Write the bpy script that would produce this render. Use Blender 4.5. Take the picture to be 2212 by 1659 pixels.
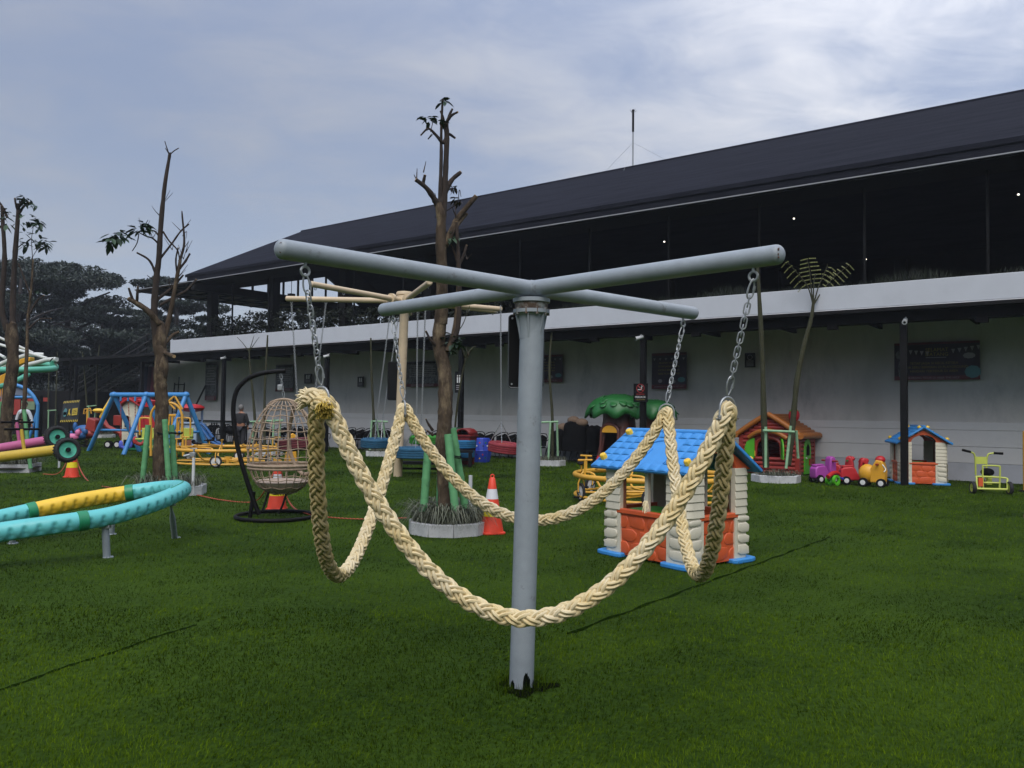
import bpy, bmesh, math, random
import numpy as np
from mathutils import Vector, Matrix
R = math.radians
random.seed(11)
rng = np.random.default_rng(11)
for _o in list(bpy.data.objects):
    bpy.data.objects.remove(_o)
SC = bpy.context.scene
C = SC.collection

# ------------------------------------------------------------------ camera
EYE, F, CX, CY = 1.60, 1736.0, 1106.0, 829.5      # F, CX, CY in units of a 2212 x 1659 frame
PITCH, ROLL = math.atan(60.5 / 1736), 0.0115
_up0 = Vector((0, -math.sin(PITCH), math.cos(PITCH)))
FWD = Vector((0, math.cos(PITCH), math.sin(PITCH)))
RIGHT = math.cos(ROLL) * Vector((1, 0, 0)) + math.sin(ROLL) * _up0
UP = -math.sin(ROLL) * Vector((1, 0, 0)) + math.cos(ROLL) * _up0
cam = bpy.data.cameras.new('camera')
cam.sensor_width = 36
cam.lens = 36 * F / 2212
cam.clip_start, cam.clip_end = 0.05, 3000
camo = bpy.data.objects.new('camera', cam)
C.objects.link(camo)
camo.matrix_world = Matrix(((RIGHT.x, UP.x, -FWD.x, 0), (RIGHT.y, UP.y, -FWD.y, 0), (RIGHT.z, UP.z, -FWD.z, EYE), (0, 0, 0, 1)))
SC.camera = camo

# ------------------------------------------------------------------ world, sun, exposure
SUN_ELEV, SUN_AZ = R(52), R(186)                  # azimuth measured from +Y towards +X: high behind the viewer, veiled by cloud
SUN_DIR = Vector((math.cos(SUN_ELEV) * math.sin(SUN_AZ), math.cos(SUN_ELEV) * math.cos(SUN_AZ), math.sin(SUN_ELEV)))
W = bpy.data.worlds.new('World')
SC.world = W
W.use_nodes = True
nt = W.node_tree
nt.nodes.clear()
def nd(t, **kw):
    n = nt.nodes.new(t)
    for k, v in kw.items():
        setattr(n, k, v)
    return n
def lk(a, b):
    nt.links.new(a, b)
out = nd('ShaderNodeOutputWorld')
bg = nd('ShaderNodeBackground')
bg.inputs['Strength'].default_value = 0.1
lk(bg.outputs[0], out.inputs[0])
sky = nd('ShaderNodeTexSky', sky_type='NISHITA', sun_disc=False, sun_elevation=SUN_ELEV, sun_rotation=SUN_AZ)
sky.air_density, sky.dust_density, sky.ozone_density = 1.0, 1.5, 1.6
tc = nd('ShaderNodeTexCoord')
sep = nd('ShaderNodeSeparateXYZ')
lk(tc.outputs['Generated'], sep.inputs[0])
def mth(op, a, b=None, clamp=False):
    n = nd('ShaderNodeMath', operation=op, use_clamp=clamp)
    for i, x in enumerate((a, b)):
        if x is None:
            continue
        if isinstance(x, (int, float)):
            n.inputs[i].default_value = x
        else:
            lk(x, n.inputs[i])
    return n.outputs[0]
# project the direction on a flat cloud layer
den = mth('ADD', mth('MAXIMUM', sep.outputs[2], 0.0), 0.16)
px_, py_ = mth('DIVIDE', sep.outputs[0], den), mth('DIVIDE', sep.outputs[1], den)
cmb = nd('ShaderNodeCombineXYZ')
lk(px_, cmb.inputs[0]); lk(py_, cmb.inputs[1])
mp = nd('ShaderNodeMapping')
mp.inputs['Rotation'].default_value = (0, 0, R(-52))
mp.inputs['Scale'].default_value = (0.9, 1.25, 1)
mp.inputs['Location'].default_value = (0.65, 0.2, 0)
lk(cmb.outputs[0], mp.inputs[0])
n1 = nd('ShaderNodeTexNoise'); n1.inputs['Scale'].default_value = 0.9; n1.inputs['Detail'].default_value = 7; n1.inputs['Roughness'].default_value = 0.5; n1.inputs['Distortion'].default_value = 0.9
n2 = nd('ShaderNodeTexNoise'); n2.inputs['Scale'].default_value = 3.6; n2.inputs['Detail'].default_value = 7; n2.inputs['Roughness'].default_value = 0.58; n2.inputs['Distortion'].default_value = 0.6
lk(mp.outputs[0], n1.inputs[0]); lk(mp.outputs[0], n2.inputs[0])
dens = mth('ADD', mth('MULTIPLY', n1.outputs[0], 0.66), mth('MULTIPLY', n2.outputs[0], 0.34))
# closer to the sun the veil is thicker
dot = nd('ShaderNodeVectorMath', operation='DOT_PRODUCT')
lk(tc.outputs['Generated'], dot.inputs[0])
dot.inputs[1].default_value = Vector((0.46, 0.62, 0.63)).normalized()   # thin bright cloud, upper right of the view
prox = mth('POWER', mth('MAXIMUM', dot.outputs['Value'], 0.0), 7.0)
dens2 = mth('ADD', dens, mth('MULTIPLY', prox, 0.10))
ramp = nd('ShaderNodeValToRGB')
ramp.color_ramp.interpolation = 'EASE'
ramp.color_ramp.elements[0].position = 0.41; ramp.color_ramp.elements[0].color = (0, 0, 0, 1)
ramp.color_ramp.elements[1].position = 0.70; ramp.color_ramp.elements[1].color = (1, 1, 1, 1)
lk(dens2, ramp.inputs[0])
# clouds: grey, brighter round the hidden sun and overhead
zen = mth('POWER', mth('MAXIMUM', sep.outputs[2], 0.0), 3.0)
cbr = mth('ADD', mth('ADD', 2.75, mth('MULTIPLY', prox, 5.2)), mth('MULTIPLY', zen, 7.0))
ccol = nd('ShaderNodeVectorMath', operation='SCALE')
ccol.inputs[0].default_value = (0.985, 0.99, 1.03)
lk(cbr, ccol.inputs['Scale'])
# thin high veil over the blue: grey-blue gaps
veil = nd('ShaderNodeMixRGB'); veil.inputs[0].default_value = 0.72
lk(sky.outputs[0], veil.inputs[1])
vcol = nd('ShaderNodeVectorMath', operation='SCALE'); vcol.inputs[0].default_value = (0.74, 0.895, 1.31)
lk(mth('ADD', mth('ADD', 1.95, mth('MULTIPLY', prox, 1.0)), mth('MULTIPLY', zen, 6.0)), vcol.inputs['Scale'])
lk(vcol.outputs[0], veil.inputs[2])
fac = mth('ADD', 0.10, mth('MULTIPLY', ramp.outputs[0], mth('ADD', 0.40, mth('MULTIPLY', prox, 0.75)), True))
mx = nd('ShaderNodeMixRGB')
lk(fac, mx.inputs[0]); lk(veil.outputs[0], mx.inputs[1]); lk(ccol.outputs[0], mx.inputs[2])
# pale band at the horizon
hz = mth('POWER', mth('SUBTRACT', 1.0, mth('ABSOLUTE', sep.outputs[2]), True), 7.0)
hmix = nd('ShaderNodeMixRGB'); hmix.inputs[2].default_value = (3.7, 3.95, 4.3, 1)
lk(mth('MULTIPLY', hz, 0.8), hmix.inputs[0]); lk(mx.outputs[0], hmix.inputs[1])
lk(hmix.outputs[0], bg.inputs['Color'])

sl = bpy.data.lights.new('sun', 'SUN')
sl.energy, sl.angle, sl.color = 1.5, R(50), (1.0, 0.95, 0.87)
so = bpy.data.objects.new('sun', sl)
C.objects.link(so)
so.rotation_euler = SUN_DIR.to_track_quat('Z', 'Y').to_euler()
so.location = (0, 0, 30)
VS = SC.view_settings
VS.view_transform, VS.look, VS.exposure, VS.gamma = 'Standard', 'None', 0.72, 1.0
VS.use_curve_mapping = False
SC.cycles.use_denoising = True
SC.cycles.max_bounces = 6
SC.cycles.transparent_max_bounces = 8

# ------------------------------------------------------------------ helpers
def ray(u, v):
    return RIGHT * ((u - CX) / F) + UP * ((CY - v) / F) + FWD
def G(u, v):                                       # the point of the lawn seen at (u, v)
    d = ray(u, v)
    t = -EYE / d.z
    return Vector((d.x * t, d.y * t, 0))
def P(u, v, y):                                    # the point seen at (u, v) that lies y metres ahead
    d = ray(u, v)
    t = y / d.y
    return Vector((d.x * t, y, EYE + d.z * t))

def S(h):                                          # hex sRGB to linear
    c = [int(h[i:i + 2], 16) / 255 for i in (0, 2, 4)]
    return tuple(x / 12.92 if x <= 0.04045 else ((x + 0.055) / 1.055) ** 2.4 for x in c)

MATS = {}
def mat(name, col, rough=0.5, var=0.10, vs=6.0, bump=0.0, bs=80.0, metal=0.0, spec=0.5, spot=None, spots=3.0, spotw=(0.62, 0.72), stretch=None, trans=0.0, emit=0.0, coat=0.0):
    m = bpy.data.materials.new(name)
    m.use_nodes = True
    t = m.node_tree
    b = t.nodes['Principled BSDF']
    b.inputs['Roughness'].default_value = rough
    b.inputs['Metallic'].default_value = metal
    b.inputs['Specular IOR Level'].default_value = spec
    if coat: b.inputs['Coat Weight'].default_value = coat
    co = t.nodes.new('ShaderNodeTexCoord').outputs['Object']
    if stretch:
        mpn = t.nodes.new('ShaderNodeMapping'); mpn.inputs['Scale'].default_value = stretch
        t.links.new(co, mpn.inputs[0]); co = mpn.outputs[0]
    def noise(s, d=5, r=0.6):
        n = t.nodes.new('ShaderNodeTexNoise'); n.inputs['Scale'].default_value = s; n.inputs['Detail'].default_value = d; n.inputs['Roughness'].default_value = r
        t.links.new(co, n.inputs[0]); return n.outputs[0]
    def rmp(src, a, b_, ca, cb):
        n = t.nodes.new('ShaderNodeValToRGB'); e = n.color_ramp.elements
        e[0].position, e[1].position = a, b_
        e[0].color, e[1].color = (*ca, 1), (*cb, 1)
        t.links.new(src, n.inputs[0]); return n.outputs[0]
    lo = tuple(max(0, x * (1 - var)) for x in col); hi = tuple(min(1, x * (1 + var)) for x in col)
    c_out = rmp(noise(vs), 0.3, 0.7, lo, hi)
    if spot:
        mk = rmp(noise(spots, 8, 0.7), spotw[0], spotw[1], (0, 0, 0), (1, 1, 1))
        mxn = t.nodes.new('ShaderNodeMixRGB'); mxn.inputs[2].default_value = (*spot, 1)
        t.links.new(mk, mxn.inputs[0]); t.links.new(c_out, mxn.inputs[1]); c_out = mxn.outputs[0]
    t.links.new(c_out, b.inputs['Base Color'])
    rr = t.nodes.new('ShaderNodeMapRange'); rr.inputs['To Min'].default_value = max(0, rough - 0.08); rr.inputs['To Max'].default_value = min(1, rough + 0.10)
    t.links.new(noise(vs * 3), rr.inputs[0]); t.links.new(rr.outputs[0], b.inputs['Roughness'])
    if bump:
        bn = t.nodes.new('ShaderNodeBump'); bn.inputs['Strength'].default_value = bump; bn.inputs['Distance'].default_value = 0.02
        t.links.new(noise(bs, 6), bn.inputs['Height']); t.links.new(bn.outputs[0], b.inputs['Normal'])
    if emit:
        b.inputs['Emission Color'].default_value = (*col, 1); b.inputs['Emission Strength'].default_value = emit
    MATS[name] = m
    return m

class MB:
    def __init__(s):
        s.v, s.f = [], []
    def add(s, vs, fs, T=None):
        o = len(s.v)
        if T is not None:
            vs = [T @ Vector(p) for p in vs]
        s.v += [tuple(p) for p in vs]
        s.f += [tuple(i + o for i in f) for f in fs]
        return s
    def box(s, c, d, rz=0.0, rot=None, taper=1.0):
        M = rot if rot is not None else Matrix.Rotation(rz, 3, 'Z')
        c = Vector(c); a, b, h = d[0] / 2, d[1] / 2, d[2] / 2
        vs = []
        for z, k in ((-h, 1.0), (h, taper)):
            for x, y in ((-a, -b), (a, -b), (a, b), (-a, b)):
                vs.append(c + M @ Vector((x * k, y * k, z)))
        return s.add(vs, [(3, 2, 1, 0), (4, 5, 6, 7), (0, 1, 5, 4), (1, 2, 6, 5), (2, 3, 7, 6), (3, 0, 4, 7)])
    def tube(s, pts, r, n=8, closed=False, cap=True, flat=1.0):
        pts = [Vector(p) for p in pts]
        k = len(pts)
        rs = r if isinstance(r, (list, tuple)) else [r] * k
        tang = []
        for i in range(k):
            a = pts[(i - 1) % k] if (closed or i > 0) else pts[i]
            b = pts[(i + 1) % k] if (closed or i < k - 1) else pts[i]
            t = (b - a)
            tang.append(t.normalized() if t.length > 1e-9 else Vector((0, 0, 1)))
        nrm = tang[0].orthogonal().normalized()
        if abs(tang[0].z) < 0.9:
            nrm = (Vector((0, 0, 1)) - tang[0] * tang[0].z).normalized()
        vs = []
        for i in range(k):
            nrm = nrm - tang[i] * nrm.dot(tang[i])
            nrm = nrm.normalized() if nrm.length > 1e-6 else tang[i].orthogonal().normalized()
            bn = tang[i].cross(nrm)
            for j in range(n):
                a = 2 * math.pi * j / n
                vs.append(pts[i] + (nrm * math.cos(a) * flat + bn * math.sin(a)) * rs[i])
        fs = []
        for i in range(k if closed else k - 1):
            i2 = (i + 1) % k
            for j in range(n):
                j2 = (j + 1) % n
                fs.append((i * n + j, i * n + j2, i2 * n + j2, i2 * n + j))
        if cap and not closed:
            fs.append(tuple(range(n - 1, -1, -1)))
            fs.append(tuple((k - 1) * n + j for j in range(n)))
        return s.add(vs, fs)
    def cyl(s, p0, p1, r0, r1=None, n=12, cap=True):
        return s.tube([p0, p1], [r0, r0 if r1 is None else r1], n, cap=cap)
    def lathe(s, prof, n=24, c=(0, 0, 0), T=None, skip=None):
        vs, fs = [], []
        for r, z in prof:
            for j in range(n):
                a = 2 * math.pi * j / n
                vs.append((c[0] + r * math.cos(a), c[1] + r * math.sin(a), c[2] + z))
        for i in range(len(prof) - 1):
            for j in range(n):
                if skip and skip(i, j):
                    continue
                j2 = (j + 1) % n
                fs.append((i * n + j, i * n + j2, (i + 1) * n + j2, (i + 1) * n + j))
        return s.add(vs, fs, T)
    def ell(s, c, r, n=14, m=9, T=None):
        prof = [(math.sin(math.pi * i / m), -math.cos(math.pi * i / m)) for i in range(m + 1)]
        vs, fs = [], []
        M = T if T is not None else Matrix.Identity(3)
        c = Vector(c)
        for a, z in prof:
            for j in range(n):
                t = 2 * math.pi * j / n
                vs.append(c + M @ Vector((r[0] * a * math.cos(t), r[1] * a * math.sin(t), r[2] * z)))
        for i in range(m):
            for j in range(n):
                fs.append((i * n + j, i * n + (j + 1) % n, (i + 1) * n + (j + 1) % n, (i + 1) * n + j))
        return s.add(vs, fs)
    def prism(s, poly, a, b, plane='xz', T=None):      # polygon extruded along the third axis
        mk = {'xz': lambda p, t: (p[0], t, p[1]), 'xy': lambda p, t: (p[0], p[1], t), 'yz': lambda p, t: (t, p[0], p[1])}[plane]
        n = len(poly)
        vs = [mk(p, a) for p in poly] + [mk(p, b) for p in poly]
        fs = [tuple(range(n)), tuple(range(2 * n - 1, n - 1, -1))]
        for i in range(n):
            j = (i + 1) % n
            fs.append((i, i + n, j + n, j))
        return s.add(vs, fs, T)
    def build(s, name, m, parent=None, bevel=0.0, angle=38, flat=False, seg=2):
        me = bpy.data.meshes.new(name)
        me.from_pydata(s.v, [], s.f)
        bm = bmesh.new(); bm.from_mesh(me)
        bmesh.ops.remove_doubles(bm, verts=bm.verts, dist=1e-5)
        bmesh.ops.recalc_face_normals(bm, faces=bm.faces)
        bm.to_mesh(me); bm.free()
        if not flat:
            me.polygons.foreach_set('use_smooth', [True] * len(me.polygons))
            me.set_sharp_from_angle(angle=R(angle))
        me.materials.append(m)
        o = bpy.data.objects.new(name, me)
        C.objects.link(o)
        if parent is not None:
            o.parent = parent
        if bevel:
            md = o.modifiers.new('bevel', 'BEVEL'); md.width = bevel; md.segments = seg; md.limit_method = 'ANGLE'; md.angle_limit = R(40)
            md.harden_normals = False
        return o

def tag(o, label=None, cat=None, group=None, kind=None):
    if label: o['label'] = label
    if cat: o['category'] = cat
    if group: o['group'] = group
    if kind: o['kind'] = kind
    return o
def thing(name, label, cat, loc=(0, 0, 0), rz=0.0, group=None, scale=1.0):
    o = bpy.data.objects.new(name, None)
    C.objects.link(o)
    o.empty_display_size = 0.1
    o.location = loc
    o.rotation_euler = (0, 0, rz)
    o.scale = (scale,) * 3
    return tag(o, label, cat, group)
def kids(o):
    return [x for x in bpy.data.objects if x.parent == o]
def dup(root, loc=None, rz=None, label=None, group=None, parent=None, scale=None):
    r = root.copy(); C.objects.link(r)
    if parent is not None: r.parent = parent
    if loc is not None: r.location = loc
    if rz is not None: r.rotation_euler = (0, 0, rz)
    if scale is not None: r.scale = (scale,) * 3 if isinstance(scale, (int, float)) else scale
    if label: r['label'] = label
    if group: r['group'] = group
    for ch in kids(root):
        c = ch.copy(); C.objects.link(c); c.parent = r
        for g in kids(ch):
            d = g.copy(); C.objects.link(d); d.parent = c
    return r
def arr_mesh(name, v, f, m, parent=None, uv=None, attr=None, smooth=False):   # numpy arrays: v (n,3), f (k,3 or 4)
    me = bpy.data.meshes.new(name)
    nv, nf, w = len(v), len(f), f.shape[1]
    me.vertices.add(nv); me.vertices.foreach_set('co', np.ascontiguousarray(v, dtype=np.float32).ravel())
    me.loops.add(nf * w); me.loops.foreach_set('vertex_index', np.ascontiguousarray(f, dtype=np.int32).ravel())
    me.polygons.add(nf)
    me.polygons.foreach_set('loop_start', np.arange(0, nf * w, w, dtype=np.int32))
    me.polygons.foreach_set('loop_total', np.full(nf, w, dtype=np.int32))
    me.polygons.foreach_set('use_smooth', np.full(nf, smooth, dtype=bool))
    if uv is not None:
        l = me.uv_layers.new(name='uv'); l.data.foreach_set('uv', np.ascontiguousarray(uv[f.ravel()], dtype=np.float32).ravel())
    if attr is not None:
        a = me.attributes.new('rnd', 'FLOAT', 'POINT'); a.data.foreach_set('value', np.ascontiguousarray(attr, dtype=np.float32))
    me.update(calc_edges=True)
    me.materials.append(m)
    o = bpy.data.objects.new(name, me); C.objects.link(o)
    if parent is not None: o.parent = parent
    return o
def text(body, size, loc, parent, m, name='lettering', rot=(R(90), 0, 0), align='CENTER', sx=1.0):
    cu = bpy.data.curves.new(name, 'FONT'); cu.body = body; cu.size = size; cu.align_x = align; cu.align_y = 'CENTER'; cu.extrude = 0.0012
    cu.resolution_u = 3
    cu.materials.append(m)
    tmp = bpy.data.objects.new(name, cu); C.objects.link(tmp)
    bpy.context.view_layer.update()
    me = bpy.data.meshes.new_from_object(tmp.evaluated_get(bpy.context.evaluated_depsgraph_get())); me.name = name
    bpy.data.objects.remove(tmp)
    o = bpy.data.objects.new(name, me); C.objects.link(o); o.parent = parent; o.location = loc; o.rotation_euler = rot; o.scale = (sx, 1, 1)
    return o
def arc(c, r, a0, a1, n, ax=(1, 0, 0), ay=(0, 0, 1)):
    ax, ay, c = Vector(ax), Vector(ay), Vector(c)
    return [c + ax * (r * math.cos(a0 + (a1 - a0) * i / n)) + ay * (r * math.sin(a0 + (a1 - a0) * i / n)) for i in range(n + 1)]
def smooth_path(pts, n=6):                         # Catmull-Rom through the points
    pts = [Vector(p) for p in pts]
    q = [pts[0] * 2 - pts[1]] + pts + [pts[-1] * 2 - pts[-2]]
    o = []
    for i in range(1, len(q) - 2):
        a, b, c, d = q[i - 1], q[i], q[i + 1], q[i + 2]
        for k in range(n):
            t = k / n
            o.append(0.5 * ((2 * b) + (c - a) * t + (2 * a - 5 * b + 4 * c - d) * t * t + (3 * b - a - 3 * c + d) * t ** 3))
    o.append(pts[-1])
    return o
# ------------------------------------------------------------------ materials
gray_paint = mat('gray_paint', (0.275, 0.312, 0.345), 0.5, 0.09, 9, 0.08, 60, spot=(0.20, 0.215, 0.225), spots=11, spotw=(0.60, 0.68))
rust = mat('rust', (0.10, 0.045, 0.025), 0.85, 0.5, 30, 0.4, 120)
rusty_steel = mat('rusty_steel', (0.13, 0.085, 0.06), 0.7, 0.4, 18, 0.3, 90, spot=(0.30, 0.32, 0.32), spots=9, spotw=(0.45, 0.6))
galv = mat('galvanised_steel', (0.36, 0.38, 0.39), 0.46, 0.2, 60, 0.1, 200, metal=0.65)
beige_paint = mat('beige_paint', S('c9b596'), 0.5, 0.08, 4, 0.05, 40, spot=S('b09a78'), spots=3)
black_steel = mat('black_steel', (0.004, 0.004, 0.0045), 0.6, 0.2, 12, spec=0.2)
black_matt = mat('black_matt', (0.005, 0.005, 0.0055), 0.8, 0.3, 12, 0.2, 60, spec=0.15)
black_panel = mat('black_panel', (0.004, 0.004, 0.0045), 0.5, 0.2, 4, spec=0.2)
roof_mat = mat('roof_sheet', (0.0165, 0.0178, 0.025), 0.95, 0.3, 1.2, 0.5, 30, spec=0.02, stretch=(0.6, 4, 1), spot=(0.023, 0.0245, 0.034), spots=0.7, spotw=(0.45, 0.7))
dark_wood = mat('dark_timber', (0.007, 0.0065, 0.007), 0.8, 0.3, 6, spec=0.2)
soffit_mat = mat('brown_soffit', (0.060, 0.034, 0.024), 0.7, 0.25, 2.5)
fascia_mat = mat('fascia_paint', (0.51, 0.535, 0.59), 0.55, 0.04, 1.5, 0.08, 25, spot=(0.44, 0.46, 0.51), spots=1.1, spotw=(0.55, 0.85))
wall_mat = mat('wall_plaster', (0.50, 0.49, 0.475), 0.85, 0.18, 0.9, 0.15, 14, stretch=(1, 1, 0.45), spot=(0.27, 0.27, 0.275), spots=0.9, spotw=(0.5, 0.78))
board_mat = mat('wall_board_paint', (0.60, 0.60, 0.605), 0.8, 0.07, 0.9, 0.08, 20, spot=(0.46, 0.47, 0.49), spots=0.9, spotw=(0.5, 0.9))
base_mat = mat('plinth_paint', (0.44, 0.455, 0.50), 0.8, 0.1, 0.8, 0.1, 20, spot=(0.33, 0.34, 0.37), spots=1.2, spotw=(0.5, 0.8))
white_trim = mat('white_trim', (0.72, 0.73, 0.76), 0.5, 0.05)
concrete_white = mat('whitewashed_concrete', (0.52, 0.53, 0.54), 0.85, 0.12, 9, 0.35, 40, spot=(0.24, 0.25, 0.24), spots=4.0, spotw=(0.56, 0.74))
soil = mat('soil', (0.022, 0.017, 0.012), 0.95, 0.4, 20, 0.8, 60)
bark = mat('bark', S('4b4035'), 0.95, 0.5, 11, 1.0, 40, spec=0.15, stretch=(1, 1, 0.4), spot=S('86775f'), spots=7, spotw=(0.52, 0.72))
bark_dark = mat('bark_dark', S('2f2620'), 0.95, 0.4, 9, 0.8, 40, stretch=(1, 1, 0.4), spot=S('4b3a30'), spots=6, spotw=(0.55, 0.75))
bark_far = mat('bark_far', (0.035, 0.030, 0.028), 0.9, 0.3, 3)
sapling_bark = mat('sapling_bark', S('34351f'), 0.85, 0.3, 16, 0.5, 60, spot=S('4f4e33'), spots=9)
cut_wood = mat('cut_wood', S('a58a63'), 0.8, 0.2, 20, 0.3, 80)
bamboo_green = mat('painted_bamboo', S('5d9a68'), 0.55, 0.14, 10, 0.15, 50, spot=S('44714a'), spots=6, spotw=(0.58, 0.72))
bamboo_pale = mat('pale_painted_bamboo', S('86ad88'), 0.55, 0.14, 10, 0.15, 50, spot=S('63855f'), spots=6, spotw=(0.58, 0.72))
white_pvc = mat('white_pvc', (0.62, 0.64, 0.66), 0.4, 0.06)
def plastic(n, h, rough=0.45, **k):
    return mat(n, S(h), rough, k.pop('var', 0.07), k.pop('vs', 7), k.pop('bump', 0.06), k.pop('bs', 60), **k)
p_orange = plastic('orange_plastic', 'cd5a30')
p_blue = plastic('blue_plastic', '3b8bd0')
p_cream = plastic('cream_plastic', 'd3cdb9', spot=S('b3a993'), spots=3)
p_inner = plastic('brown_inner_plastic', '8d5c43')
p_yellow = plastic('yellow_plastic', 'ecc13a')
p_red = plastic('red_plastic', 'b4262c')
p_dred = plastic('dull_red_plastic', '96322a')
p_logorange = plastic('log_orange_plastic', 'ad6829', bump=0.3, bs=25)
p_lime = plastic('lime_plastic', '54b024')
p_green = plastic('green_plastic', '236530')
p_brown = plastic('brown_plastic', '5a322b', bump=0.5, bs=14)
p_purple = plastic('purple_plastic', 'a2489f')
p_amber = plastic('amber_plastic', 'dba02d')
p_pink = plastic('pink_plastic', 'cf6f9d')
p_turq = plastic('turquoise_plastic', '62bdbd', 0.4)
p_dgreen = plastic('dark_green_plastic', '23835a', 0.4)
p_navy = plastic('deep_blue_plastic', '2740a8')
p_binred = plastic('bin_red_plastic', '731716', 0.5)
p_bingreen = plastic('bin_green_plastic', '14301d', 0.5)
y_paint = plastic('yellow_paint', 'd8a33a', 0.4, spot=S('b3822c'), spots=8)
lime_paint = plastic('lime_paint', 'bcc65c', 0.4)
blue_paint = plastic('blue_paint', '3f86c4', 0.42, spot=S('356fa5'), spots=5)
seesaw_yellow = plastic('seesaw_yellow_paint', 'c5a73a', 0.45)
seesaw_pink = plastic('seesaw_pink_paint', 'b35b86', 0.45)
mint_paint = plastic('mint_paint', '5fb39a', 0.45)
white_paint = plastic('white_paint', 'cfd2cc', 0.45)
l_blue = plastic('pale_blue_plastic', '9fb4cf')
p_slide = plastic('slide_blue_plastic', '225a94')
tyre_rubber = mat('tyre_rubber', (0.016, 0.016, 0.017), 0.8, 0.3, 20, 0.3, 60)
tyre_blue = mat('blue_painted_tyre', S('1e5472'), 0.7, 0.2, 8, 0.3, 40, spot=S('163f58'), spots=6)
tyre_red = mat('red_painted_tyre', S('842a33'), 0.7, 0.2, 8, 0.3, 40, spot=S('5a2428'), spots=5, spotw=(0.58, 0.72))
tyre_darkred = mat('dark_red_painted_tyre', S('5c1f26'), 0.7, 0.2, 8, 0.3, 40)
tyre_green = mat('green_painted_tyre', S('2f7f24'), 0.7, 0.15, 8, 0.3, 40)
tyre_sky = mat('sky_blue_painted_tyre', S('226a98'), 0.7, 0.15, 8, 0.3, 40)
wheel_white = mat('white_wheel_plastic', (0.62, 0.62, 0.62), 0.45, 0.06)
wheel_mint = mat('mint_wheel_paint', S('58b59c'), 0.5, 0.15, 20, 0.3, 60)
rattan = mat('rattan_cane', S('a08c77'), 0.75, 0.25, 30, 0.5, 150)
cushion = mat('cushion_cloth', S('b3a192'), 0.9, 0.1, 10, 0.3, 200)
cone_orange = plastic('cone_orange', 'e2472f', 0.5)
cone_yellow = plastic('cone_yellow_film', 'e6d21f', 0.35)
cone_white = plastic('cone_white_film', 'd5d6dc', 0.35)
chain_plastic = plastic('orange_chain_plastic', 'a5432a', 0.5)
cloth_black = mat('black_cover_cloth', (0.005, 0.005, 0.0055), 0.9, 0.3, 6, 0.6, 14, spec=0.15)
skin = mat('skin', S('9a6c52'), 0.6, 0.1, 20)
hill_green = None
hair_gray = mat('gray_hair', (0.16, 0.155, 0.15), 0.8, 0.3, 60)
hair_dark = mat('dark_hair', (0.02, 0.017, 0.015), 0.7, 0.3, 60)
cloth_white = mat('white_shirt_cloth', (0.55, 0.57, 0.62), 0.85, 0.08, 20, 0.2, 60)
cloth_dark = mat('dark_cloth', (0.016, 0.016, 0.018), 0.9, 0.2, 12, 0.2, 60)
cloth_trouser = mat('charcoal_trouser_cloth', (0.028, 0.028, 0.034), 0.9, 0.2, 12, 0.2, 60)
print_white = mat('white_print', (0.62, 0.62, 0.62), 0.6, 0.04)
print_red = mat('red_print', (0.35, 0.03, 0.03), 0.6, 0.05)
print_yellow = mat('yellow_print', S('c8b04a'), 0.6, 0.05)
print_maroon = mat('maroon_print', S('5b2029'), 0.65, 0.25, 3)
print_dark = mat('dark_purple_print', S('2b2230'), 0.65, 0.35, 2.5, spot=S('4a3046'), spots=1.2)
print_gray = mat('gray_print', S('66686c'), 0.65, 0.5, 9, spot=S('2e3036'), spots=5, spotw=(0.45, 0.6))
print_teal = mat('teal_print', S('4f7f86'), 0.65, 0.1)
lamp_mat = mat('lit_lamp', (1.0, 0.92, 0.8), 0.5, 0.02, emit=2.0)
glass_dark = mat('lens_glass', (0.01, 0.01, 0.012), 0.1, 0.1)

rail_steel = mat('rail_steel', (0.045, 0.043, 0.042), 0.5, 0.15)
def leafmat(name, a, b, rough=0.5, spec=0.35, trans=0.0):
    m = bpy.data.materials.new(name); m.use_nodes = True
    t = m.node_tree; p = t.nodes['Principled BSDF']
    at = t.nodes.new('ShaderNodeAttribute'); at.attribute_name = 'rnd'
    r = t.nodes.new('ShaderNodeValToRGB'); e = r.color_ramp.elements
    e[0].color, e[1].color = (*a, 1), (*b, 1)
    t.links.new(at.outputs['Fac'], r.inputs[0]); t.links.new(r.outputs[0], p.inputs['Base Color'])
    p.inputs['Roughness'].default_value = rough; p.inputs['Specular IOR Level'].default_value = spec
    return m
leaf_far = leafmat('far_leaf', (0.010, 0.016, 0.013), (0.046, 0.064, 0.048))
leaf_hedge = leafmat('hedge_leaf', (0.006, 0.010, 0.006), (0.022, 0.030, 0.016))
leaf_near = leafmat('near_leaf', (0.016, 0.036, 0.020), (0.042, 0.080, 0.040))
leaf_fern = leafmat('fern_leaf', (0.10, 0.115, 0.036), (0.19, 0.20, 0.075))
leaf_dry = leafmat('dry_leaf', (0.020, 0.014, 0.010), (0.05, 0.034, 0.022))
planter_grass = leafmat('planter_grass_leaf', (0.022, 0.028, 0.016), (0.17, 0.18, 0.125), 0.6)

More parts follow.
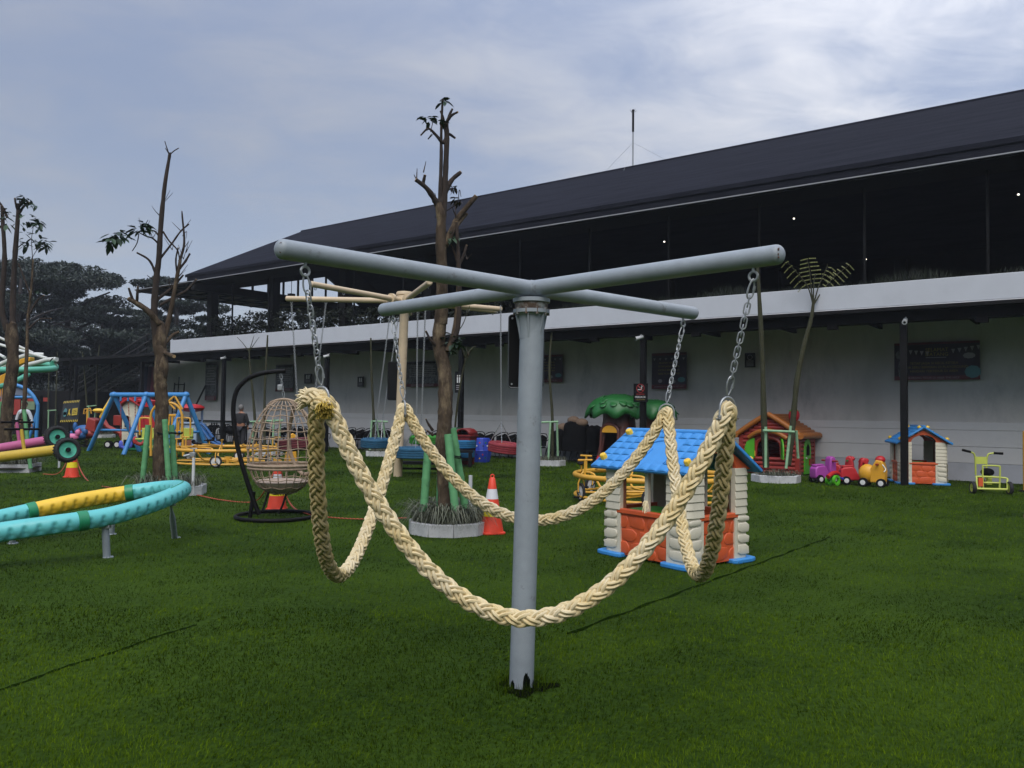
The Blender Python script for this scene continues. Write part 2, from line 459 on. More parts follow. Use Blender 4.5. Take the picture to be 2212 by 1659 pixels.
# ------------------------------------------------------------------ lawn
seam_mat = mat('turf_seam', (0.007, 0.016, 0.002), 0.98, 0.4, 30, spec=0.0)
def seam_strip(A, B, w):
    q = MB(); d = (B - A).normalized(); s_ = Vector((-d.y, d.x, 0)); L = (B - A).length; k = 40; vs = []
    for i in range(k + 1):
        c = A + d * (L * i / k) - s_ * (0.012 * math.sin(L * i / k * 9)); ww = w * (1 + .5 * math.sin(i * 1.9)) / 2
        vs += [c + s_ * ww + Vector((0, 0, .004)), c - s_ * ww + Vector((0, 0, .004))]
    q.add(vs, [(2 * i, 2 * i + 1, 2 * i + 3, 2 * i + 2) for i in range(k)])
    tag(q.build('turf_seam', seam_mat, flat=True), kind='structure')
def turf_noise(v, t_scale):                        # cheap smooth 2-D noise for blade direction and colour
    x, y = v[:, 0] * t_scale, v[:, 1] * t_scale
    return (np.sin(x * 1.7 + 1.3 * np.sin(y * 1.1 + 0.4)) + np.sin(y * 2.3 + 1.7 * np.sin(x * 0.9 + 2.0)) + np.sin((x + y) * 1.3 + 0.7) + np.sin((x - 1.4 * y) * 3.1)) / 4
gm = bpy.data.materials.new('turf_backing'); gm.use_nodes = True
_t = gm.node_tree; _p = _t.nodes['Principled BSDF']; _p.inputs['Roughness'].default_value = 0.95; _p.inputs['Specular IOR Level'].default_value = 0.1
_tc = _t.nodes.new('ShaderNodeTexCoord')
_n = _t.nodes.new('ShaderNodeTexNoise'); _n.inputs['Scale'].default_value = 24; _n.inputs['Detail'].default_value = 8
_n2 = _t.nodes.new('ShaderNodeTexNoise'); _n2.inputs['Scale'].default_value = 0.5; _n2.inputs['Detail'].default_value = 5
for q in (_n, _n2): _t.links.new(_tc.outputs['Object'], q.inputs[0])
_m = _t.nodes.new('ShaderNodeMath'); _m.operation = 'ADD'
_m2 = _t.nodes.new('ShaderNodeMath'); _m2.operation = 'MULTIPLY'; _m2.inputs[1].default_value = 0.5
_t.links.new(_n.outputs[0], _m.inputs[0]); _t.links.new(_n2.outputs[0], _m.inputs[1]); _t.links.new(_m.outputs[0], _m2.inputs[0])
_r = _t.nodes.new('ShaderNodeValToRGB'); _e = _r.color_ramp.elements
_e[0].position, _e[1].position = 0.36, 0.64
_e[0].color, _e[1].color = (0.011, 0.029, 0.0015, 1), (0.038, 0.073, 0.005, 1)
_t.links.new(_m2.outputs[0], _r.inputs[0]); _t.links.new(_r.outputs[0], _p.inputs['Base Color'])
_b = _t.nodes.new('ShaderNodeBump'); _b.inputs['Strength'].default_value = 0.8; _b.inputs['Distance'].default_value = 0.03
_t.links.new(_n.outputs[0], _b.inputs['Height']); _t.links.new(_b.outputs[0], _p.inputs['Normal'])
g = MB(); g.add([(-160, -120, 0), (160, -120, 0), (160, 150, 0), (-160, 150, 0)], [(0, 1, 2, 3)])
tag(g.build('ground', gm, flat=True), kind='structure')

turf = leafmat('turf_blade', (0.009, 0.028, 0.0008), (0.104, 0.166, 0.004), 0.75, 0.03)
SEAM_A, SEAM_B = G(1225, 1370), G(1795, 1160)
SEAM2_A, SEAM2_B = G(-30, 1500), G(420, 1350)
seam_strip(SEAM_A, SEAM_B, .034); seam_strip(SEAM2_A, SEAM2_B, .03)
def blades(y0, y1, seg):
    # sampled so that blades get fewer and larger with distance, without steps
    m = 4000
    yy = np.linspace(y0, y1, m); dn = 104000 / yy ** 2 * (1.5 * yy + 3.0)
    cd = np.r_[0, np.cumsum((dn[1:] + dn[:-1]) / 2 * np.diff(yy))]
    n = int(cd[-1])
    y = np.interp(rng.uniform(0, cd[-1], n), cd, yy)
    x = rng.uniform(-1, 1, n) * (0.75 * y + 1.5)
    p = np.stack([x, y], 1)
    keep = (0.599 * x + 0.801 * y) < 22.95
    for A, B, wid in ((SEAM_A, SEAM_B, 0.026), (SEAM2_A, SEAM2_B, 0.024)):
        d = np.array([(B - A).x, (B - A).y]); L = np.linalg.norm(d); d = d / L
        r = p - np.array([A.x, A.y]); al = r @ d; pe = np.abs(r @ np.array([-d[1], d[0]]) + 0.012 * np.sin(al * 9))
        keep &= ~((al > 0) & (pe < wid * (1 + 0.5 * np.sin(al * 5))) & (rng.uniform(0, 1, n) < 0.9))
    hole = np.hypot(x - 0.115, y - 4.72) < 0.15 + .04 * np.sin(np.arctan2(y - 4.72, x - .115) * 5)
    keep &= ~(hole & (rng.uniform(0, 1, n) < 0.85))
    p = p[keep]; n = len(p)
    dist = p[:, 1]
    big = turf_noise(p, 0.8); mid = turf_noise(p, 2.6); fine = turf_noise(p + 31, 11.0); vf = turf_noise(p + 77, 34.0)
    az = 2.2 * big + 1.8 * mid + 0.9 * fine + rng.normal(0, 0.85, n)
    lean = np.clip(0.88 + 0.16 * turf_noise(p + 7, 3.3) + 0.28 * fine + rng.normal(0, 0.33, n), 0.05, 1.45)
    hh = (0.023 + 0.0013 * dist) * rng.uniform(0.65, 1.3, n) * (1 + 0.2 * fine)
    ww = np.maximum(0.0027, 0.00078 * dist) * rng.uniform(0.7, 1.3, n)
    dx, dy = np.cos(az), np.sin(az)
    sa = az + math.pi / 2 + rng.normal(0, 0.6, n)
    sx, sy = np.cos(sa) * ww / 2, np.sin(sa) * ww / 2
    rnd = np.clip(0.37 + 0.05 * big + 0.06 * mid + 0.13 * fine + 0.15 * vf + rng.normal(0, 0.19, n), 0, 1)
    base = np.stack([p[:, 0], p[:, 1], np.full(n, -0.003)], 1)
    side = np.stack([sx, sy, np.zeros(n)], 1)
    s1, c1 = np.sin(lean * 0.6), np.cos(lean * 0.6)
    mid_ = base + np.stack([dx * s1, dy * s1, c1], 1) * (hh * 0.55)[:, None]
    s2, c2 = np.sin(lean * 1.3), np.cos(lean * 1.3)
    tip = mid_ + np.stack([dx * s2, dy * s2, c2], 1) * (hh * 0.5)[:, None]
    i = np.arange(n)
    if seg == 3:
        v = np.stack([base - side, base + side, mid_ + side * 0.85, mid_ - side * 0.85, tip], 1).reshape(-1, 3)
        o = i[:, None] * 5
        f = np.concatenate([o + np.array([0, 1, 2]), o + np.array([0, 2, 3]), o + np.array([3, 2, 4])])
        a_ = np.repeat(rnd, 5)
    else:
        v = np.stack([base - side, base + side, tip], 1).reshape(-1, 3)
        f = (i[:, None] * 3 + np.array([0, 1, 2]))
        a_ = np.repeat(rnd, 3)
    return v, f, a_
V_, F_, A_ = [], [], []
_off = 0
for args in ((1.9, 6.5, 3), (6.5, 44, 1)):
    v, f, a_ = blades(*args)
    V_.append(v); F_.append(f + _off); A_.append(a_); _off += len(v)
tag(arr_mesh('artificial_grass', np.concatenate(V_), np.concatenate(F_), turf, attr=np.concatenate(A_)), 'dark green artificial turf covering the whole playground', 'grass', kind='stuff')

# ------------------------------------------------------------------ building
BA = math.atan2(0.599, 0.801)
BN, BX = Vector((0.599, 0.801, 0)), Vector((0.801, -0.599, 0))
BO = BN * 20.2
def bw(X, Y, z=0.0):
    return BO + BX * X + BN * Y + Vector((0, 0, z))
def bp(u, v, perp):                                # seen point on the plane parallel to the facade -> (X, z)
    d = ray(u, v); t = perp / (d.x * 0.599 + d.y * 0.801)
    p = d * t
    return p.dot(BX), p.z + EYE
bld = thing('pavilion_building', 'long two storey pavilion with black roof, white fascia band and grey ground floor wall', 'building', BO, -BA)
def bpart(name, boxes, m, bevel=0.0, parent=None):
    b = MB()
    for c, d in boxes: b.box(c, d)
    return b.build(name, m, parent or bld, bevel)
XL, XR = -41.0, 16.0
def span(x0, x1): return ((x0 + x1) / 2, x1 - x0)
xc, xw = span(XL, XR)
bpart('lower_wall', [((xc, 2.96, 2.05), (xw, 0.2, 4.1))], wall_mat)
for i, (z0, z1, m_, yy) in enumerate(((0, 0.452, base_mat, 2.826), (0.458, 0.858, board_mat, 2.832), (0.866, 1.272, board_mat, 2.83), (1.278, 1.47, board_mat, 2.834))):
    bpart('wall_board', [((xc, yy + 0.013, (z0 + z1) / 2), (xw, 0.03, z1 - z0))], m_, 0.005)
bpart('canopy_roof', [((span(-34.8, XR)[0], 1.5, 4.10), (XR + 34.8, 3.1, 0.08)), ((-40.6, 1.3, 4.10), (11.2, 2.9, 0.07))], dark_wood)
bpart('fascia', [((span(-34.8, XR)[0], 0.02, 4.445), (XR + 34.8, 0.10, 0.56))], fascia_mat, 0.012)
bpart('fascia_drip_edge', [((span(-34.8, XR)[0], -0.015, 4.145), (XR + 34.8, 0.05, 0.025))], white_trim)
bpart('canopy_edge', [((-40.6, -0.14, 4.12), (11.6, 0.05, 0.14))], dark_wood)
bpart('canopy_beam', [((span(-46, XR)[0], 0.30, 3.94), (XR + 46, 0.12, 0.23))], dark_wood)
for k in range(-2, 8):
    X = -(3.9 + 6.78 * k)
    if X < XR and X > -47:
        bpart('post', [((X, 0.30, 1.915), (0.15, 0.15, 3.83))], black_steel, 0.008)
        for dx in (-1.6, 1.6):
            bpart('beam_bracket', [((X + dx, 0.30, 3.77), (0.24, 0.16, 0.12))], dark_wood, 0.006)
# canopy rafters
for k in range(27):
    X = XR - 0.6 - 2.26 * k
    bpart('rafter', [((X, 1.65, 3.99), (0.08, 2.4, 0.13))], dark_wood)
# upper floor
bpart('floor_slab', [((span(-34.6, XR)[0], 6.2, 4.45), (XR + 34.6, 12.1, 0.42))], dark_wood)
for k in range(-5, 13):
    X = -(2.2 + 2.6 * k)
    if -33.4 < X < XR:
        bpart('slim_column', [((X, 0.50, 5.95), (0.055, 0.055, 2.5))], black_steel)
for k in range(-3, 8):
    X = -(33.0 - 4.5 * k)
    if -33.6 < X < XR:
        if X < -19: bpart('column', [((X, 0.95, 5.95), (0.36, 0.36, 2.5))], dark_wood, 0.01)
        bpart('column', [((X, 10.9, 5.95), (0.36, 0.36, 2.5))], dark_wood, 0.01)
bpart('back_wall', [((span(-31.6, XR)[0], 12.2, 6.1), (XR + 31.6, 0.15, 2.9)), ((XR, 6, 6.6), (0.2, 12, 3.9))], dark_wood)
bpart('eave_fascia', [((span(-33, XR)[0], -0.33, 7.40), (XR + 33, 0.07, 0.30))], roof_mat, 0.01)
bpart('eave_gutter', [((span(-37.4, XR)[0], -0.37, 7.225), (XR + 37.4, 0.04, 0.028))], mat('gutter_trim', (0.30, 0.31, 0.34), 0.6, 0.1))
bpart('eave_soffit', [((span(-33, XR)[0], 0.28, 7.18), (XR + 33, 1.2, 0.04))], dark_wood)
sf = bpart('end_canopy', [((-35.2, 6.0, 7.18), (4.4, 12.7, 0.03))], soffit_mat)
bpart('canopy_lid', [((-35.2, 6.0, 7.23), (4.5, 12.75, 0.06))], dark_wood, 0, sf)
for k in range(13):
    bpart('batten', [((-35.2, -0.2 + k * 1.04, 7.135), (4.4, 0.11, 0.06))], dark_wood, 0, sf)
for k in range(4):
    bpart('batten', [((-37.2 + k * 1.35, 6.0, 7.13), (0.07, 12.6, 0.05))], dark_wood, 0, sf)
# main roof, one sheet per slope
b = MB(); b.prism([(-0.40, 7.55), (6.0, 10.72), (6.0, 10.60), (-0.40, 7.43)], -33.1, XR + 0.3, 'yz'); b.build('roof_slope', roof_mat, bld)
b = MB(); b.prism([(12.40, 7.55), (6.0, 10.72), (6.0, 10.60), (12.40, 7.43)], -33.1, XR + 0.3, 'yz'); b.build('roof_slope', roof_mat, bld)
b = MB(); b.cyl((-33.15, 6, 10.70), (XR + 0.3, 6, 10.70), 0.07, n=8); b.build('ridge_cap', roof_mat, bld)
# open gable at the far end
b = MB()
b.prism([(-0.35, 6.85), (12.35, 6.85), (12.35, 7.2), (-0.35, 7.2)], -32.62, -32.38, 'yz'); b.build('ring_beam', dark_wood, bld)
b = MB()
b.prism([(-0.35, 7.2), (1.9, 7.2), (7.1, 8.47), (9.5, 7.2), (12.35, 7.2), (12.35, 7.4), (6, 10.55), (-0.35, 7.4)], -32.56, -32.44, 'yz'); b.build('gable_panel', dark_wood, bld)
for k in range(8):
    Y = 2.7 + 0.88 * k
    if Y < 9.3:
        zt = 7.2 + (min(Y, 7.1) - 1.9) / 5.2 * 1.27 if Y < 7.1 else 8.47 - (Y - 7.1) / 2.4 * 1.27
        if zt - 7.2 > 0.05:
            bpart('mullion', [((-32.5, Y, (7.2 + zt) / 2 + 0.02), (0.07, 0.09, zt - 7.2 + 0.04))], dark_wood)
bpart('fan_lamp_drop', [((-31.8, 4.4, 7.5), (0.02, 0.02, 0.7)), ((-31.8, 4.4, 7.08), (0.26, 0.26, 0.24))], black_steel)

for u, v, wl_ in ((1715, 472, 'second from the right'), (1435, 522, 'leftmost, above the grey arm'), (2200, 420, 'at the right edge of the photo'), (1870, 560, 'lowest, above the white band')):
    X, z = bp(u, v, 24.5)
    o = thing('ceiling_lamp', 'tiny lit lamp in the dark upper storey, ' + wl_, 'lamp', bw(X, 24.5 - 20.2, z), group='lit lamps in the dark upper storey')
    q = MB(); q.ell((0, 0, 0), (0.03, 0.03, 0.022), 10, 6); q.build('bulb', lamp_mat, o)
    q = MB(); q.cyl((0, 0, 0.035), (0, 0, 7.35 - z), 0.012, n=6); q.build('stem', black_steel, o)

# ------------------------------------------------------------------ stairs at the far end
st = thing('outdoor_staircase', 'black steel staircase climbing to the upper storey at the far end', 'staircase', bw(-55, 2.6), -BA)
ang = math.atan2(4.2, 15.0)
def srail(dy, dz, r, name):
    q = MB(); q.cyl((0, dy, dz), (15.0, dy, 4.2 + dz), r, n=6); q.build(name, rail_steel, st)
for dy in (-0.8, 0.9):
    q = MB(); q.prism([(0, -0.02), (15.0, 4.18), (15.0, 4.46), (0, 0.26)], dy - 0.03, dy + 0.03, 'xz'); q.build('stringer', black_steel, st)
    for dz in (0.55, 0.85, 1.25):
        srail(dy, dz, 0.035, 'handrail')
    for k in range(9):
        x = 0.4 + 1.8 * k
        q = MB(); q.cyl((x, dy, x * 0.28), (x, dy, x * 0.28 + 1.25), 0.03, n=6); q.build('baluster', black_steel, st)
for k in range(25):
    x = 0.3 + 0.6 * k
    q = MB(); q.box((x, 0.05, x * 0.28 + 0.22), (0.32, 1.6, 0.04)); q.build('tread', rail_steel, st)

# ------------------------------------------------------------------ roof mast
mx_, mz_ = bp(1367, 360, 26.2)
an = thing('roof_antenna', 'thin mast with guy wires standing on the black roof ridge', 'antenna', bw(mx_, 6.0, 10.68))
q = MB(); q.cyl((0, 0, 0), (0, 0, 1.35), 0.028, n=8); q.build('mast', galv, an)
q = MB(); q.cyl((0, 0, 1.35), (0, 0, 2.12), 0.042, n=8); q.ell((0, 0, 2.15), (0.05, 0.05, 0.05)); q.build('antenna_sleeve', black_steel, an)
q = MB()
for a in range(4):
    q.tube([(0, 0, 2.1), (0.12 * math.cos(a * 1.57 + 0.4), 0.12 * math.sin(a * 1.57 + 0.4), 2.12), (0.13 * math.cos(a * 1.57 + 0.4), 0.13 * math.sin(a * 1.57 + 0.4), 2.18)], 0.007, 4)
q.build('radial', black_steel, an)
for e in ((1.25, -0.85, -0.05), (-1.05, 0.75, -0.05), (-0.4, -0.5, -0.25)):
    q = MB(); q.cyl((0, 0, 0.95), e, 0.005, n=4); q.build('guy_wire', galv, an)
# ------------------------------------------------------------------ foliage helpers
def leaf_quads(c, size, n, spread, flat=0.4, droop=0.0):
    """n leaf faces scattered in an ellipsoid round c; numpy arrays"""
    d = rng.normal(0, 1, (n, 3)); d /= np.linalg.norm(d, axis=1)[:, None]
    r = rng.uniform(0.15, 1, n) ** 0.45
    p = np.asarray(c) + d * r[:, None] * np.asarray(spread)
    nm = rng.normal(0, 1, (n, 3)); nm[:, 2] = np.abs(nm[:, 2]) / flat
    nm /= np.linalg.norm(nm, axis=1)[:, None]
    t = np.cross(nm, rng.normal(0, 1, (n, 3))); t /= np.linalg.norm(t, axis=1)[:, None]
    b = np.cross(nm, t)
    s = size * rng.uniform(0.55, 1.3, n)[:, None]
    v = np.stack([p - t * s, p + b * s * 0.42, p + t * s, p - b * s * 0.42], 1)
    v[:, 0, 2] -= droop * s[:, 0]
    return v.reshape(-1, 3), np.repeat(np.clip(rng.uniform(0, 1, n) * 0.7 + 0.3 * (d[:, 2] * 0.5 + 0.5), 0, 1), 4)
def leaves_obj(name, m, parts, parent):
    v = np.concatenate([p[0] for p in parts]); a = np.concatenate([p[1] for p in parts])
    f = np.arange(len(v)).reshape(-1, 4)
    return arr_mesh(name, v, f, m, parent, attr=a)
def wobble_tube(q, pts, r0, r1, n=8, amp=0.12, step=4):
    sp = smooth_path(pts, step)
    k = len(sp)
    rs = [(r0 + (r1 - r0) * i / (k - 1)) * (1 + random.uniform(-amp, amp)) for i in range(k)]
    q.tube(sp, rs, n)
    return sp

# ------------------------------------------------------------------ far trees
def far_tree(x, y, h, wd, label, layers=7, seed=0, n=300, crown0=0.45, tilt=0.0):
    t = thing('forest_tree', label, 'tree', (x, y, -0.1), group='dark trees behind the playground')
    q = MB()
    wobble_tube(q, [(0, 0, 0), (tilt * 0.3, 0.1, h * 0.3), (tilt * 0.7, -0.1, h * 0.62), (tilt, 0, h * 0.9)], 0.028 * h, 0.008 * h, 7)
    for k in range(9):
        a = random.uniform(0, 6.28); z0 = h * random.uniform(crown0 * 0.8, 0.75); rr = wd * random.uniform(0.4, 0.8)
        wobble_tube(q, [(tilt * z0 / h, 0, z0), (tilt * z0 / h + rr * 0.5 * math.cos(a), rr * 0.5 * math.sin(a), z0 + 0.08 * h), (tilt * z0 / h + rr * math.cos(a), rr * math.sin(a), z0 + 0.13 * h)], 0.010 * h, 0.004 * h, 5)
    q.build('trunk', bark_far, t)
    parts = []
    for k in range(layers * 7):
        f = random.random()
        z = h * (crown0 + (1 - crown0) * f) - 0.06 * h
        env = wd * (1 - 0.75 * abs(f - 0.45) ** 1.3)
        a = random.uniform(0, 6.28); rr = env * math.sqrt(random.random())
        sx = wd * random.uniform(0.16, 0.34)
        z = z * .55 + .45 * h * (crown0 + round((z / h - crown0) * 6) / 6) + h * random.uniform(-.045, .045)
        parts.append(leaf_quads((tilt * z / h + rr * math.cos(a), rr * math.sin(a), z - 0.06 * h * (rr / wd) ** 2), 0.0115 * h, int(n * 2.3), (sx, sx, sx * random.uniform(0.20, 0.42)), 0.45, 0.5))
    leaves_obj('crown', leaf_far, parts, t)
    return t
def at(u, y): return ((u - CX) / F * y)
FT = [(40, 52, 11.6, 5.6, 'tall dark broad crowned tree behind the white armed ride'), (150, 58, 12.6, 6.2, 'tallest dark tree with layered crown at far left'), (205, 56, 9.6, 4.6, 'dark layered tree between the tall crown and the roof tip'),
      (268, 60, 9.2, 4.2, 'smaller dark tree left of the pruned trunk beside the stairs'), (-60, 56, 12.4, 6.0, 'dark tree crown cut by the left edge'), (385, 58, 12.0, 3.4, 'slim loose crowned tree rising behind the roof tip'),
      (330, 66, 7.4, 3.6, 'low dark tree behind the staircase top'), (470, 68, 8.2, 4.4, 'tree seen through the open end of the upper storey'), (560, 74, 8.6, 4.6, 'tree behind the upper storey columns'), (655, 80, 9.4, 4.6, 'tree crown seen below the clerestory windows'), (90, 72, 12.2, 7.0, 'dark tree in the second row of the wood')]
for i, (u, y, h, wd, lb) in enumerate(FT):
    far_tree(at(u, y), y, h, wd, lb, tilt=random.uniform(-0.6, 0.6), crown0=0.38 if i < 5 else 0.42, n=330 if i < 5 else 220)
# undergrowth that closes the wood below the crowns
parts = []
for k in range(170):
    u = random.uniform(-140, 760); y = random.uniform(62, 84)
    parts.append(leaf_quads((at(u, y), y, random.uniform(0.3, 4.6)), 0.17, 230, (2.0, 1.6, 1.2), 0.8))
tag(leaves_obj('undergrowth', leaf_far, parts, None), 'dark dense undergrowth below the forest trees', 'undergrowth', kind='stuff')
hb = MB(); hb.add([(-75, 88, 0), (-14, 88, 0), (-14, 96, 5.0), (-75, 96, 5.5), (-75, 130, 6.5), (-10, 130, 6)], [(0, 1, 2, 3), (3, 2, 5, 4)])
tag(hb.build('hill', mat('hill_floor', (0.016, 0.022, 0.014), 0.95, 0.4, 0.4)), kind='structure')

# unseen slope added behind the viewer to block low sky light
hm = MATS['hill_floor']
vs, fs = [], []
for i in range(37):
    a = R(-200 + 220 * i / 36) if False else R(165 + 215 * i / 36)
    for j, (r_, z_) in enumerate(((34, -.05), (38, 5.5), (44, 11.5), (60, 17.0), (90, 20.0))):
        w_ = 1 + .10 * math.sin(i * 1.7 + j) + .06 * math.sin(i * 3.3)
        vs.append((r_ * math.cos(a), r_ * math.sin(a), z_ * w_))
for i in range(36):
    for j in range(4):
        fs.append((i * 5 + j, (i + 1) * 5 + j, (i + 1) * 5 + j + 1, i * 5 + j + 1))
hb = MB(); hb.add(vs, fs); tag(hb.build('hill', hm), kind='structure')

# hedge in the upper storey planter
parts = []
for k in range(230):
    X = random.uniform(-34.2, -16); d = (-16 - X) / 18
    z = 4.75 + random.uniform(0.0, 0.55 + 0.5 * d)
    parts.append(leaf_quads((X, random.uniform(0.5, 1.3), z), 0.075, 46, (0.26, 0.3, 0.2), 0.8))
for k in range(120):
    parts.append(leaf_quads((random.uniform(-33.8, -31.8), random.uniform(1, 11.5), 4.75 + random.uniform(0, 0.95)), 0.085, 40, (0.3, 0.3, 0.24), 0.8))
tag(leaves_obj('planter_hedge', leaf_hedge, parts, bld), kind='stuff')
n = 9000
Xs = rng.uniform(-17, XR, n); Ys = rng.uniform(0.2, 0.8, n); hs = rng.uniform(0.12, 0.52, n) * (0.65 + 0.35 * np.sin(Xs * 2.1) * np.sin(Xs * 0.7 + 1))
le = rng.normal(0, 0.14, (n, 2))
bz = np.stack([Xs, Ys, np.full(n, 4.66)], 1); sd = np.stack([np.full(n, 0.012), np.zeros(n), np.zeros(n)], 1)
tp = bz + np.stack([le[:, 0], le[:, 1], hs], 1)
v = np.stack([bz - sd, bz + sd, tp], 1).reshape(-1, 3)
tag(arr_mesh('planter_grass', v, np.arange(n * 3).reshape(-1, 3), leaf_hedge, bld, attr=np.repeat(rng.uniform(0, 1, n), 3)), kind='stuff')

# ------------------------------------------------------------------ pruned trees on the lawn
def planter_ring(name, label, c, r, h, sides=8, rz=0.2, sq=False, grass_n=900, gh=0.34):
    t = thing(name, label, 'planter', c, rz, 'whitewashed planters round the lawn trees')
    n = 4 if sq else sides
    th = 0.09
    for k in range(n):                              # one kerb segment per side
        a0, a1 = 2 * math.pi * k / n + math.pi / n, 2 * math.pi * (k + 1) / n + math.pi / n
        g_ = 0.004
        ri = r - th
        po = [(r * math.cos(a0 + g_), r * math.sin(a0 + g_)), (r * math.cos(a1 - g_), r * math.sin(a1 - g_)), (ri * math.cos(a1 - g_), ri * math.sin(a1 - g_)), (ri * math.cos(a0 + g_), ri * math.sin(a0 + g_))]
        q = MB(); q.prism(po, -0.02, h, 'xy'); q.build('kerb_block', concrete_white, t, 0.012)
    q = MB(); q.lathe([(0.001, h * 0.75), (r * 0.6, h * 0.7), (r * 0.93, h * 0.55)], 16); q.build('soil', soil, t)
    m_ = grass_n
    a = rng.uniform(0, 6.283, m_); rr = r * np.sqrt(rng.uniform(0.02, 0.86, m_)) * (0.72 if sq else 0.95)
    az = a + rng.normal(0, 0.9, m_); L = gh * rng.uniform(0.5, 1.25, m_)
    base = np.stack([rr * np.cos(a), rr * np.sin(a), np.full(m_, h * 0.55)], 1)
    d = np.stack([np.cos(az), np.sin(az), np.zeros(m_)], 1); up = np.array([0, 0, 1.0])
    s = np.stack([-np.sin(az), np.cos(az), np.zeros(m_)], 1) * 0.0056
    le = rng.uniform(0.3, 1.0, m_)[:, None]
    p1 = base + up * (L * 0.42)[:, None] + d * (L * 0.20)[:, None] * le
    p2 = p1 + up * (L * 0.06)[:, None] + d * (L * 0.34)[:, None] * le
    p3 = p2 - up * (L * 0.38)[:, None] * le + d * (L * 0.36)[:, None] * le
    v = np.stack([base - s, base + s, p1 - s, p1 + s, p2 - s * 0.8, p2 + s * 0.8, p3 - s * 0.15, p3 + s * 0.15], 1).reshape(-1, 3)
    o = np.arange(m_)[:, None] * 8
    f = np.concatenate([o + np.array(x) for x in ((0, 1, 3, 2), (2, 3, 5, 4), (4, 5, 7, 6))])
    go = arr_mesh('planter_grass', v, f, planter_grass, t, attr=np.repeat(rng.uniform(0, 1, m_), 8))
    tag(go, kind='stuff')
    return t
def stake(q, p0, p1, r):
    p0, p1 = Vector(p0), Vector(p1); L = (p1 - p0).length; k = max(6, int(L / 0.035))
    pts = [p0.lerp(p1, i / k) for i in range(k + 1)]
    node = 0.42
    rs = []
    for i in range(k + 1):
        s = (i / k * L) % node
        rs.append(r * (1.10 if s < 0.035 else 1.0))
    q.tube(pts, rs, 10)
def supports(name, label, c, ft, tops, r, tie_z, tie_r, m_, rz=0):
    t = thing(name, label, 'tree support', c, rz, 'green painted bamboo tree supports')
    for (a, b) in zip(ft, tops):
        q = MB(); stake(q, a, b, r); q.build('stake', m_, t)
    if tie_z:
        for dz in (0, 0.02):
            q = MB(); q.tube([(tie_r * math.cos(x * 0.524), tie_r * math.sin(x * 0.524), tie_z + dz + 0.015 * math.sin(x * 2)) for x in range(12)], 0.009, 5, closed=True); q.build('tie', black_matt, t)
    return t
class Tree:
    k = 1.0
    def __init__(s, name, label, base, depth, group=None):
        s.t = thing(name, label, 'tree', base, group=group); s.b = Vector(base); s.d = depth
    def pt(s, u, v, dy=0.0):
        return P(u, v, s.d + dy) - s.b
    def limb(s, pts, r0, r1, m_, name='branch', n=9, cut=True, amp=0.1, step=5):
        r0, r1 = r0 * s.k, r1 * s.k
        q = MB(); sp = wobble_tube(q, [s.pt(*p) for p in pts], r0, r1, n, amp, step)
        o = q.build(name, m_, s.t, angle=70)
        if cut and r1 > 0.008:
            e = (sp[-1] - sp[-2]).normalized()
            c = MB(); c.cyl(sp[-1] - e * 0.004, sp[-1] + e * 0.004, r1 * 0.93, n=9); c.build('cut_face', cut_wood, o)
        return o
    def burl(s, u, v, dy, rx, rz):
        q = MB(); n_, m_ = 18, 12; vs, fs = [], []
        for i in range(m_ + 1):
            for j in range(n_):
                a, b = 2 * math.pi * j / n_, math.pi * i / m_
                w = 1 + .10 * math.sin(a * 3 + b * 2) + .07 * math.sin(a * 5 - b * 3 + 1)
                vs.append((rx * w * math.sin(b) * math.cos(a), rx * w * math.sin(b) * math.sin(a), -rz * math.cos(b)))
        for i in range(m_):
            for j in range(n_): fs.append((i * n_ + j, i * n_ + (j + 1) % n_, (i + 1) * n_ + (j + 1) % n_, (i + 1) * n_ + j))
        q.add(vs, fs); o = q.build('burl', bark, s.t, angle=80); o.location = s.pt(u, v, dy)
    def leaves(s, spots, m_, size, n, name='leaf_cluster'):
        for (u, v, dy, sp) in spots:                 # pointed drooping leaves that hang from one twig end
            c = s.pt(u, v, dy)
            vs, at_ = [], []
            for k in range(n):
                a = random.uniform(0, 6.28); o = Vector((math.cos(a), math.sin(a), random.uniform(-.9, .5))).normalized()
                st_ = c + Vector((random.uniform(-1, 1), random.uniform(-1, 1), random.uniform(-1, 1))) * sp * .62
                L_ = size * random.uniform(1.1, 2.0); w_ = L_ * random.uniform(.16, .24)
                sd = o.cross(Vector((0, 0, 1))).normalized() * w_; dr = Vector((0, 0, -L_ * .28))
                p1, p2, p3 = st_ + o * L_ * .35, st_ + o * L_ * .7 + dr * .4, st_ + o * L_ + dr
                vs += [st_, p1 + sd, p2 + sd * .9, p3, st_, p3, p2 - sd * .9, p1 - sd]
                at_ += [random.random()] * 8
            v = np.array([tuple(x) for x in vs]); f = np.arange(len(v)).reshape(-1, 4)
            tag(arr_mesh(name, v, f, m_, s.t, attr=np.array(at_)), kind='stuff')

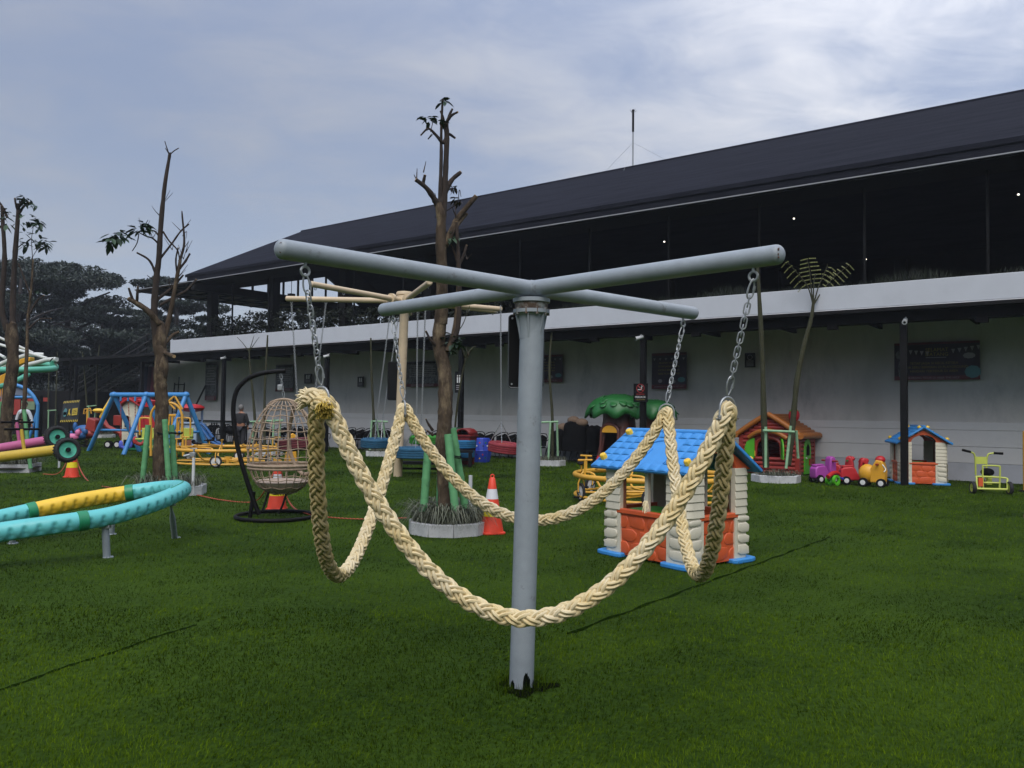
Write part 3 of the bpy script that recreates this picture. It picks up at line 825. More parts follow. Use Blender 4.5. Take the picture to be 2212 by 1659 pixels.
# tree C, in the middle behind the rig
cb = G(965, 1150)
TC = Tree('pruned_tree', 'tall pruned tree between the beige pole and the grey pole, almost bare', (cb.x, cb.y + 0.05, 0), cb.y + 0.05, 'pruned lawn trees'); TC.k = .74
L = TC.limb
L([(965, 1152), (962, 1050, .02), (958, 960, 0), (962, 880, 0), (960, 800, .03), (948, 740, .05), (953, 680, .04)], 0.150, 0.118, bark, 'trunk', 16, False, 0.07, 8)
L([(953, 700, .04), (955, 600, .02), (952, 520, 0), (953, 470, 0), (946, 440, 0)], 0.118, 0.075, bark, 'stem', 12, False, .07)
L([(975, 745, .03), (990, 700, .06), (992, 600, .08), (988, 520, .10), (986, 480, .10)], 0.05, 0.03, bark_dark)
L([(946, 445, 0), (935, 425, -.05), (920, 405, -.12), (898, 388, -.18)], 0.062, 0.036, bark_dark)
L([(913, 400, -.1), (918, 378, -.14)], 0.034, 0.026, bark_dark)
L([(948, 445, 0), (960, 420, .06), (975, 390, .1), (995, 372, .14)], 0.055, 0.035, bark_dark)
L([(958, 470, .02), (962, 380, .08), (965, 300, .1), (964, 264, .1)], 0.06, 0.042, bark_dark, cut=False)
L([(950, 440, .02), (953, 340, .06), (953, 290, .07), (956, 214, .08)], 0.038, 0.020, bark_dark, cut=False)
L([(964, 285, .1), (957, 255, .12), (952, 240, .12)], .03, .02, bark_dark)
L([(964, 266, .1), (975, 250, .04), (989, 242, 0)], .03, .02, bark_dark)
L([(966, 262, .1), (971, 248, .16), (977, 236, .2)], .028, .02, bark_dark)
L([(955, 308, .06), (940, 290, .0), (925, 278, -.05), (909, 294 - 2, -.08)], .035, .014, bark_dark)
L([(958, 310, .08), (968, 290, .14), (983, 300 - 2, .2)], .033, .022, bark_dark)
L([(963, 300, .1), (962, 285, .15), (960, 272, .17)], .03, .022, bark_dark)
L([(960, 530, .02), (978, 495, .1), (990, 470, .15), (1028, 424, .2)], .075, .045, bark)
L([(985, 490, .1), (1000, 470, .2), (1008, 462, .24)], .04, .03, bark)
L([(968, 760, .0), (985, 700, .1), (992, 600, .1), (990, 570, .12)], .06, .036, bark)
L([(990, 575, .12), (983, 550, .1), (975, 530, .1)], .024, .015, bark_dark)
L([(990, 575, .12), (1000, 555, .18), (1008, 530, .2)], .03, .022, bark_dark)
L([(990, 570, .12), (991, 545, .14), (992, 535, .14)], .017, .012, bark_dark)
L([(943, 748, .0), (930, 735, -.08), (920, 715, -.1)], .03, .018, bark_dark)
L([(980, 1000, .08), (985, 900, .12), (1000, 800, .15), (1012, 765, .16)], .022, .014, sapling_bark)
L([(1005, 772, .16), (1020, 752, .2), (1028, 748, .22)], .014, .01, sapling_bark)
L([(1005, 772, .16), (995, 745, .15), (985, 720, .12)], .014, .008, sapling_bark)
L([(985, 720, .12), (1000, 700, .14), (1015, 660, .14)], .011, .005, sapling_bark)
L([(935, 930, -.05), (925, 915, -.1), (920, 905, -.12)], .03, .012, bark_dark)
L([(936, 940, -.05), (922, 930, -.1)], .03, .012, bark_dark)
L([(958, 220, .08), (965, 218, .1)], .008, .004, bark_dark, cut=False)
L([(930, 285, 0), (935, 265, 0), (940, 250, 0)], .008, .005, bark_dark, cut=False)
L([(940, 470, .1), (985, 440, .25), (992, 410, .3), (996, 425, .3)], .010, .005, bark_dark, cut=False)
TC.leaves([(965, 745, .05, .12), (978, 730, .05, .10), (986, 738, .0, .08), (968, 757, .05, .09), (972, 512, .1, .07), (978, 506, .12, .05)], leaf_near, .085, 10)
TC.leaves([(958, 216, .08, .05), (922, 258, 0, .07), (935, 257, 0, .06), (948, 262, .05, .05)], leaf_near, .075, 9)
TC.leaves([(988, 430, .3, .07), (978, 407, .3, .05)], leaf_dry, .06, 12)
planter_ring('round_planter', 'low round whitewashed planter with arching grass under the middle tree', (cb.x + .02, cb.y + .05, 0), .54, .16, 10, grass_n=820, gh=.56)
def rel(u, v, y, b): return P(u, v, y) - Vector((b.x, b.y, 0))
cz = Vector((cb.x, cb.y + .05, 0))
supports('tree_support', 'thick green bamboo stakes tied round the middle tree', cz, [rel(915, 1105, cz.y - .12, cz), rel(985, 1122, cz.y - .26, cz), rel(1005, 1098, cz.y + .10, cz), rel(950, 1100, cz.y + .25, cz)],
         [rel(926, 955, cz.y - .10, cz), rel(968, 938, cz.y - .18, cz), rel(977, 925, cz.y + .02, cz), rel(955, 945, cz.y + .16, cz)], .053, .98, .17, bamboo_green)

# tree B, left of the hanging chair
bb = G(372, 1072)
TB = Tree('pruned_tree', 'pruned tree with many cut stubs rising behind the turquoise ring', (bb.x - .22, bb.y + .35, 0), bb.y + .35, 'pruned lawn trees'); TB.k = .58
L = TB.limb
L([(345, 1052), (346, 960, 0), (350, 880, 0), (346, 820, 0), (348, 770, 0), (342, 735, 0)], .215, .19, bark, 'trunk', 16, False, .08, 8)
L([(340, 745, 0), (333, 680, -.05), (338, 600, 0), (343, 560, 0), (348, 480, .05), (356, 400, .05), (366, 338, .05), (367, 330, .05)], .13, .035, bark_dark, 'stem', 10, False)
L([(366, 335, .05), (360, 318, 0), (356, 305, 0)], .02, .012, bark_dark)
L([(366, 335, .05), (361, 326, .1), (357, 320, .1)], .014, .012, bark_dark)
L([(367, 334, .05), (376, 326, .1), (386, 320, .1)], .02, .014, bark_dark)
L([(352, 740, 0), (365, 690, .1), (375, 640, .1), (384, 590, .1), (390, 560, .12)], .10, .045, bark, cut=False)
L([(388, 565, .12), (398, 525, .15), (394, 470, .15), (393, 456, .15)], .05, .016, bark_dark)
L([(388, 580, .12), (400, 565, .2), (410, 548, .25)], .045, .032, bark_dark)
L([(382, 590, .1), (380, 560, .0), (385, 535, -.05)], .03, .024, bark_dark)
L([(345, 700, -.05), (320, 672, -.15), (295, 655, -.25), (277, 645, -.3)], .10, .07, bark)
L([(290, 655, -.25), (284, 640, -.3), (278, 618 + 4, -.35)], .055, .03, bark_dark)
L([(296, 652, -.25), (297, 632, -.3), (298, 615 + 4, -.3)], .045, .035, bark_dark)
L([(338, 648, 0), (362, 630, .1), (375, 618, .15), (396, 590 + 4, .2)], .06, .03, bark_dark)
L([(345, 660, 0), (380, 640, .15), (402, 628, .2), (424, 604, .3)], .055, .035, bark_dark)
L([(340, 610, 0), (332, 580, -.05), (320, 560, -.1), (296, 548 - 2, -.1)], .045, .028, bark_dark)
L([(338, 608, 0), (325, 600, -.08), (318, 595, -.1)], .016, .012, bark_dark)
L([(346, 530, .03), (330, 515, -.05), (315, 510, -.1), (300, 502, -.12)], .034, .016, bark_dark, cut=False)
L([(346, 515, .03), (335, 500, .0), (322, 482 + 16, .02)], .03, .02, bark_dark)
L([(345, 560, .03), (372, 525, .1), (390, 500, .14), (408, 484, .2)], .035, .022, bark_dark)
L([(352, 500, .03), (365, 520, .05), (383, 540, .1), (388, 560, .12)], .03, .02, bark_dark)
L([(300, 502, -.12), (310, 490, -.1), (320, 475, -.1)], .014, .009, bark_dark)
L([(300, 505, -.12), (296, 525, -.12), (286, 542, -.12)], .018, .014, bark_dark)
L([(306, 500, -.12), (290, 502, -.2), (265, 500, -.25), (248, 508, -.3)], .012, .005, bark_dark, cut=False)
L([(306, 502, -.12), (304, 490, -.2), (300, 470, -.2)], .011, .006, bark_dark, cut=False)
L([(350, 470, .05), (335, 455, 0), (328, 445, 0)], .011, .006, bark_dark, cut=False)
L([(393, 540, .12), (402, 530, .1), (408, 520, .1)], .018, .006, bark_dark, cut=False)
L([(394, 510, .12), (403, 500, .1), (402, 515, .1)], .012, .006, bark_dark, cut=False)
L([(352, 760, 0), (370, 768, -.2), (376, 770, -.3)], .075, .06, bark)
L([(355, 745, 0), (372, 725, .1), (386, 717, .15)], .06, .045, bark)
TB.leaves([(246, 512, -.3, .13), (262, 506, -.28, .13), (238, 520, -.3, .10), (298, 494, -.2, .08), (312, 484, -.1, .05)], leaf_near, .13, 11)
planter_ring('square_planter', 'low white planter with drooping grass behind the turquoise ring', (bb.x - .22, bb.y + .42, 0), .66, .17, 8, grass_n=600, gh=.5)
bz_ = Vector((bb.x - .22, bb.y + .35, 0))
supports('tree_support', 'thick green bamboo stakes tied to the left pruned trunk', bz_, [rel(306, 1060, bz_.y - .2, bz_), rel(366, 1062, bz_.y - .3, bz_), rel(380, 1055, bz_.y - .05, bz_)],
         [rel(320, 918, bz_.y - .16, bz_), rel(356, 906, bz_.y - .24, bz_), rel(370, 918, bz_.y - .05, bz_)], .05, 1.12, .22, bamboo_green)

TB.burl(346, 738, 0, .118, .40); TB.burl(350, 795, 0, .122, .30)
def twigs(T, ends, n, ln, lo=-.5):
    for (u, v, dy) in ends:
        for k in range(n):
            du, dv = random.uniform(-1, 1) * ln * .6, -random.uniform(.4, 1) * ln
            T.limb([(u, v, dy), (u + du * .5, v + dv * .45, dy + random.uniform(-.05, .1)), (u + du * 1.1, v + dv, dy + random.uniform(-.08, .15))], .013, .006, bark_dark, 'twig', 5, False, .1, 3)
twigs(TB, [(392, 500, .14), (396, 560, .14), (348, 470, .05), (352, 440, .05), (330, 515, -.03), (384, 600, .1), (372, 540, .1), (366, 620, .1), (310, 508, -.1), (402, 545, .2)], 2, 34)
twigs(TC, [(900, 388, -.18), (915, 372, -.12), (925, 300, 0), (1008, 560, .2), (1012, 770, .16), (985, 720, .12), (945, 440, 0), (985, 470, .1)], 2, 26)

# tree A, at the left edge
ab = G(20, 1022)
TA = Tree('pruned_tree', 'pruned tree with upright leafy stems cut by the left edge', (ab.x, ab.y + .4, 0), ab.y + .4, 'pruned lawn trees'); TA.k = .58
L = TA.limb
L([(14, 1000), (12, 940, 0), (18, 860, 0), (28, 780, 0), (25, 700, 0)], .26, .22, bark, 'trunk', 14, False, .08, 8)
L([(15, 715, 0), (4, 660, 0), (10, 560, 0), (6, 480, 0), (4, 445, 0)], .13, .06, bark_dark)
L([(28, 720, 0), (28, 650, .1), (32, 560, .1), (38, 480, .1), (40, 440, .1)], .13, .075, bark_dark)
L([(40, 462, .1), (52, 445, .2), (62, 436, .2)], .06, .04, bark_dark)
L([(38, 455, .1), (34, 440, .0), (32, 428, 0)], .05, .035, bark_dark)
L([(38, 455, .1), (46, 438, .0), (52, 426, 0)], .045, .03, bark_dark)
L([(16, 470, 0), (6, 448, 0), (-2, 436, 0)], .055, .04, bark_dark)
L([(45, 985, -.05), (52, 880, 0), (58, 760, .1), (60, 690, .1), (68, 620, .1), (72, 560, .1)], .10, .03, bark, 'stem', 10, False)
L([(66, 640, .1), (52, 600, .1), (40, 570, .1)], .045, .03, bark_dark)
L([(62, 680, .1), (80, 650, .2), (95, 642 - 4, .2)], .05, .028, bark_dark)
L([(62, 710, .1), (85, 690, .2), (110, 688, .2)], .045, .025, bark_dark)
L([(66, 620, .1), (70, 560, .1), (68, 520, .1), (72, 490, .1)], .02, .01, bark_dark, cut=False)
L([(68, 560, .1), (80, 540, .2), (95, 530, .2)], .014, .007, bark_dark, cut=False)
L([(60, 700, .1), (70, 650, .2), (75, 590, .2)], .02, .009, bark_dark, cut=False)
TA.leaves([(60, 475, .1, .28), (72, 500, .15, .32), (85, 522, .2, .22), (50, 525, .1, .2), (78, 482, .1, .16), (18, 478, .1, .25), (66, 440, .2, .18), (50, 430, 0, .1), (95, 530, .2, .08), (12, 465, .1, .22), (82, 478, .2, .1), (100, 525, .2, .08)], leaf_near, .115, 15)
TA.leaves([(120, 645 + 130, .2, .15), (90, 600 + 24, .2, .12)], leaf_near, .08, 8)
planter_ring('square_planter', 'white planter with long grass at the left edge behind the seesaw', (ab.x - .12, ab.y + .45, 0), .62, .2, 4, rz=.25, sq=True, grass_n=800, gh=.6)
TA.burl(26, 730, 0, .140, .42)
az_ = Vector((ab.x, ab.y + .4, 0))
supports('tree_support', 'green bamboo stakes tied to the trunk at the left edge', az_, [rel(66, 1012, az_.y - .3, az_), rel(-6, 1000, az_.y + .2, az_)], [rel(52, 885, az_.y - .2, az_), rel(4, 868, az_.y + .1, az_)], .045, 1.25, .2, bamboo_green)

# saplings in bamboo frames along the canopy
def sapling(label, plabel, slabel, base_uv, trunks, frame, r=.05, pr=.5, sq=False, group='young trees in front of the canopy'):
    b0 = G(*base_uv); b0 = Vector((b0.x, b0.y + pr * .8, 0))
    T = Tree('sapling_tree', label, b0, b0.y, group)
    for tr in trunks:
        T.limb(tr, r, r * .45, sapling_bark, 'trunk', 8, False, .1)
    planter_ring('low_planter', plabel, b0, pr, .17, 8, grass_n=330, gh=.34)
    ft, tp, bars = [], [], []
    for (u0, v0, u1, v1, dy) in frame[0]:
        ft.append(rel(u0, v0, b0.y + dy, b0)); tp.append(rel(u1, v1, b0.y + dy * .8, b0))
    for (u0, v0, u1, v1, dy) in frame[1]:
        bars.append((rel(u0, v0, b0.y + dy, b0), rel(u1, v1, b0.y + dy, b0)))
    s_ = supports('sapling_support', slabel, b0, ft, tp, .034, None, 0, bamboo_pale)
    for a_, c_ in bars:
        q = MB(); stake(q, a_, c_, .03); q.build('crossbar', bamboo_pale, s_)
    return T
T1 = sapling('two young trees in one planter, one topped with fern like leaves', 'low white planter before the red log cabin', 'pale green bamboo frame before the red log cabin', (1690, 1044),
        [[(1655, 1010), (1650, 900, 0), (1647, 780, 0), (1640, 640, 0), (1636, 578, 0)], [(1702, 1005), (1712, 920, .1), (1722, 820, .1), (1737, 745, .1), (1752, 690, .1), (1757, 655, .1)]],
        ([(1654, 1010, 1654, 922, -.3), (1698, 1012, 1708, 920, -.3), (1724, 990, 1720, 930, .3)], [(1648, 930, 1716, 933, -.33)]), .085, .58)
L = T1.limb
for e in ([(1757, 660, .1), (1745, 620, .1), (1722, 590, .0), (1700, 565, -.1)], [(1757, 660, .1), (1752, 620, .1), (1748, 580, .1), (1742, 558, .1)], [(1757, 660, .1), (1775, 630, .2), (1800, 600, .25), (1835, 572, .3)], [(1757, 660, .1), (1768, 620, .1), (1785, 580, .1), (1788, 570, .1)], [(1757, 655, .1), (1758, 610, 0), (1762, 590, 0)]):
    L(e, .018, .006, sapling_bark, 'frond_stem', 6, False)
def frond(T, a, b_, n=9, ln=.26, w=.03):
    A, B = T.pt(*a), T.pt(*b_); ax = (B - A).normalized(); sd = ax.cross(Vector((0, -1, .3))).normalized()
    vs, at_ = [], []
    for k in range(n):
        t = (k + .4) / n
        c = A.lerp(B, t); l_ = ln * (1.15 - .75 * abs(t - .45))
        for s_ in (-1, 1):
            tip = c + sd * s_ * l_ + ax * l_ * .12 + Vector((0, 0, -.05))
            prev = c
            m_ = 8                                  # small leaflets along each rib
            for i in range(1, m_):
                p_ = c.lerp(tip, i / m_); d_ = ax * w * .5
                q_ = (tip - c).normalized() * (l_ / m_ * .42)
                vs += [p_ - q_ - d_, p_ + q_ - d_ * .9, p_ + q_ + d_, p_ - q_ + d_ * .9]
                at_ += [random.random()] * 4
    v = np.array([tuple(x) for x in vs]); f = np.arange(len(v)).reshape(-1, 4)
    tag(arr_mesh('frond', v, f, leaf_fern, T.t, attr=np.array(at_)), kind='stuff')
frond(T1, (1735, 625, .1), (1692, 562, -.1), 6, .17)
frond(T1, (1756, 615, .1), (1745, 553, .1), 7, .26)
frond(T1, (1782, 622, .2), (1840, 568, .3), 7, .17)
frond(T1, (1778, 606, .1), (1800, 574, .1), 4, .13)
sapling('thin young tree just right of the grey pole', 'low white planter right of the grey pole', 'pale green bamboo frame right of the grey pole', (1188, 1007),
        [[(1193, 990), (1193, 900, 0), (1187, 800, 0), (1192, 720, 0), (1198, 678, 0)]], ([(1184, 1000, 1189, 912, -.25), (1205, 985, 1203, 908, .2), (1168, 985, 1165, 915, .2)], [(1150, 913, 1206, 911, -.1)]), .05, .5)
sapling('thin young tree left of the beige pole', 'low white planter left of the beige pole', 'pale green bamboo frame left of the beige pole', (815, 986),
        [[(808, 975), (807, 900, 0), (803, 820, 0), (801, 730, 0)]], ([(799, 972, 803, 908, -.25), (822, 970, 812, 905, .2), (832, 965, 828, 908, .2)], [(803, 910, 838, 911, -.1)]), .06, .5)
T4 = sapling('thin young tree with bare fork, behind the hanging chair arc', 'low white planter behind the hanging egg chair', 'pale green bamboo frame behind the hanging egg chair', (570, 985),
        [[(552, 975), (550, 900, 0), (545, 840, 0), (540, 790, 0), (538, 752, 0)], [(572, 975), (571, 900, .1), (573, 820, .1), (577, 748, .1), (578, 724, .1)]], ([(588, 975, 592, 905, -.25), (602, 965, 606, 908, .1), (545, 968, 548, 910, .2)], [(540, 911, 612, 908, -.1)]), .055, .55)
for e in ([(538, 760, 0), (525, 742, 0), (512, 728, 0)], [(539, 758, 0), (545, 738, 0), (549, 725, 0)], [(539, 758, 0), (550, 742, .1), (560, 728, .1)]):
    T4.limb(e, .016, .007, sapling_bark, 'twig', 5, False)
sapling('thin leaning young tree behind the hazard sign', 'low white planter beside the blue swing set', 'pale green bamboo frame beside the blue swing set', (203, 946),
        [[(208, 940), (208, 880, 0), (210, 800, 0), (215, 745, 0)], [(190, 940), (188, 880, .1), (182, 800, .1), (178, 760, .1)]], ([(191, 938, 192, 876, -.3), (200, 935, 208, 876, .2)], [(188, 878, 208, 876, -.1)]), .06, .75)
sapling('slim young tree left of the hazard sign by the stairs', 'low planter at the foot of the stairs', 'pale green bamboo frame by the stairs', (118, 940),
        [[(105, 935), (104, 880, 0), (106, 800, 0)], [(120, 935), (121, 860, .1), (124, 760, .1)]], ([(104, 935, 105, 885, -.3), (122, 935, 122, 888, .2)], [(103, 887, 122, 886, -.1)]), .06, .6)
# ------------------------------------------------------------------ grey rope swing rig
HUB = Vector((0.11, 4.76, 2.335))
EYES = {'LF': Vector((-.975, 3.745, 2.27)), 'RF': Vector((1.125, 3.745, 2.27)), 'RL': Vector((-.86, 5.76, 2.27)), 'RR': Vector((1.225, 5.76, 2.27))}
rig = thing('rope_swing', 'grey steel pole with four horizontal round ended arms, nearest in the playground', 'rope swing', (0.075, 4.76, 0))
def rl(p): return Vector(p) - Vector((0.075, 4.76, 0))
# pole: open jagged foot standing over the cut turf
q = MB()
n = 48; vs, fs = [], []
rows = 26
for i in range(rows):
    for j in range(n):
        a = 2 * math.pi * j / n
        z = 0.0 + i / (rows - 1) * 2.19
        if i == 0:
            z = -0.01
        cx = 0.042 * z / 2.19
        vs.append((cx + .0715 * math.cos(a), .0715 * math.sin(a), z))
for i in range(rows - 1):
    for j in range(n):
        fs.append((i * n + j, i * n + (j + 1) % n, (i + 1) * n + (j + 1) % n, (i + 1) * n + j))
q.add(vs, fs)
q.build('pole', gray_paint, rig)
# rotten notch at the foot, facing the camera, plus dirt crack lines
q = MB()
for (a0, a1, h) in ((-84, -46, .105), (-148, -124, .05), (-30, -12, .045)):
    ring = []
    m_ = 9
    for k in range(m_ + 1):
        a = R(a0 + (a1 - a0) * k / m_); hh = h * (.35 + .65 * math.sin(math.pi * (k + .5) / (m_ + 1))) * random.uniform(.8, 1.15)
        ring.append(((.0722 * math.cos(a), .0722 * math.sin(a), -.02), (.0722 * math.cos(a), .0722 * math.sin(a), hh)))
    for k in range(m_):
        (b0, t0), (b1, t1) = ring[k], ring[k + 1]
        q.add([b0, b1, t1, t0], [(0, 1, 2, 3)])
q.build('rotten_foot', mat('dark_rot', (0.006, 0.008, 0.005), 0.98, .4, 40, spec=0.0), rig)
hb_ = rl(HUB)
# bare infill and torn turf round the foot
q = MB(); vs = [(.03, 0, .004)]
for i in range(40):
    a = i * .157; r_ = .135 + .035 * math.sin(a * 3 + 1) + .022 * math.sin(a * 7) + random.uniform(-.012, .012)
    vs.append((.02 + r_ * 1.15 * math.cos(a), r_ * math.sin(a) - .02, .003))
q.add(vs, [(0, i + 1, (i + 1) % 40 + 1) for i in range(40)]); tag(q.build('torn_turf_patch', mat('dark_infill', (0.006, 0.008, 0.004), .98, .5, 60, .8, 90, spec=0.0), None), 'dark bare patch of torn turf round the grey pole foot', 'turf patch', kind='stuff').location = (0.075, 4.76, 0)
nb_ = 520
a = rng.uniform(0, 6.283, nb_); rr = rng.uniform(.072, .20, nb_); L_ = rng.uniform(.03, .085, nb_)
bs_ = np.stack([rr * np.cos(a), rr * np.sin(a), np.zeros(nb_)], 1); az = a + rng.normal(0, 1.2, nb_)
d_ = np.stack([np.cos(az), np.sin(az), np.zeros(nb_)], 1); sd_ = np.stack([-np.sin(az), np.cos(az), np.zeros(nb_)], 1) * .0016
tip_ = bs_ + np.array([0, 0, 1.0]) * L_[:, None] + d_ * (L_ * rng.uniform(.1, .7, nb_))[:, None]
v = np.stack([bs_ - sd_, bs_ + sd_, tip_], 1).reshape(-1, 3)
o = arr_mesh('torn_turf', v, np.arange(nb_ * 3).reshape(-1, 3), turf, attr=np.repeat(rng.uniform(0, .6, nb_), 3)); o.location = (0.075, 4.76, 0); tag(o, 'loose long turf blades standing up round the grey pole foot', 'grass', kind='stuff')
q = MB(); q.lathe([(.07, -.30), (.075, -.20), (.082, -.165), (.10, -.15), (.108, -.149), (.108, -.128), (.09, -.126)], 32, hb_); q.build('lower_flange', gray_paint, rig)
q = MB(); q.lathe([(.092, -.128), (.098, -.12), (.098, -.085), (.092, -.08)], 32, hb_); q.build('bearing', rusty_steel, rig)
q = MB(); q.lathe([(.09, -.086), (.11, -.084), (.11, -.062), (.10, -.06), (.02, -.058)], 32, hb_); q.build('upper_flange', gray_paint, rig)
for k in range(10):
    a = k * .628
    q = MB()
    q.cyl((hb_.x + .1 * math.cos(a), hb_.y + .1 * math.sin(a), hb_.z - .16), (hb_.x + .1 * math.cos(a), hb_.y + .1 * math.sin(a), hb_.z - .118), .009, n=6)
    q.build('flange_bolt', rusty_steel, rig)
q = MB(); q.ell(hb_, (.052, .052, .052)); q.build('hub', gray_paint, rig)
q = MB()
for key, e in EYES.items():                         # weld beads where the arms meet
    d = Vector((e.x - HUB.x, e.y - HUB.y, 0)).normalized(); s_ = Vector((-d.y, d.x, 0))
    d2 = (d + s_ * .98).normalized(); up = Vector((0, 0, 1))
    q.tube([hb_ + d2 * (.002 + .064 * abs(math.cos(t_))) + up * (.047 * math.sin(t_)) for t_ in [-1.45 + i * .242 for i in range(13)]], .005, 6)
q.build('weld_bead', gray_paint, rig)
for k in range(6):
    a = k * 1.047 + .3
    q = MB(); q.prism([(.07, -.30), (.10, -.15), (.07, -.15)], -.004, .004, 'xz', Matrix.Translation(hb_) @ Matrix.Rotation(a, 4, 'Z')); q.build('gusset', gray_paint, rig)
for key, e in EYES.items():
    d = Vector((e.x - HUB.x, e.y - HUB.y, 0)); L = d.length; d.normalize()
    tip = HUB + d * (L + .115)
    q = MB()
    pts = [HUB + d * .03, HUB + d * (L * .5), tip]; rs = [.047, .047, .047]
    for k in range(1, 7):                           # round cap
        a = k / 6 * math.pi / 2
        pts.append(tip + d * (.047 * .8 * math.sin(a))); rs.append(max(.001, .047 * math.cos(a)))
    q.tube([rl(p) for p in pts], rs, 28)
    am = q.build('arm', gray_paint, rig, angle=60)
    if key in ('LF', 'RF'):                         # rust chips on the two near caps
        s_ = d.cross(Vector((0, 0, 1)))
        q = MB()
        for (o, z, r_) in ((.012, .012, .006), (.016, -.004, .0045), (.004, .002, .0035), (.010, -.014, .005), (-.004, .016, .003)):
            toward = Vector((0, -1, 0)); toward = (toward - d * toward.dot(d)).normalized() * .8 + d * .55
            c_ = tip + (d * .02 + Vector((0, -1, 0)) * .0405 - d * .022 + s_ * o * .4 + Vector((0, 0, z * 1.4)))
            q.ell(rl(c_), (r_ * .75, r_ * .35, r_ * 1.1), 8, 6)
        q.build('rust_chip', rust, am)
    q = MB(); q.tube(arc(rl(e + Vector((0, 0, -.022))), .022, 0, 2 * math.pi - .01, 16, d), .0065, 7, closed=False); q.cyl(rl(e + Vector((0, 0, .0))), rl(e + Vector((0, 0, .03))), .008, n=8); q.build('eyelet', galv, rig)
# notice board fixed to the back of the pole
nb = thing('notice_board', 'black round cornered board fixed behind the grey pole', 'board', (0.083, 4.90, 1.97))
q = MB()
def rrect(w, h, r, n=5):
    o = []
    for (sx, sy, a0) in ((1, 1, 0), (-1, 1, 90), (-1, -1, 180), (1, -1, 270)):
        for k in range(n + 1):
            a = R(a0 + 90 * k / n)
            o.append((sx * (w / 2 - r) + r * math.cos(a), sy * (h / 2 - r) + r * math.sin(a)))
    return o
q.prism(rrect(.22, .45, .022), -.02, .02); q.build('panel', black_panel, nb, .004)
q = MB(); q.tube([(x, -.021, z) for x, z in rrect(.214, .444, .021)], .0035, 5, closed=True); q.build('rim', mat('board_rim', (.09, .10, .11), .4, .1), nb)
q = MB(); q.cyl((-.085, -.021, -.20), (-.085, -.028, -.20), .006, n=8); q.cyl((-.085, -.021, .20), (-.085, -.028, .20), .006, n=8); q.build('screw', galv, nb)
q = MB(); q.box((.07, -.03, .1), (.03, .03, .04)); q.box((.07, -.03, -.1), (.03, .03, .04)); q.build('bracket', black_steel, nb)
q = MB(); q.tube([(-.02, 0, .22), (-.05, 0, .26), (-.075, 0, .285)], .002, 4); q.build('wire', black_steel, nb)

# ------------------------------------------------------------------ chains
link_mesh = None
def make_link():
    global link_mesh
    q = MB()
    a, b_ = .0125, .0095
    pts = arc((0, 0, a - .001), b_, 0, math.pi, 6) + arc((0, 0, -a + .001), b_, math.pi, 2 * math.pi, 6)
    q.tube(pts, .0028, 6, closed=True)
    return q
def chain(label, p0, p1, group=None, scale=1.0, ends=True, name='chain', sag=0.0, m_=None, cap=.045):
    p0, p1 = Vector(p0), Vector(p1)
    t = thing(name, label, 'chain', p0, group=group)
    L = (p1 - p0).length; ax = (p1 - p0) / L
    k0 = 0.0
    if ends:
        for (a_, sgn) in ((p0, 1), (p1, -1)):       # snap hook at each end
            q = MB()
            o = ax * sgn
            M_ = ax.orthogonal().normalized() if abs(ax.z) < .5 else Vector((1, .35, 0)).normalized()
            pts = []
            for k in range(18):
                an_ = 2 * math.pi * k / 18
                w = .016 - .006 * math.cos(an_)
                pts.append(o * (cap - cap * math.cos(an_)) + M_ * (w * math.sin(an_)))
            q.tube([(a_ - p0) + p for p in pts], .0045, 7, closed=True)
            h_ = q.build('snap_hook', galv, t)
            q = MB(); q.cyl((a_ - p0) + o * cap * .7 + M_ * .0155, (a_ - p0) + o * cap * 1.15 + M_ * .0165, .0068, n=8); q.build('hook_sleeve', galv, h_)
        k0 = cap * 2 - .006
    pitch = .0262 * scale
    n_ = max(1, int(round((L - 2 * k0) / pitch)))
    base = None
    quat = (-ax).to_track_quat('Z', 'Y')
    for i in range(n_):
        c_ = ax * (k0 + (i + .5) * (L - 2 * k0) / n_)
        if base is None:
            base = make_link().build('link', m_ or galv, t); o = base
        else:
            o = base.copy(); C.objects.link(o); o.parent = t
        o.location = c_; o.scale = (scale,) * 3
        o.rotation_mode = 'QUATERNION'
        from mathutils import Quaternion
        o.rotation_quaternion = quat @ Quaternion((0, 0, 1), R(90) * (i % 2) + .5 + random.uniform(-.12, .12))
    return t
CL = {'LF': Vector((-.905, 3.83, 1.648)), 'RF': Vector((1.035, 3.83, 1.655)), 'RL': Vector((-.762, 5.66, 1.648)), 'RR': Vector((1.095, 5.66, 1.64))}
RR_ = .043
GAP = {'LF': .085, 'RF': .08, 'RL': .085, 'RR': .08}
# ------------------------------------------------------------------ the braided rope
def loop_pts(A, B, sag, out, n=60):
    ps = []
    for i in range(n):
        s = i / n; k = 4 * s * (1 - s)
        k = k ** .93
        ps.append(A.lerp(B, s) + Vector((out[0] * k, out[1] * k, -sag * k)))
    return ps
lf0 = CL['LF'] + Vector((.035, -.03, -.005)); lf1 = CL['LF'] + Vector((-.03, .02, -.03))
path = [lf0 + Vector((-.13, .04, .005)), lf0 + Vector((-.09, .028, .022)), lf0 + Vector((-.05, .012, .024)), lf0 + Vector((-.02, .004, .016))]
path += loop_pts(lf0, CL['RF'], 1.028, (0, .03))
path += loop_pts(CL['RF'], CL['RR'], .985, (.03, 0))
path += loop_pts(CL['RR'], CL['RL'], .80, (0, -.02))
path += loop_pts(CL['RL'], lf1, .995, (-.13, 0))
path += [lf1, lf1 + Vector((.012, -.03, .02)), lf1 + Vector((.035, -.06, .02)), lf1 + Vector((.06, -.10, .0)), lf1 + Vector((.075, -.12, -.03))]
pp = np.array([tuple(p) for p in path])
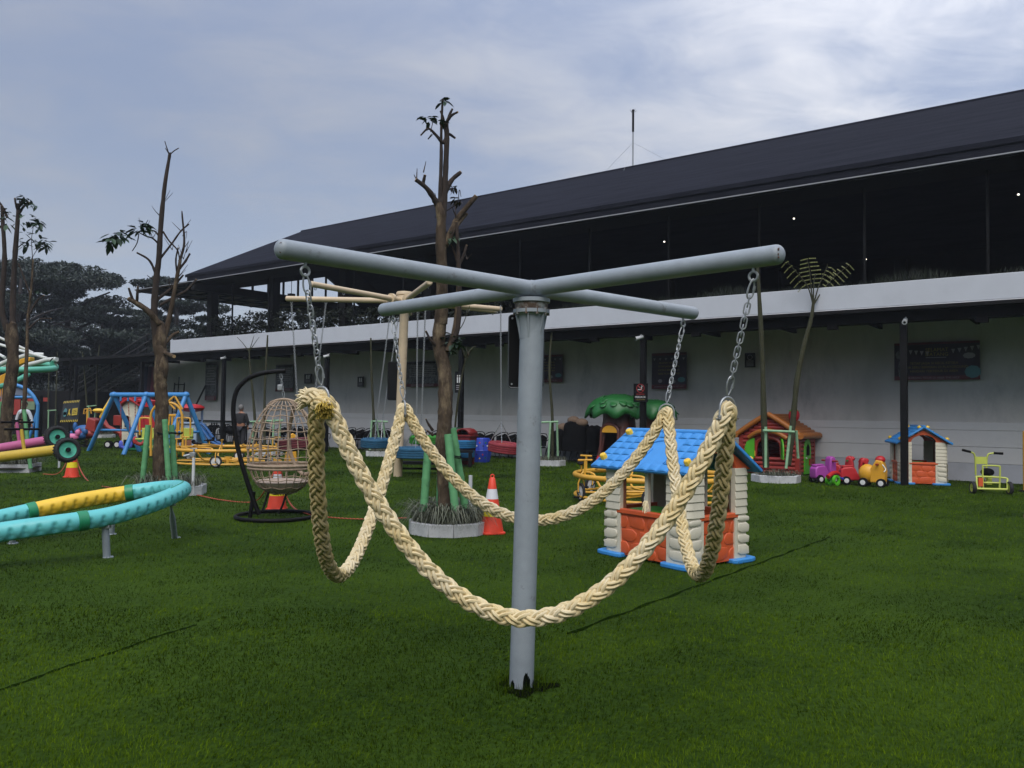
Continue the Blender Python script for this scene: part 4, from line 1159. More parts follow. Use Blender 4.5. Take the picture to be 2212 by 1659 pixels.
def resample(p, st):
    d = np.r_[0, np.cumsum(np.linalg.norm(np.diff(p, axis=0), axis=1))]
    s = np.arange(0, d[-1], st)
    return np.stack([np.interp(s, d, p[:, k]) for k in range(3)], 1)
pp = resample(pp, .008)
ker = np.exp(-0.5 * (np.arange(-14, 15) / 4.2) ** 2); ker /= ker.sum()
pad = np.concatenate([np.repeat(pp[:1], 14, 0), pp, np.repeat(pp[-1:], 14, 0)])
pp = np.stack([np.convolve(pad[:, k], ker, 'valid') for k in range(3)], 1)
pp = resample(pp, .0075)
N = len(pp)
tan = np.gradient(pp, axis=0); tan /= np.linalg.norm(tan, axis=1)[:, None]
nr = np.zeros_like(tan); nr[0] = np.cross(tan[0], [0, 0, 1.0]); nr[0] /= np.linalg.norm(nr[0])
for i in range(1, N):
    v = nr[i - 1] - tan[i] * (nr[i - 1] @ tan[i]); nr[i] = v / np.linalg.norm(v)
bnm = np.cross(tan, nr)
arcl = np.arange(N) * .0075
CLP = {}
for _k, _c in CL.items():
    _d = np.abs(pp[:, :2] - np.array([_c.x, _c.y])).sum(1) - pp[:, 2] * .8
    if _k == 'LF': _d[len(pp) // 2:] = 9
    _i = int(_d.argmin()); CLP[_k] = Vector(tuple(pp[_i]))
for key, lb in (('LF', 'thick silver chain from the near left grey arm to the frayed rope ends'), ('RF', 'thick silver chain hanging from the near right grey arm'), ('RL', 'silver chain hanging from the far left grey arm'), ('RR', 'silver chain hanging from the far right grey arm')):
    chain(lb, EYES[key] + Vector((0, 0, -.034)), CLP[key] + Vector((0, 0, RR_ + .018)), 'chains of the grey rope swing', 1.35 if key in ('LF', 'RF') else 1.25, cap=.047)

rope_mats = []
def rope_mat():
    m = bpy.data.materials.new('rope_fibre'); m.use_nodes = True
    t = m.node_tree; b = t.nodes['Principled BSDF']; b.inputs['Roughness'].default_value = .82; b.inputs['Specular IOR Level'].default_value = .25
    uv = t.nodes.new('ShaderNodeUVMap'); uv.uv_map = 'uv'
    mp_ = t.nodes.new('ShaderNodeMapping'); mp_.inputs['Rotation'].default_value = (0, 0, R(24)); mp_.inputs['Scale'].default_value = (14, 230, 1)
    t.links.new(uv.outputs[0], mp_.inputs[0])
    nz = t.nodes.new('ShaderNodeTexNoise'); nz.inputs['Scale'].default_value = 1; nz.inputs['Detail'].default_value = 4
    t.links.new(mp_.outputs[0], nz.inputs[0])
    tc_ = t.nodes.new('ShaderNodeTexCoord')
    n2_ = t.nodes.new('ShaderNodeTexNoise'); n2_.inputs['Scale'].default_value = 5; n2_.inputs['Detail'].default_value = 5
    t.links.new(tc_.outputs['Object'], n2_.inputs[0])
    r1 = t.nodes.new('ShaderNodeValToRGB'); e = r1.color_ramp.elements
    e[0].position, e[1].position = .28, .66
    e[0].color, e[1].color = (*S('c2aa72'), 1), (*S('f0e6cb'), 1)
    t.links.new(nz.outputs[0], r1.inputs[0])
    at_ = t.nodes.new('ShaderNodeAttribute'); at_.attribute_name = 'rnd'      # grime from riders plus underside shade painted into the colour
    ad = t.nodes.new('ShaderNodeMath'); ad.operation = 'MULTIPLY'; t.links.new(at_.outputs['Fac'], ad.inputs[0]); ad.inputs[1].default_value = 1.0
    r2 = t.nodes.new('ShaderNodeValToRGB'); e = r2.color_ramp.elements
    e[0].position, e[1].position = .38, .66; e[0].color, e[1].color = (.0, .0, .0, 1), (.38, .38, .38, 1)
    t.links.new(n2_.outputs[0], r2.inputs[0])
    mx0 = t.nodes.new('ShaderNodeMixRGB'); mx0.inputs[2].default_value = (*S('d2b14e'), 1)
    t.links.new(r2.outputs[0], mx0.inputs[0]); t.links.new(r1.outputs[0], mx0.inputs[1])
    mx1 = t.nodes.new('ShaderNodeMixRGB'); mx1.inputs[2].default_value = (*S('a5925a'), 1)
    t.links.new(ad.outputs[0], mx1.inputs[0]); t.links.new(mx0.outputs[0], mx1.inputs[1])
    t.links.new(mx1.outputs[0], b.inputs['Base Color'])
    bp_ = t.nodes.new('ShaderNodeBump'); bp_.inputs['Strength'].default_value = .9; bp_.inputs['Distance'].default_value = .004
    t.links.new(nz.outputs[0], bp_.inputs['Height']); t.links.new(bp_.outputs[0], b.inputs['Normal'])
    return m
RM = rope_mat()
rope = thing('braided_rope', 'thick cream braided rope hung in four loops from the grey arms', 'rope', CL['LF'] + Vector((0, 0, 0)))
ro = np.array(tuple(CL['LF']))
# dirt and painted shade along the near halves of the two side loops
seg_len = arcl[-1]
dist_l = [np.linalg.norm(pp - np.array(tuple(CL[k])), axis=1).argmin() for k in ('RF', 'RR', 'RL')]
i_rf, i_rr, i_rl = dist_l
grime_shade = np.zeros(N)
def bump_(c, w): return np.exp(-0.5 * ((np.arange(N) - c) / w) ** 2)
grime_shade[i_rf + 6:i_rf + int((i_rr - i_rf) * .52)] = .95
grime_shade[i_rl + int((N - i_rl) * .49):N - 22] = .95
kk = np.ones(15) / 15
grime_shade = np.convolve(grime_shade, kk, 'same')
per, Rm, amp, rad_t, rad_r, dw, NS = .255, .0262, .0044, .0096, .0118, .17, 9
for k in range(6):
    sgn = 1 if k < 3 else -1
    th0 = sgn * (2 * math.pi * arcl / per + .25 * np.sin(arcl * 1.7)) + (k % 3) * 2 * math.pi / 3
    th = th0 - sgn * dw * np.sin(3 * th0)
    rr_ = Rm + amp * np.tanh(sgn * np.cos(3 * th0)) / math.tanh(1)
    c = pp + nr * (rr_ * np.cos(th))[:, None] + bnm * (rr_ * np.sin(th))[:, None]
    t_ = np.gradient(c, axis=0); t_ /= np.linalg.norm(t_, axis=1)[:, None]
    o_ = c - pp; o_ -= t_ * np.sum(o_ * t_, 1)[:, None]; o_ /= np.linalg.norm(o_, axis=1)[:, None]
    s_ = np.cross(t_, o_)
    j = np.arange(NS + 1) / NS * 2 * math.pi
    for sd in (-1, 1):                               # every strand lies as a pair
        wv = 1 + .06 * np.sin(arcl * 23 + k + sd) + .04 * np.sin(arcl * 71 + 2 * k + 3 * sd)
        cc = c + s_ * (sd * .0099) + o_ * (.0012 * np.sin(arcl * 37 + k * 2 + sd))[:, None]
        ring = cc[:, None, :] + (o_[:, None, :] * (np.cos(j) * rad_r)[None, :, None] + s_[:, None, :] * (np.sin(j) * rad_t)[None, :, None]) * wv[:, None, None]
        v = ring.reshape(-1, 3) - ro
        i = np.arange(N - 1)[:, None] * (NS + 1); q_ = np.arange(NS)[None, :]
        a_ = (i + q_).reshape(-1); f = np.stack([a_, a_ + 1, a_ + NS + 2, a_ + NS + 1], 1)
        uv = np.stack([np.repeat(arcl, NS + 1), np.tile(j / (2 * math.pi) * .1, N)], 1)
        gr = np.clip(np.repeat(grime_shade, NS + 1) * (0.66 + .1 * np.sin(k * 2.1 + sd)) + rng.normal(0, .03, N * (NS + 1)), 0, 1)
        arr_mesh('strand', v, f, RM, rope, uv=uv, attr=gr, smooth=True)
# frayed ends
def fray(c, d, n_, L, r_, m_, nm='frayed_end'):
    q = MB()
    d = Vector(d).normalized(); a = d.orthogonal().normalized(); b_ = d.cross(a)
    for k in range(n_):
        an = random.uniform(0, 6.28); rr = r_ * math.sqrt(random.random())
        p0 = a * rr * math.cos(an) + b_ * rr * math.sin(an)
        out_ = (p0 * random.uniform(.1, .6) + d * L * random.uniform(.4, 1.0) + Vector((random.uniform(-1, 1), random.uniform(-1, 1), random.uniform(-1, 1))) * L * .16)
        q.tube([p0, p0 + out_ * .5 + Vector((0, 0, .002)), p0 + out_ + Vector((0, 0, -.004))], [.0032, .0036, .0018], 4)
    o = q.build(nm, m_, rope); o.location = Vector(c) - CL['LF']
fr_pale = mat('frayed_pale_fibre', S('e2d3ad'), .9, .15, 60); fr_yel = mat('frayed_yellow_fibre', S('bda34a'), .9, .25, 60)
fray(Vector(tuple(pp[0])) + Vector((.012, 0, 0)), (-1, .1, .12), 190, .045, .037, fr_pale)
fray(Vector(tuple(pp[-1])) + Vector((-.006, .01, .01)), (.3, -.75, -.6), 210, .036, .034, fr_yel)
fray(P(1395, 1082, 5.52), (-.1, -.3, -1), 16, .075, .012, fr_pale, 'loose_yarn')
# U bolts that clamp the rope to each chain
for key, lb in (('LF', 'steel U bolt gripping the frayed rope ends'), ('RF', 'steel U bolt over the rope below the near right chain'), ('RL', 'steel U bolt over the rope below the far left chain'), ('RR', 'steel U bolt over the rope below the far right chain')):
    c = CLP[key]
    t = thing('rope_clamp', lb, 'clamp', c, group='U bolts on the rope')
    d = {'LF': Vector((.75, -.5, 0)), 'RF': Vector((.8, .5, 0)), 'RL': Vector((.35, -.9, 0)), 'RR': Vector((-.9, .25, 0))}[key].normalized()
    q = MB()
    wd = .052
    pts = [d * wd + Vector((0, 0, -.065))] + arc((0, 0, .0), wd, 0, math.pi, 14, d) + [-d * wd + Vector((0, 0, -.065))]
    q.tube(pts, .0058, 8); q.build('u_bolt', galv, t)
    q = MB()
    for s_ in (-1, 1):
        q.cyl(d * wd * s_ + Vector((0, 0, -.044)), d * wd * s_ + Vector((0, 0, -.034)), .011, n=6)
    q.build('nut', galv, t)
    q = MB(); q.box((0, 0, -.05), (2 * wd + .03, .022, .006), math.atan2(d.y, d.x)); q.build('clamp_bar', rusty_steel, t)

# ------------------------------------------------------------------ beige tyre swing carousel
bg_ = G(859, 1029)
BH = P(868, 650, bg_.y).z
tsr = thing('tyre_carousel', 'beige steel pole with six arms standing behind the middle tree', 'tyre carousel', (bg_.x, bg_.y, 0))
B0 = Vector((bg_.x, bg_.y, 0))
q = MB(); q.cyl((0, 0, -.05), (.10, 0, BH - .18), .108, n=28); q.build('pole', beige_paint, tsr)
q = MB(); q.lathe([(.10, -.28), (.16, -.2), (.20, -.17), (.20, .10), (.19, .12), (.21, .14), (.21, .18), (.19, .22), (.001, .24)], 28, (.10, 0, BH)); q.build('hub', beige_paint, tsr)
q = MB()
for k in range(12):
    a = k * .5236; q.ell((.10 + .2 * math.cos(a), .2 * math.sin(a), BH + .07), (.02, .02, .02), 6, 4)
q.build('hub_bolt', beige_paint, tsr)
tips = [(-2.75, -1.2), (-2.80, .95), (1.05, -1.9), (2.38, -.85), (2.35, 1.35), (-.2, 2.6)]
tipuv = [(619, 645), (625, 605), (928, 610), (1072, 672), None, None]
hub_c = B0 + Vector((.10, 0, BH))
arms = []
for i, uvp in enumerate(tipuv):
    if uvp is None:
        e = hub_c + Vector((tips[i][0], tips[i][1], 0))
    else:                                           # arms are level: find the depth at which the seen tip lies at hub height
        d_ = ray(*uvp); e_ = (hub_c.z - EYE) / d_.z; e = d_ * e_ + Vector((0, 0, EYE))
        v_ = e - hub_c; v_.z = 0
        if v_.length > 3.1: v_ = v_.normalized() * 3.0
        e = hub_c + v_
    arms.append(e)
    dr = (e - hub_c).normalized()
    q = MB(); q.tube([hub_c - B0 + dr * .15, e - B0, e - B0 + dr * .02], [.066, .066, .045], 18); am = q.build('arm', beige_paint, tsr)
    q = MB(); q.tube([hub_c - B0 + dr * .42, hub_c - B0 + dr * .46], .125, 18); q.tube([hub_c - B0 + dr * .47, hub_c - B0 + dr * .51], .125, 18); q.build('arm_flange', beige_paint, am)
    q = MB()
    for L_ in (.12, .95):
        p_ = e - B0 - dr * L_ + Vector((0, 0, -.085)); q.tube(arc(p_, .028, 0, 6.2, 10, dr), .009, 5)
    q.build('eyelet', galv, am)
def tyre(name, label, c, R_, w, m_, rz=0.0, tiltx=0.0, group=None, holes=True):
    t = thing(name, label, 'tyre', c, rz, group)
    t.rotation_euler = (tiltx, 0, rz)
    ri = R_ * .56
    prof = [(ri, -w * .30), (ri + .02, -w * .42), (R_ * .80, -w * .5), (R_ * .93, -w * .46)]
    ng = 4
    for k in range(ng):
        z0 = -w * .40 + k * w * .8 / ng; z1 = z0 + w * .8 / ng
        prof += [(R_, z0 + .006), (R_, z1 - .014), (R_ * .965, z1 - .008), (R_ * .965, z1 - .002)]
    prof += [(R_ * .93, w * .46), (R_ * .80, w * .5), (ri + .02, w * .42), (ri, w * .30), (ri, -w * .30)]
    q = MB(); q.lathe(prof, 40); q.build('tread', m_, t, angle=30)
    q = MB()
    for k in range(20):
        a = k * .314
        q.box((R_ * .87 * math.cos(a), R_ * .87 * math.sin(a), w * .485), (R_ * .10, .012, .01), a)
    q.build('sidewall_rib', m_, t)
    if holes:
        q = MB()
        for k in range(9):                          # cord net across the hole
            o = (k - 4) * ri * .22; h_ = math.sqrt(max(0, ri * ri - o * o))
            q.tube([(o, -h_, w * .3), (o, 0, w * .26), (o, h_, w * .3)], .008, 4); q.tube([(-h_, o, w * .3), (0, o, w * .26), (h_, o, w * .3)], .008, 4)
        q.build('seat_net', chain_plastic, t)
    return t
TS = 'tyre swings of the beige frame'
t1 = P(899, 978, 19.3); t2 = P(1091, 967, 19.6); t3 = P(644, 960, 19.4); t4 = P(812, 957, 22.2)
ty = [('blue tyre swing with orange net beside the middle tree trunk', t1, .50, .28, tyre_blue, .0), ('red tyre swing left of the grey pole', t2, .42, .25, tyre_red, .12), ('dull red tyre swing seen through the hanging egg chair', t3, .46, .28, tyre_darkred, -.14), ('smaller blue tyre swing left of the beige pole', t4, .42, .26, tyre_blue, .05)]
for lb, c, r_, w_, m_, tl in ty:
    tyre('tyre_swing', lb, c, r_, w_, m_, random.uniform(0, 1), tl, TS)
def hang(lb, top, tyre_c, r_, w_):
    top = Vector(top); mid = Vector((tyre_c.x, tyre_c.y, tyre_c.z + .62))
    t = chain(lb, top, mid, 'thin chains of the tyre swings', 1.75, False, 'swing_chain')
    for k in range(3):
        a = k * 2.094 + .6
        q = MB(); p1 = Vector((tyre_c.x + r_ * .72 * math.cos(a), tyre_c.y + r_ * .72 * math.sin(a), tyre_c.z + w_ * .48))
        k_ = 14
        for i in range(k_):
            c0, c1 = mid.lerp(p1, (i + .05) / k_) - top, mid.lerp(p1, (i + .95) / k_) - top
            q.cyl(c0, c1, .008 if i % 2 else .013, n=5)
        q.build('bridle', galv, t)
def along(i, back): 
    d_ = (arms[i] - hub_c).normalized(); return arms[i] - d_ * back + Vector((0, 0, -.10))
hang('thin chain above the dull red tyre behind the hanging chair', along(0, .12), t3, .46, .28)
hang('thin chain beside the left rope loop, second from the beige arm tip', along(0, .95), t3 + Vector((.32, 0, 0)), .2, .28)
hang('thin chain above the blue tyre, nearer the beige pole', Vector((t1.x - .02, t1.y, hub_c.z - .1)), t1, .50, .28)
hang('thin chain above the blue tyre, nearer the tree trunk', Vector((t1.x + .16, t1.y + .1, hub_c.z - .1)), t1 + Vector((.1, .1, 0)), .4, .28)
hang('thin chain left of the grey pole holding the red tyre', Vector((t2.x - .15, t2.y, hub_c.z - .1)), t2 + Vector((-.1, 0, 0)), .42, .25)
hang('thin chain just left of the beige pole, outer one', Vector((t4.x + .32, t4.y, hub_c.z - .1)), t4, .42, .26)
hang('thin chain just left of the beige pole, inner one', Vector((t4.x + .55, t4.y + .1, hub_c.z - .1)), t4 + Vector((.15, .1, 0)), .3, .26)
nb2 = thing('notice_board', 'black board fixed behind the beige pole', 'board', P(853, 823, bg_.y + .1))
q = MB(); q.prism(rrect(.36, .95, .05), -.03, .03); q.build('panel', black_panel, nb2, .006)
q = MB(); q.box((.12, -.05, .1), (.06, .06, .08)); q.build('bracket', black_steel, nb2)

# ------------------------------------------------------------------ hanging egg chair
eb = G(592, 1119); ED = eb.y
es = thing('chair_stand', 'black curved tube stand with a ring base holding the egg chair', 'stand', (eb.x, eb.y, 0))
E0 = Vector((eb.x, eb.y, 0))
q = MB(); q.tube(arc((.02, 0, .035), .56, 0, 6.27, 40, (1, 0, 0), (0, 1, 0)), .028, 10); q.build('base_ring', black_steel, es)
def er(u, v, dy=0): return P(u, v, ED + dy) - E0
q = MB(); q.tube(smooth_path([er(560, 1112), er(548, 1082), er(534, 1040), er(518, 985), er(507, 930), er(504, 880), er(511, 845), er(528, 824), er(548, 812), er(580, 804), er(617, 801)], 6), .034, 12); q.build('curved_pole', black_steel, es)
q = MB(); q.cyl(er(540, 1118), er(548, 1062), .03, n=10); q.build('brace', black_steel, es)
q = MB(); q.box(er(552, 1121), (.36, .09, .03), .15); q.build('foot_plate', black_steel, es)
EC = P(611, 965, ED); 
eg = thing('egg_chair', 'egg shaped rattan hanging chair with beige cushion', 'hanging chair', EC)
HT = P(611, 862, ED).z - EC.z; HB = P(611, 1070, ED).z - EC.z
def erad(z):                                        # radius of the egg at height z
    if z > 0: t = z / HT; return .50 * math.sqrt(max(0, 1 - t ** 2.2)) * (1 - .22 * t) 
    t = z / HB; return .50 * math.sqrt(max(0, 1 - t ** 2.6))
q = MB()
OPEN = (R(18), R(96))                                # opening turned away to the right
def in_open(a, z):
    a = (a + math.pi) % (2 * math.pi) - math.pi
    return OPEN[0] < a < OPEN[1] and -.42 < z < .60
for k in range(22):
    a = 2 * math.pi * k / 22
    run = []
    for i in range(31):
        z = HB * .98 + (HT * .955 - HB * .98) * i / 30
        if in_open(a, z):
            if len(run) > 1: q.tube(run, .0072, 5)
            run = []; continue
        r_ = erad(z); wob = 1 + .012 * math.sin(k * 3 + i)
        run.append((r_ * wob * math.cos(a), r_ * wob * math.sin(a), z))
    if len(run) > 1: q.tube(run, .0072, 5)
zs = [HB * .93, HB * .82, HB * .66, HB * .40, HB * .20, HB * .03, .12, .235, .35, .455, .545, .60]
for z in zs:
    run = []
    for i in range(49):
        a = 2 * math.pi * i / 48
        if in_open(a, z):
            if len(run) > 1: q.tube(run, .0072, 5)
            run = []; continue
        r_ = erad(z) * 1.012
        run.append((r_ * math.cos(a), r_ * math.sin(a), z + .010 * math.sin(i * 1.1 + z * 9)))
    if len(run) > 1: q.tube(run, .0072, 5)
q.build('cane_weave', rattan, eg)
q = MB()
for dz in (-.02, .025):
    z = HB * .40 + dz; q.tube([(erad(z) * 1.02 * math.cos(i * .157), erad(z) * 1.02 * math.sin(i * .157), z) for i in range(40)], .020, 8, closed=True)
q.build('seat_rim', rattan, eg)
q = MB()
rim = []
for i in range(41):
    t = i / 40 * 2 * math.pi
    z = .09 + .52 * math.sin(t); a = (OPEN[0] + OPEN[1]) / 2 + (OPEN[1] - OPEN[0]) / 2 * math.cos(t) * 1.0
    rim.append((erad(z) * 1.02 * math.cos(a), erad(z) * 1.02 * math.sin(a), z))
q.tube(rim, .030, 9)
q.tube(smooth_path([(-.25, .05, .60), (-.16, 0, .665), (0, 0, .70), (.16, 0, .665), (.25, -.02, .60)], 5), .022, 8)
q.tube(smooth_path([(-.25, .05, .60), (-.36, .22, .4), (-.42, .28, .1), (-.40, .26, -.2)], 5), .024, 8)
q.build('opening_rim', rattan, eg)
q = MB(); q.lathe([(.001, HB * .975)] + [(erad(HB * f_) * .965, HB * f_) for f_ in (.96, .93, .88, .82, .76, .71)] + [(erad(HB * .69) * .85, HB * .68), (.26, HB * .74), (.001, HB * .80)], 28); cu_ = q.build('cushion', cushion, eg, angle=80)
q = MB(); q.tube(smooth_path([(-.12, -.25, HB * .9), (-.16, -.27, HB * 1.1), (-.19, -.30, HB * 1.28)], 4), .018, 6); q.tube(smooth_path([(.14, -.28, HB * .93), (.10, -.3, HB * 1.15), (.05, -.33, HB * 1.32)], 4), .018, 6); q.build('strap', black_matt, eg)
hc = P(606, 812, ED)
q = MB(); ch_ = chain('short shiny hook chain holding the egg chair', P(606, 806, ED), Vector((EC.x, EC.y, EC.z + HT + .02)), None, 1.5, True, 'hook_chain', cap=.05)
q = MB(); q.box(Vector((P(605, 837, ED) - P(606, 806, ED))), (.075, .05, .085)); q.build('swivel', galv, ch_, .01)

# ------------------------------------------------------------------ traffic cones, plastic chain line
def cone(label, c, h, rz=0.0):
    t = thing('traffic_cone', label, 'traffic cone', c, rz, 'orange traffic cones on the lawn')
    b_ = .145 * h / .72; tp = .036 * h / .72
    def r_(z): return b_ + (tp - b_) * (z - .04) / (h - .09)
    q = MB(); q.prism([(x * .5, y * .5) for x, y in rrect(.80 * h, .80 * h, .12)], 0, .028, 'xy'); q.build('base', cone_orange, t, .006)
    zz = [.028, .30 * h, .47 * h, .59 * h, .76 * h, h - .05]
    mm = [cone_orange, cone_yellow, cone_orange, cone_white, cone_orange]
    nm = ['lower_body', 'yellow_band', 'middle_body', 'white_band', 'top_body']
    for i in range(5):
        k_ = 1.012 if i in (1, 3) else 1.0
        q = MB(); q.lathe([(r_(zz[i]) * k_, zz[i]), (r_(zz[i + 1]) * k_, zz[i + 1])] + ([(tp * .7, h - .035), (.001, h - .032)] if i == 4 else []), 26); q.build(nm[i], mm[i], t)
    q = MB(); q.tube(arc((0, 0, h - .022), .024, 0, 6.2, 12), .009, 6); q.build('ring', cone_orange, t)
    return t
c1, c2, c3 = G(155, 1031), G(598, 1100), G(1062, 1152)
cone('orange and yellow cone below the seesaw wheels', c1, .74)
cone('orange and yellow cone under the hanging egg chair', c2, .74)
cone('orange and yellow cone right of the middle tree planter', c3, .77, .4)
def pchain(label, pts):
    sp = smooth_path(pts, 14)
    t = thing('plastic_chain', label, 'chain', pts[0], group='orange plastic chains between the cones')
    q = MB(); o = Vector(pts[0])
    for i in range(len(sp) - 1):
        a_, b_ = sp[i] - o, sp[i + 1] - o
        L_ = (b_ - a_).length; m_ = max(1, int(L_ / .05))
        for k in range(m_):
            p0, p1 = a_.lerp(b_, k / m_), a_.lerp(b_, (k + .92) / m_)
            q.tube([p0, p0.lerp(p1, .5) + Vector((0, .012, .004 * (-1) ** k)), p1], [.012, .017, .012], 5, flat=.8 if k % 2 else .5)
    q.build('link_run', chain_plastic, t)
z_ = Vector((0, 0, .02))
pchain('orange plastic chain from the left planter up to the first cone', [G(140, 1023) + z_, G(182, 1031 - 8) + z_, P(115, 1010, c1.y - .1), P(140, 985, c1.y - .1), c1 + Vector((0, 0, .70))] if False else [G(92, 1026) + z_, P(122, 1024, c1.y + .05), P(140, 1005, c1.y), c1 + Vector((-.03, 0, .71))])
pchain('orange plastic chain running from the first cone to the turquoise ring', [c1 + Vector((.03, 0, .70)), P(172, 1012, c1.y - .2), P(195, 1043, c1.y - 1.0), G(240, 1056) + z_, G(330, 1068) + z_])
pchain('orange plastic chain lying from the planter to the second cone', [G(425, 1072) + z_, G(480, 1083) + z_, G(545, 1087) + z_, P(572, 1060, c2.y), c2 + Vector((-.02, 0, .70))])
pchain('orange plastic chain lying from the second cone towards the middle planter', [c2 + Vector((.02, .05, .70)), P(622, 1080, c2.y), G(660, 1112) + z_, G(760, 1124) + z_, G(880, 1122) + z_])

# ------------------------------------------------------------------ turquoise balance ring
br = thing('balance_ring', 'turquoise and yellow ribbed tube loop on short grey posts', 'play ring', G(232, 1204))
o_ = G(232, 1204)
cp = [P(-330, 1215, 7.4), P(-160, 1180, 7.6), P(0, 1150, 8.0), P(120, 1133, 8.25), P(232, 1116, 8.6), P(330, 1088, 9.1), P(386, 1064, 9.7), P(392, 1055, 10.2), P(350, 1055, 10.5), P(255, 1068, 10.4), P(160, 1084, 10.0), P(50, 1108, 9.6), P(-60, 1132, 9.2), P(-250, 1170, 8.6), P(-400, 1200, 8.0)]
sp = smooth_path(cp, 24)
ln = [0.0]
for i in range(1, len(sp)): ln.append(ln[-1] + (sp[i] - sp[i - 1]).length)
def sub(i0, i1): return sp[i0 * 24:i1 * 24 + 1]
def ribbed(pts, m_, nm, r_=.098):
    a = np.array([tuple(p) for p in pts]); a = resample(a, .011)
    k_ = len(a); n_ = 30
    vs, fs = [], []
    for i in range(k_):
        t = a[min(i + 1, k_ - 1)] - a[max(i - 1, 0)]; t = t / np.linalg.norm(t)
        s_ = np.cross(t, [0, 0, 1.0]); s_ /= np.linalg.norm(s_); u_ = np.cross(s_, t)
        for j in range(n_):
            an = 2 * math.pi * j / n_
            x, y = math.cos(an), math.sin(an)
            side = min(1, max(0, abs(x) - .58) / .2) if -.72 < y < .30 else 0          # grip dimples on both flanks
            sw_ = (i * .011 / .125) % 1.0; w = max(0.0, 1 - abs(sw_ - .45) * (2.4 + 2.6 * max(0, y + .5)) )
            r2 = r_ * (1 - .24 * w * side)
            vs.append(tuple(a[i] + (s_ * x + u_ * y) * r2 - np.array(tuple(o_))))
    for i in range(k_ - 1):
        for j in range(n_):
            fs.append((i * n_ + j, i * n_ + (j + 1) % n_, (i + 1) * n_ + (j + 1) % n_, (i + 1) * n_ + j))
    q = MB(); q.add(vs, fs); return q.build(nm, m_, br, angle=80)
ribbed(sub(0, 4)[:-12], p_turq, 'tube_section'); ribbed(sub(4, 7)[-0:] if False else sp[4 * 24 - 12:8 * 24 + 18], p_turq, 'tube_section')
ribbed(sp[8 * 24 + 18:10 * 24 + 20], p_yellow, 'yellow_tube_section'); ribbed(sp[10 * 24 + 20:], p_turq, 'tube_section')
def collar(idx):
    p, t = sp[idx], (sp[idx + 1] - sp[idx - 1]).normalized()
    q = MB(); q.tube([p - t * .05 - o_, p - t * .045 - o_, p + t * .045 - o_, p + t * .05 - o_], [.099, .106, .106, .099], 24); q.build('collar', p_dgreen, br)
for i in (4 * 24 - 12, 8 * 24 + 18, 10 * 24 + 20): collar(i)
q = MB(); s2 = [p + Vector((0, 0, .098)) - o_ for p in sp[6 * 24 - 10:8 * 24 - 12]]; q.tube(s2, .007, 5); q.build('seam_strip', p_dgreen, br)
def rpost(u, v, top, r0=.034, tp_k=.9):
    b_ = G(u, v); tp = Vector(top)
    q = MB()
    q.tube([b_ - o_ + Vector((0, 0, -.02)), b_.lerp(tp, .58) - o_, b_.lerp(tp, .74) - o_, tp - o_], [r0, r0, r0 * (1 + tp_k * 2) / 3, r0 * tp_k], 14)
    o = q.build('post', gray_paint, br)
    q = MB(); q.lathe([(.001, .010), (.052, .010), (.056, .0), (.056, -.01)], 16, b_ - o_ + Vector((.012, 0, 0))); q.build('base_plate', gray_paint, o)
    q = MB(); d_ = Vector((.06, 0, 0)); q.box(tp - o_ + Vector((0, 0, -.03)), (.11, .06, .04)); q.build('bracket', galv, o, .006)
def nearest(u): return min(range(24 * 2, 24 * 9), key=lambda i: abs((sp[i].x / sp[i].y * F + CX) - u) + (0 if i < 24 * 7 else 9999))
rpost(231, 1204, sp[nearest(236)] + Vector((0, 0, -.07)), .038)
rpost(378, 1162, sp[nearest(375)] + Vector((0, 0, -.06)), .034, .25)
rpost(26, 1174, P(30, 1140, 9.35)); rpost(240, 1154, P(246, 1096, 10.1)); rpost(-30, 1235, P(-30, 1165, 7.9), .038)

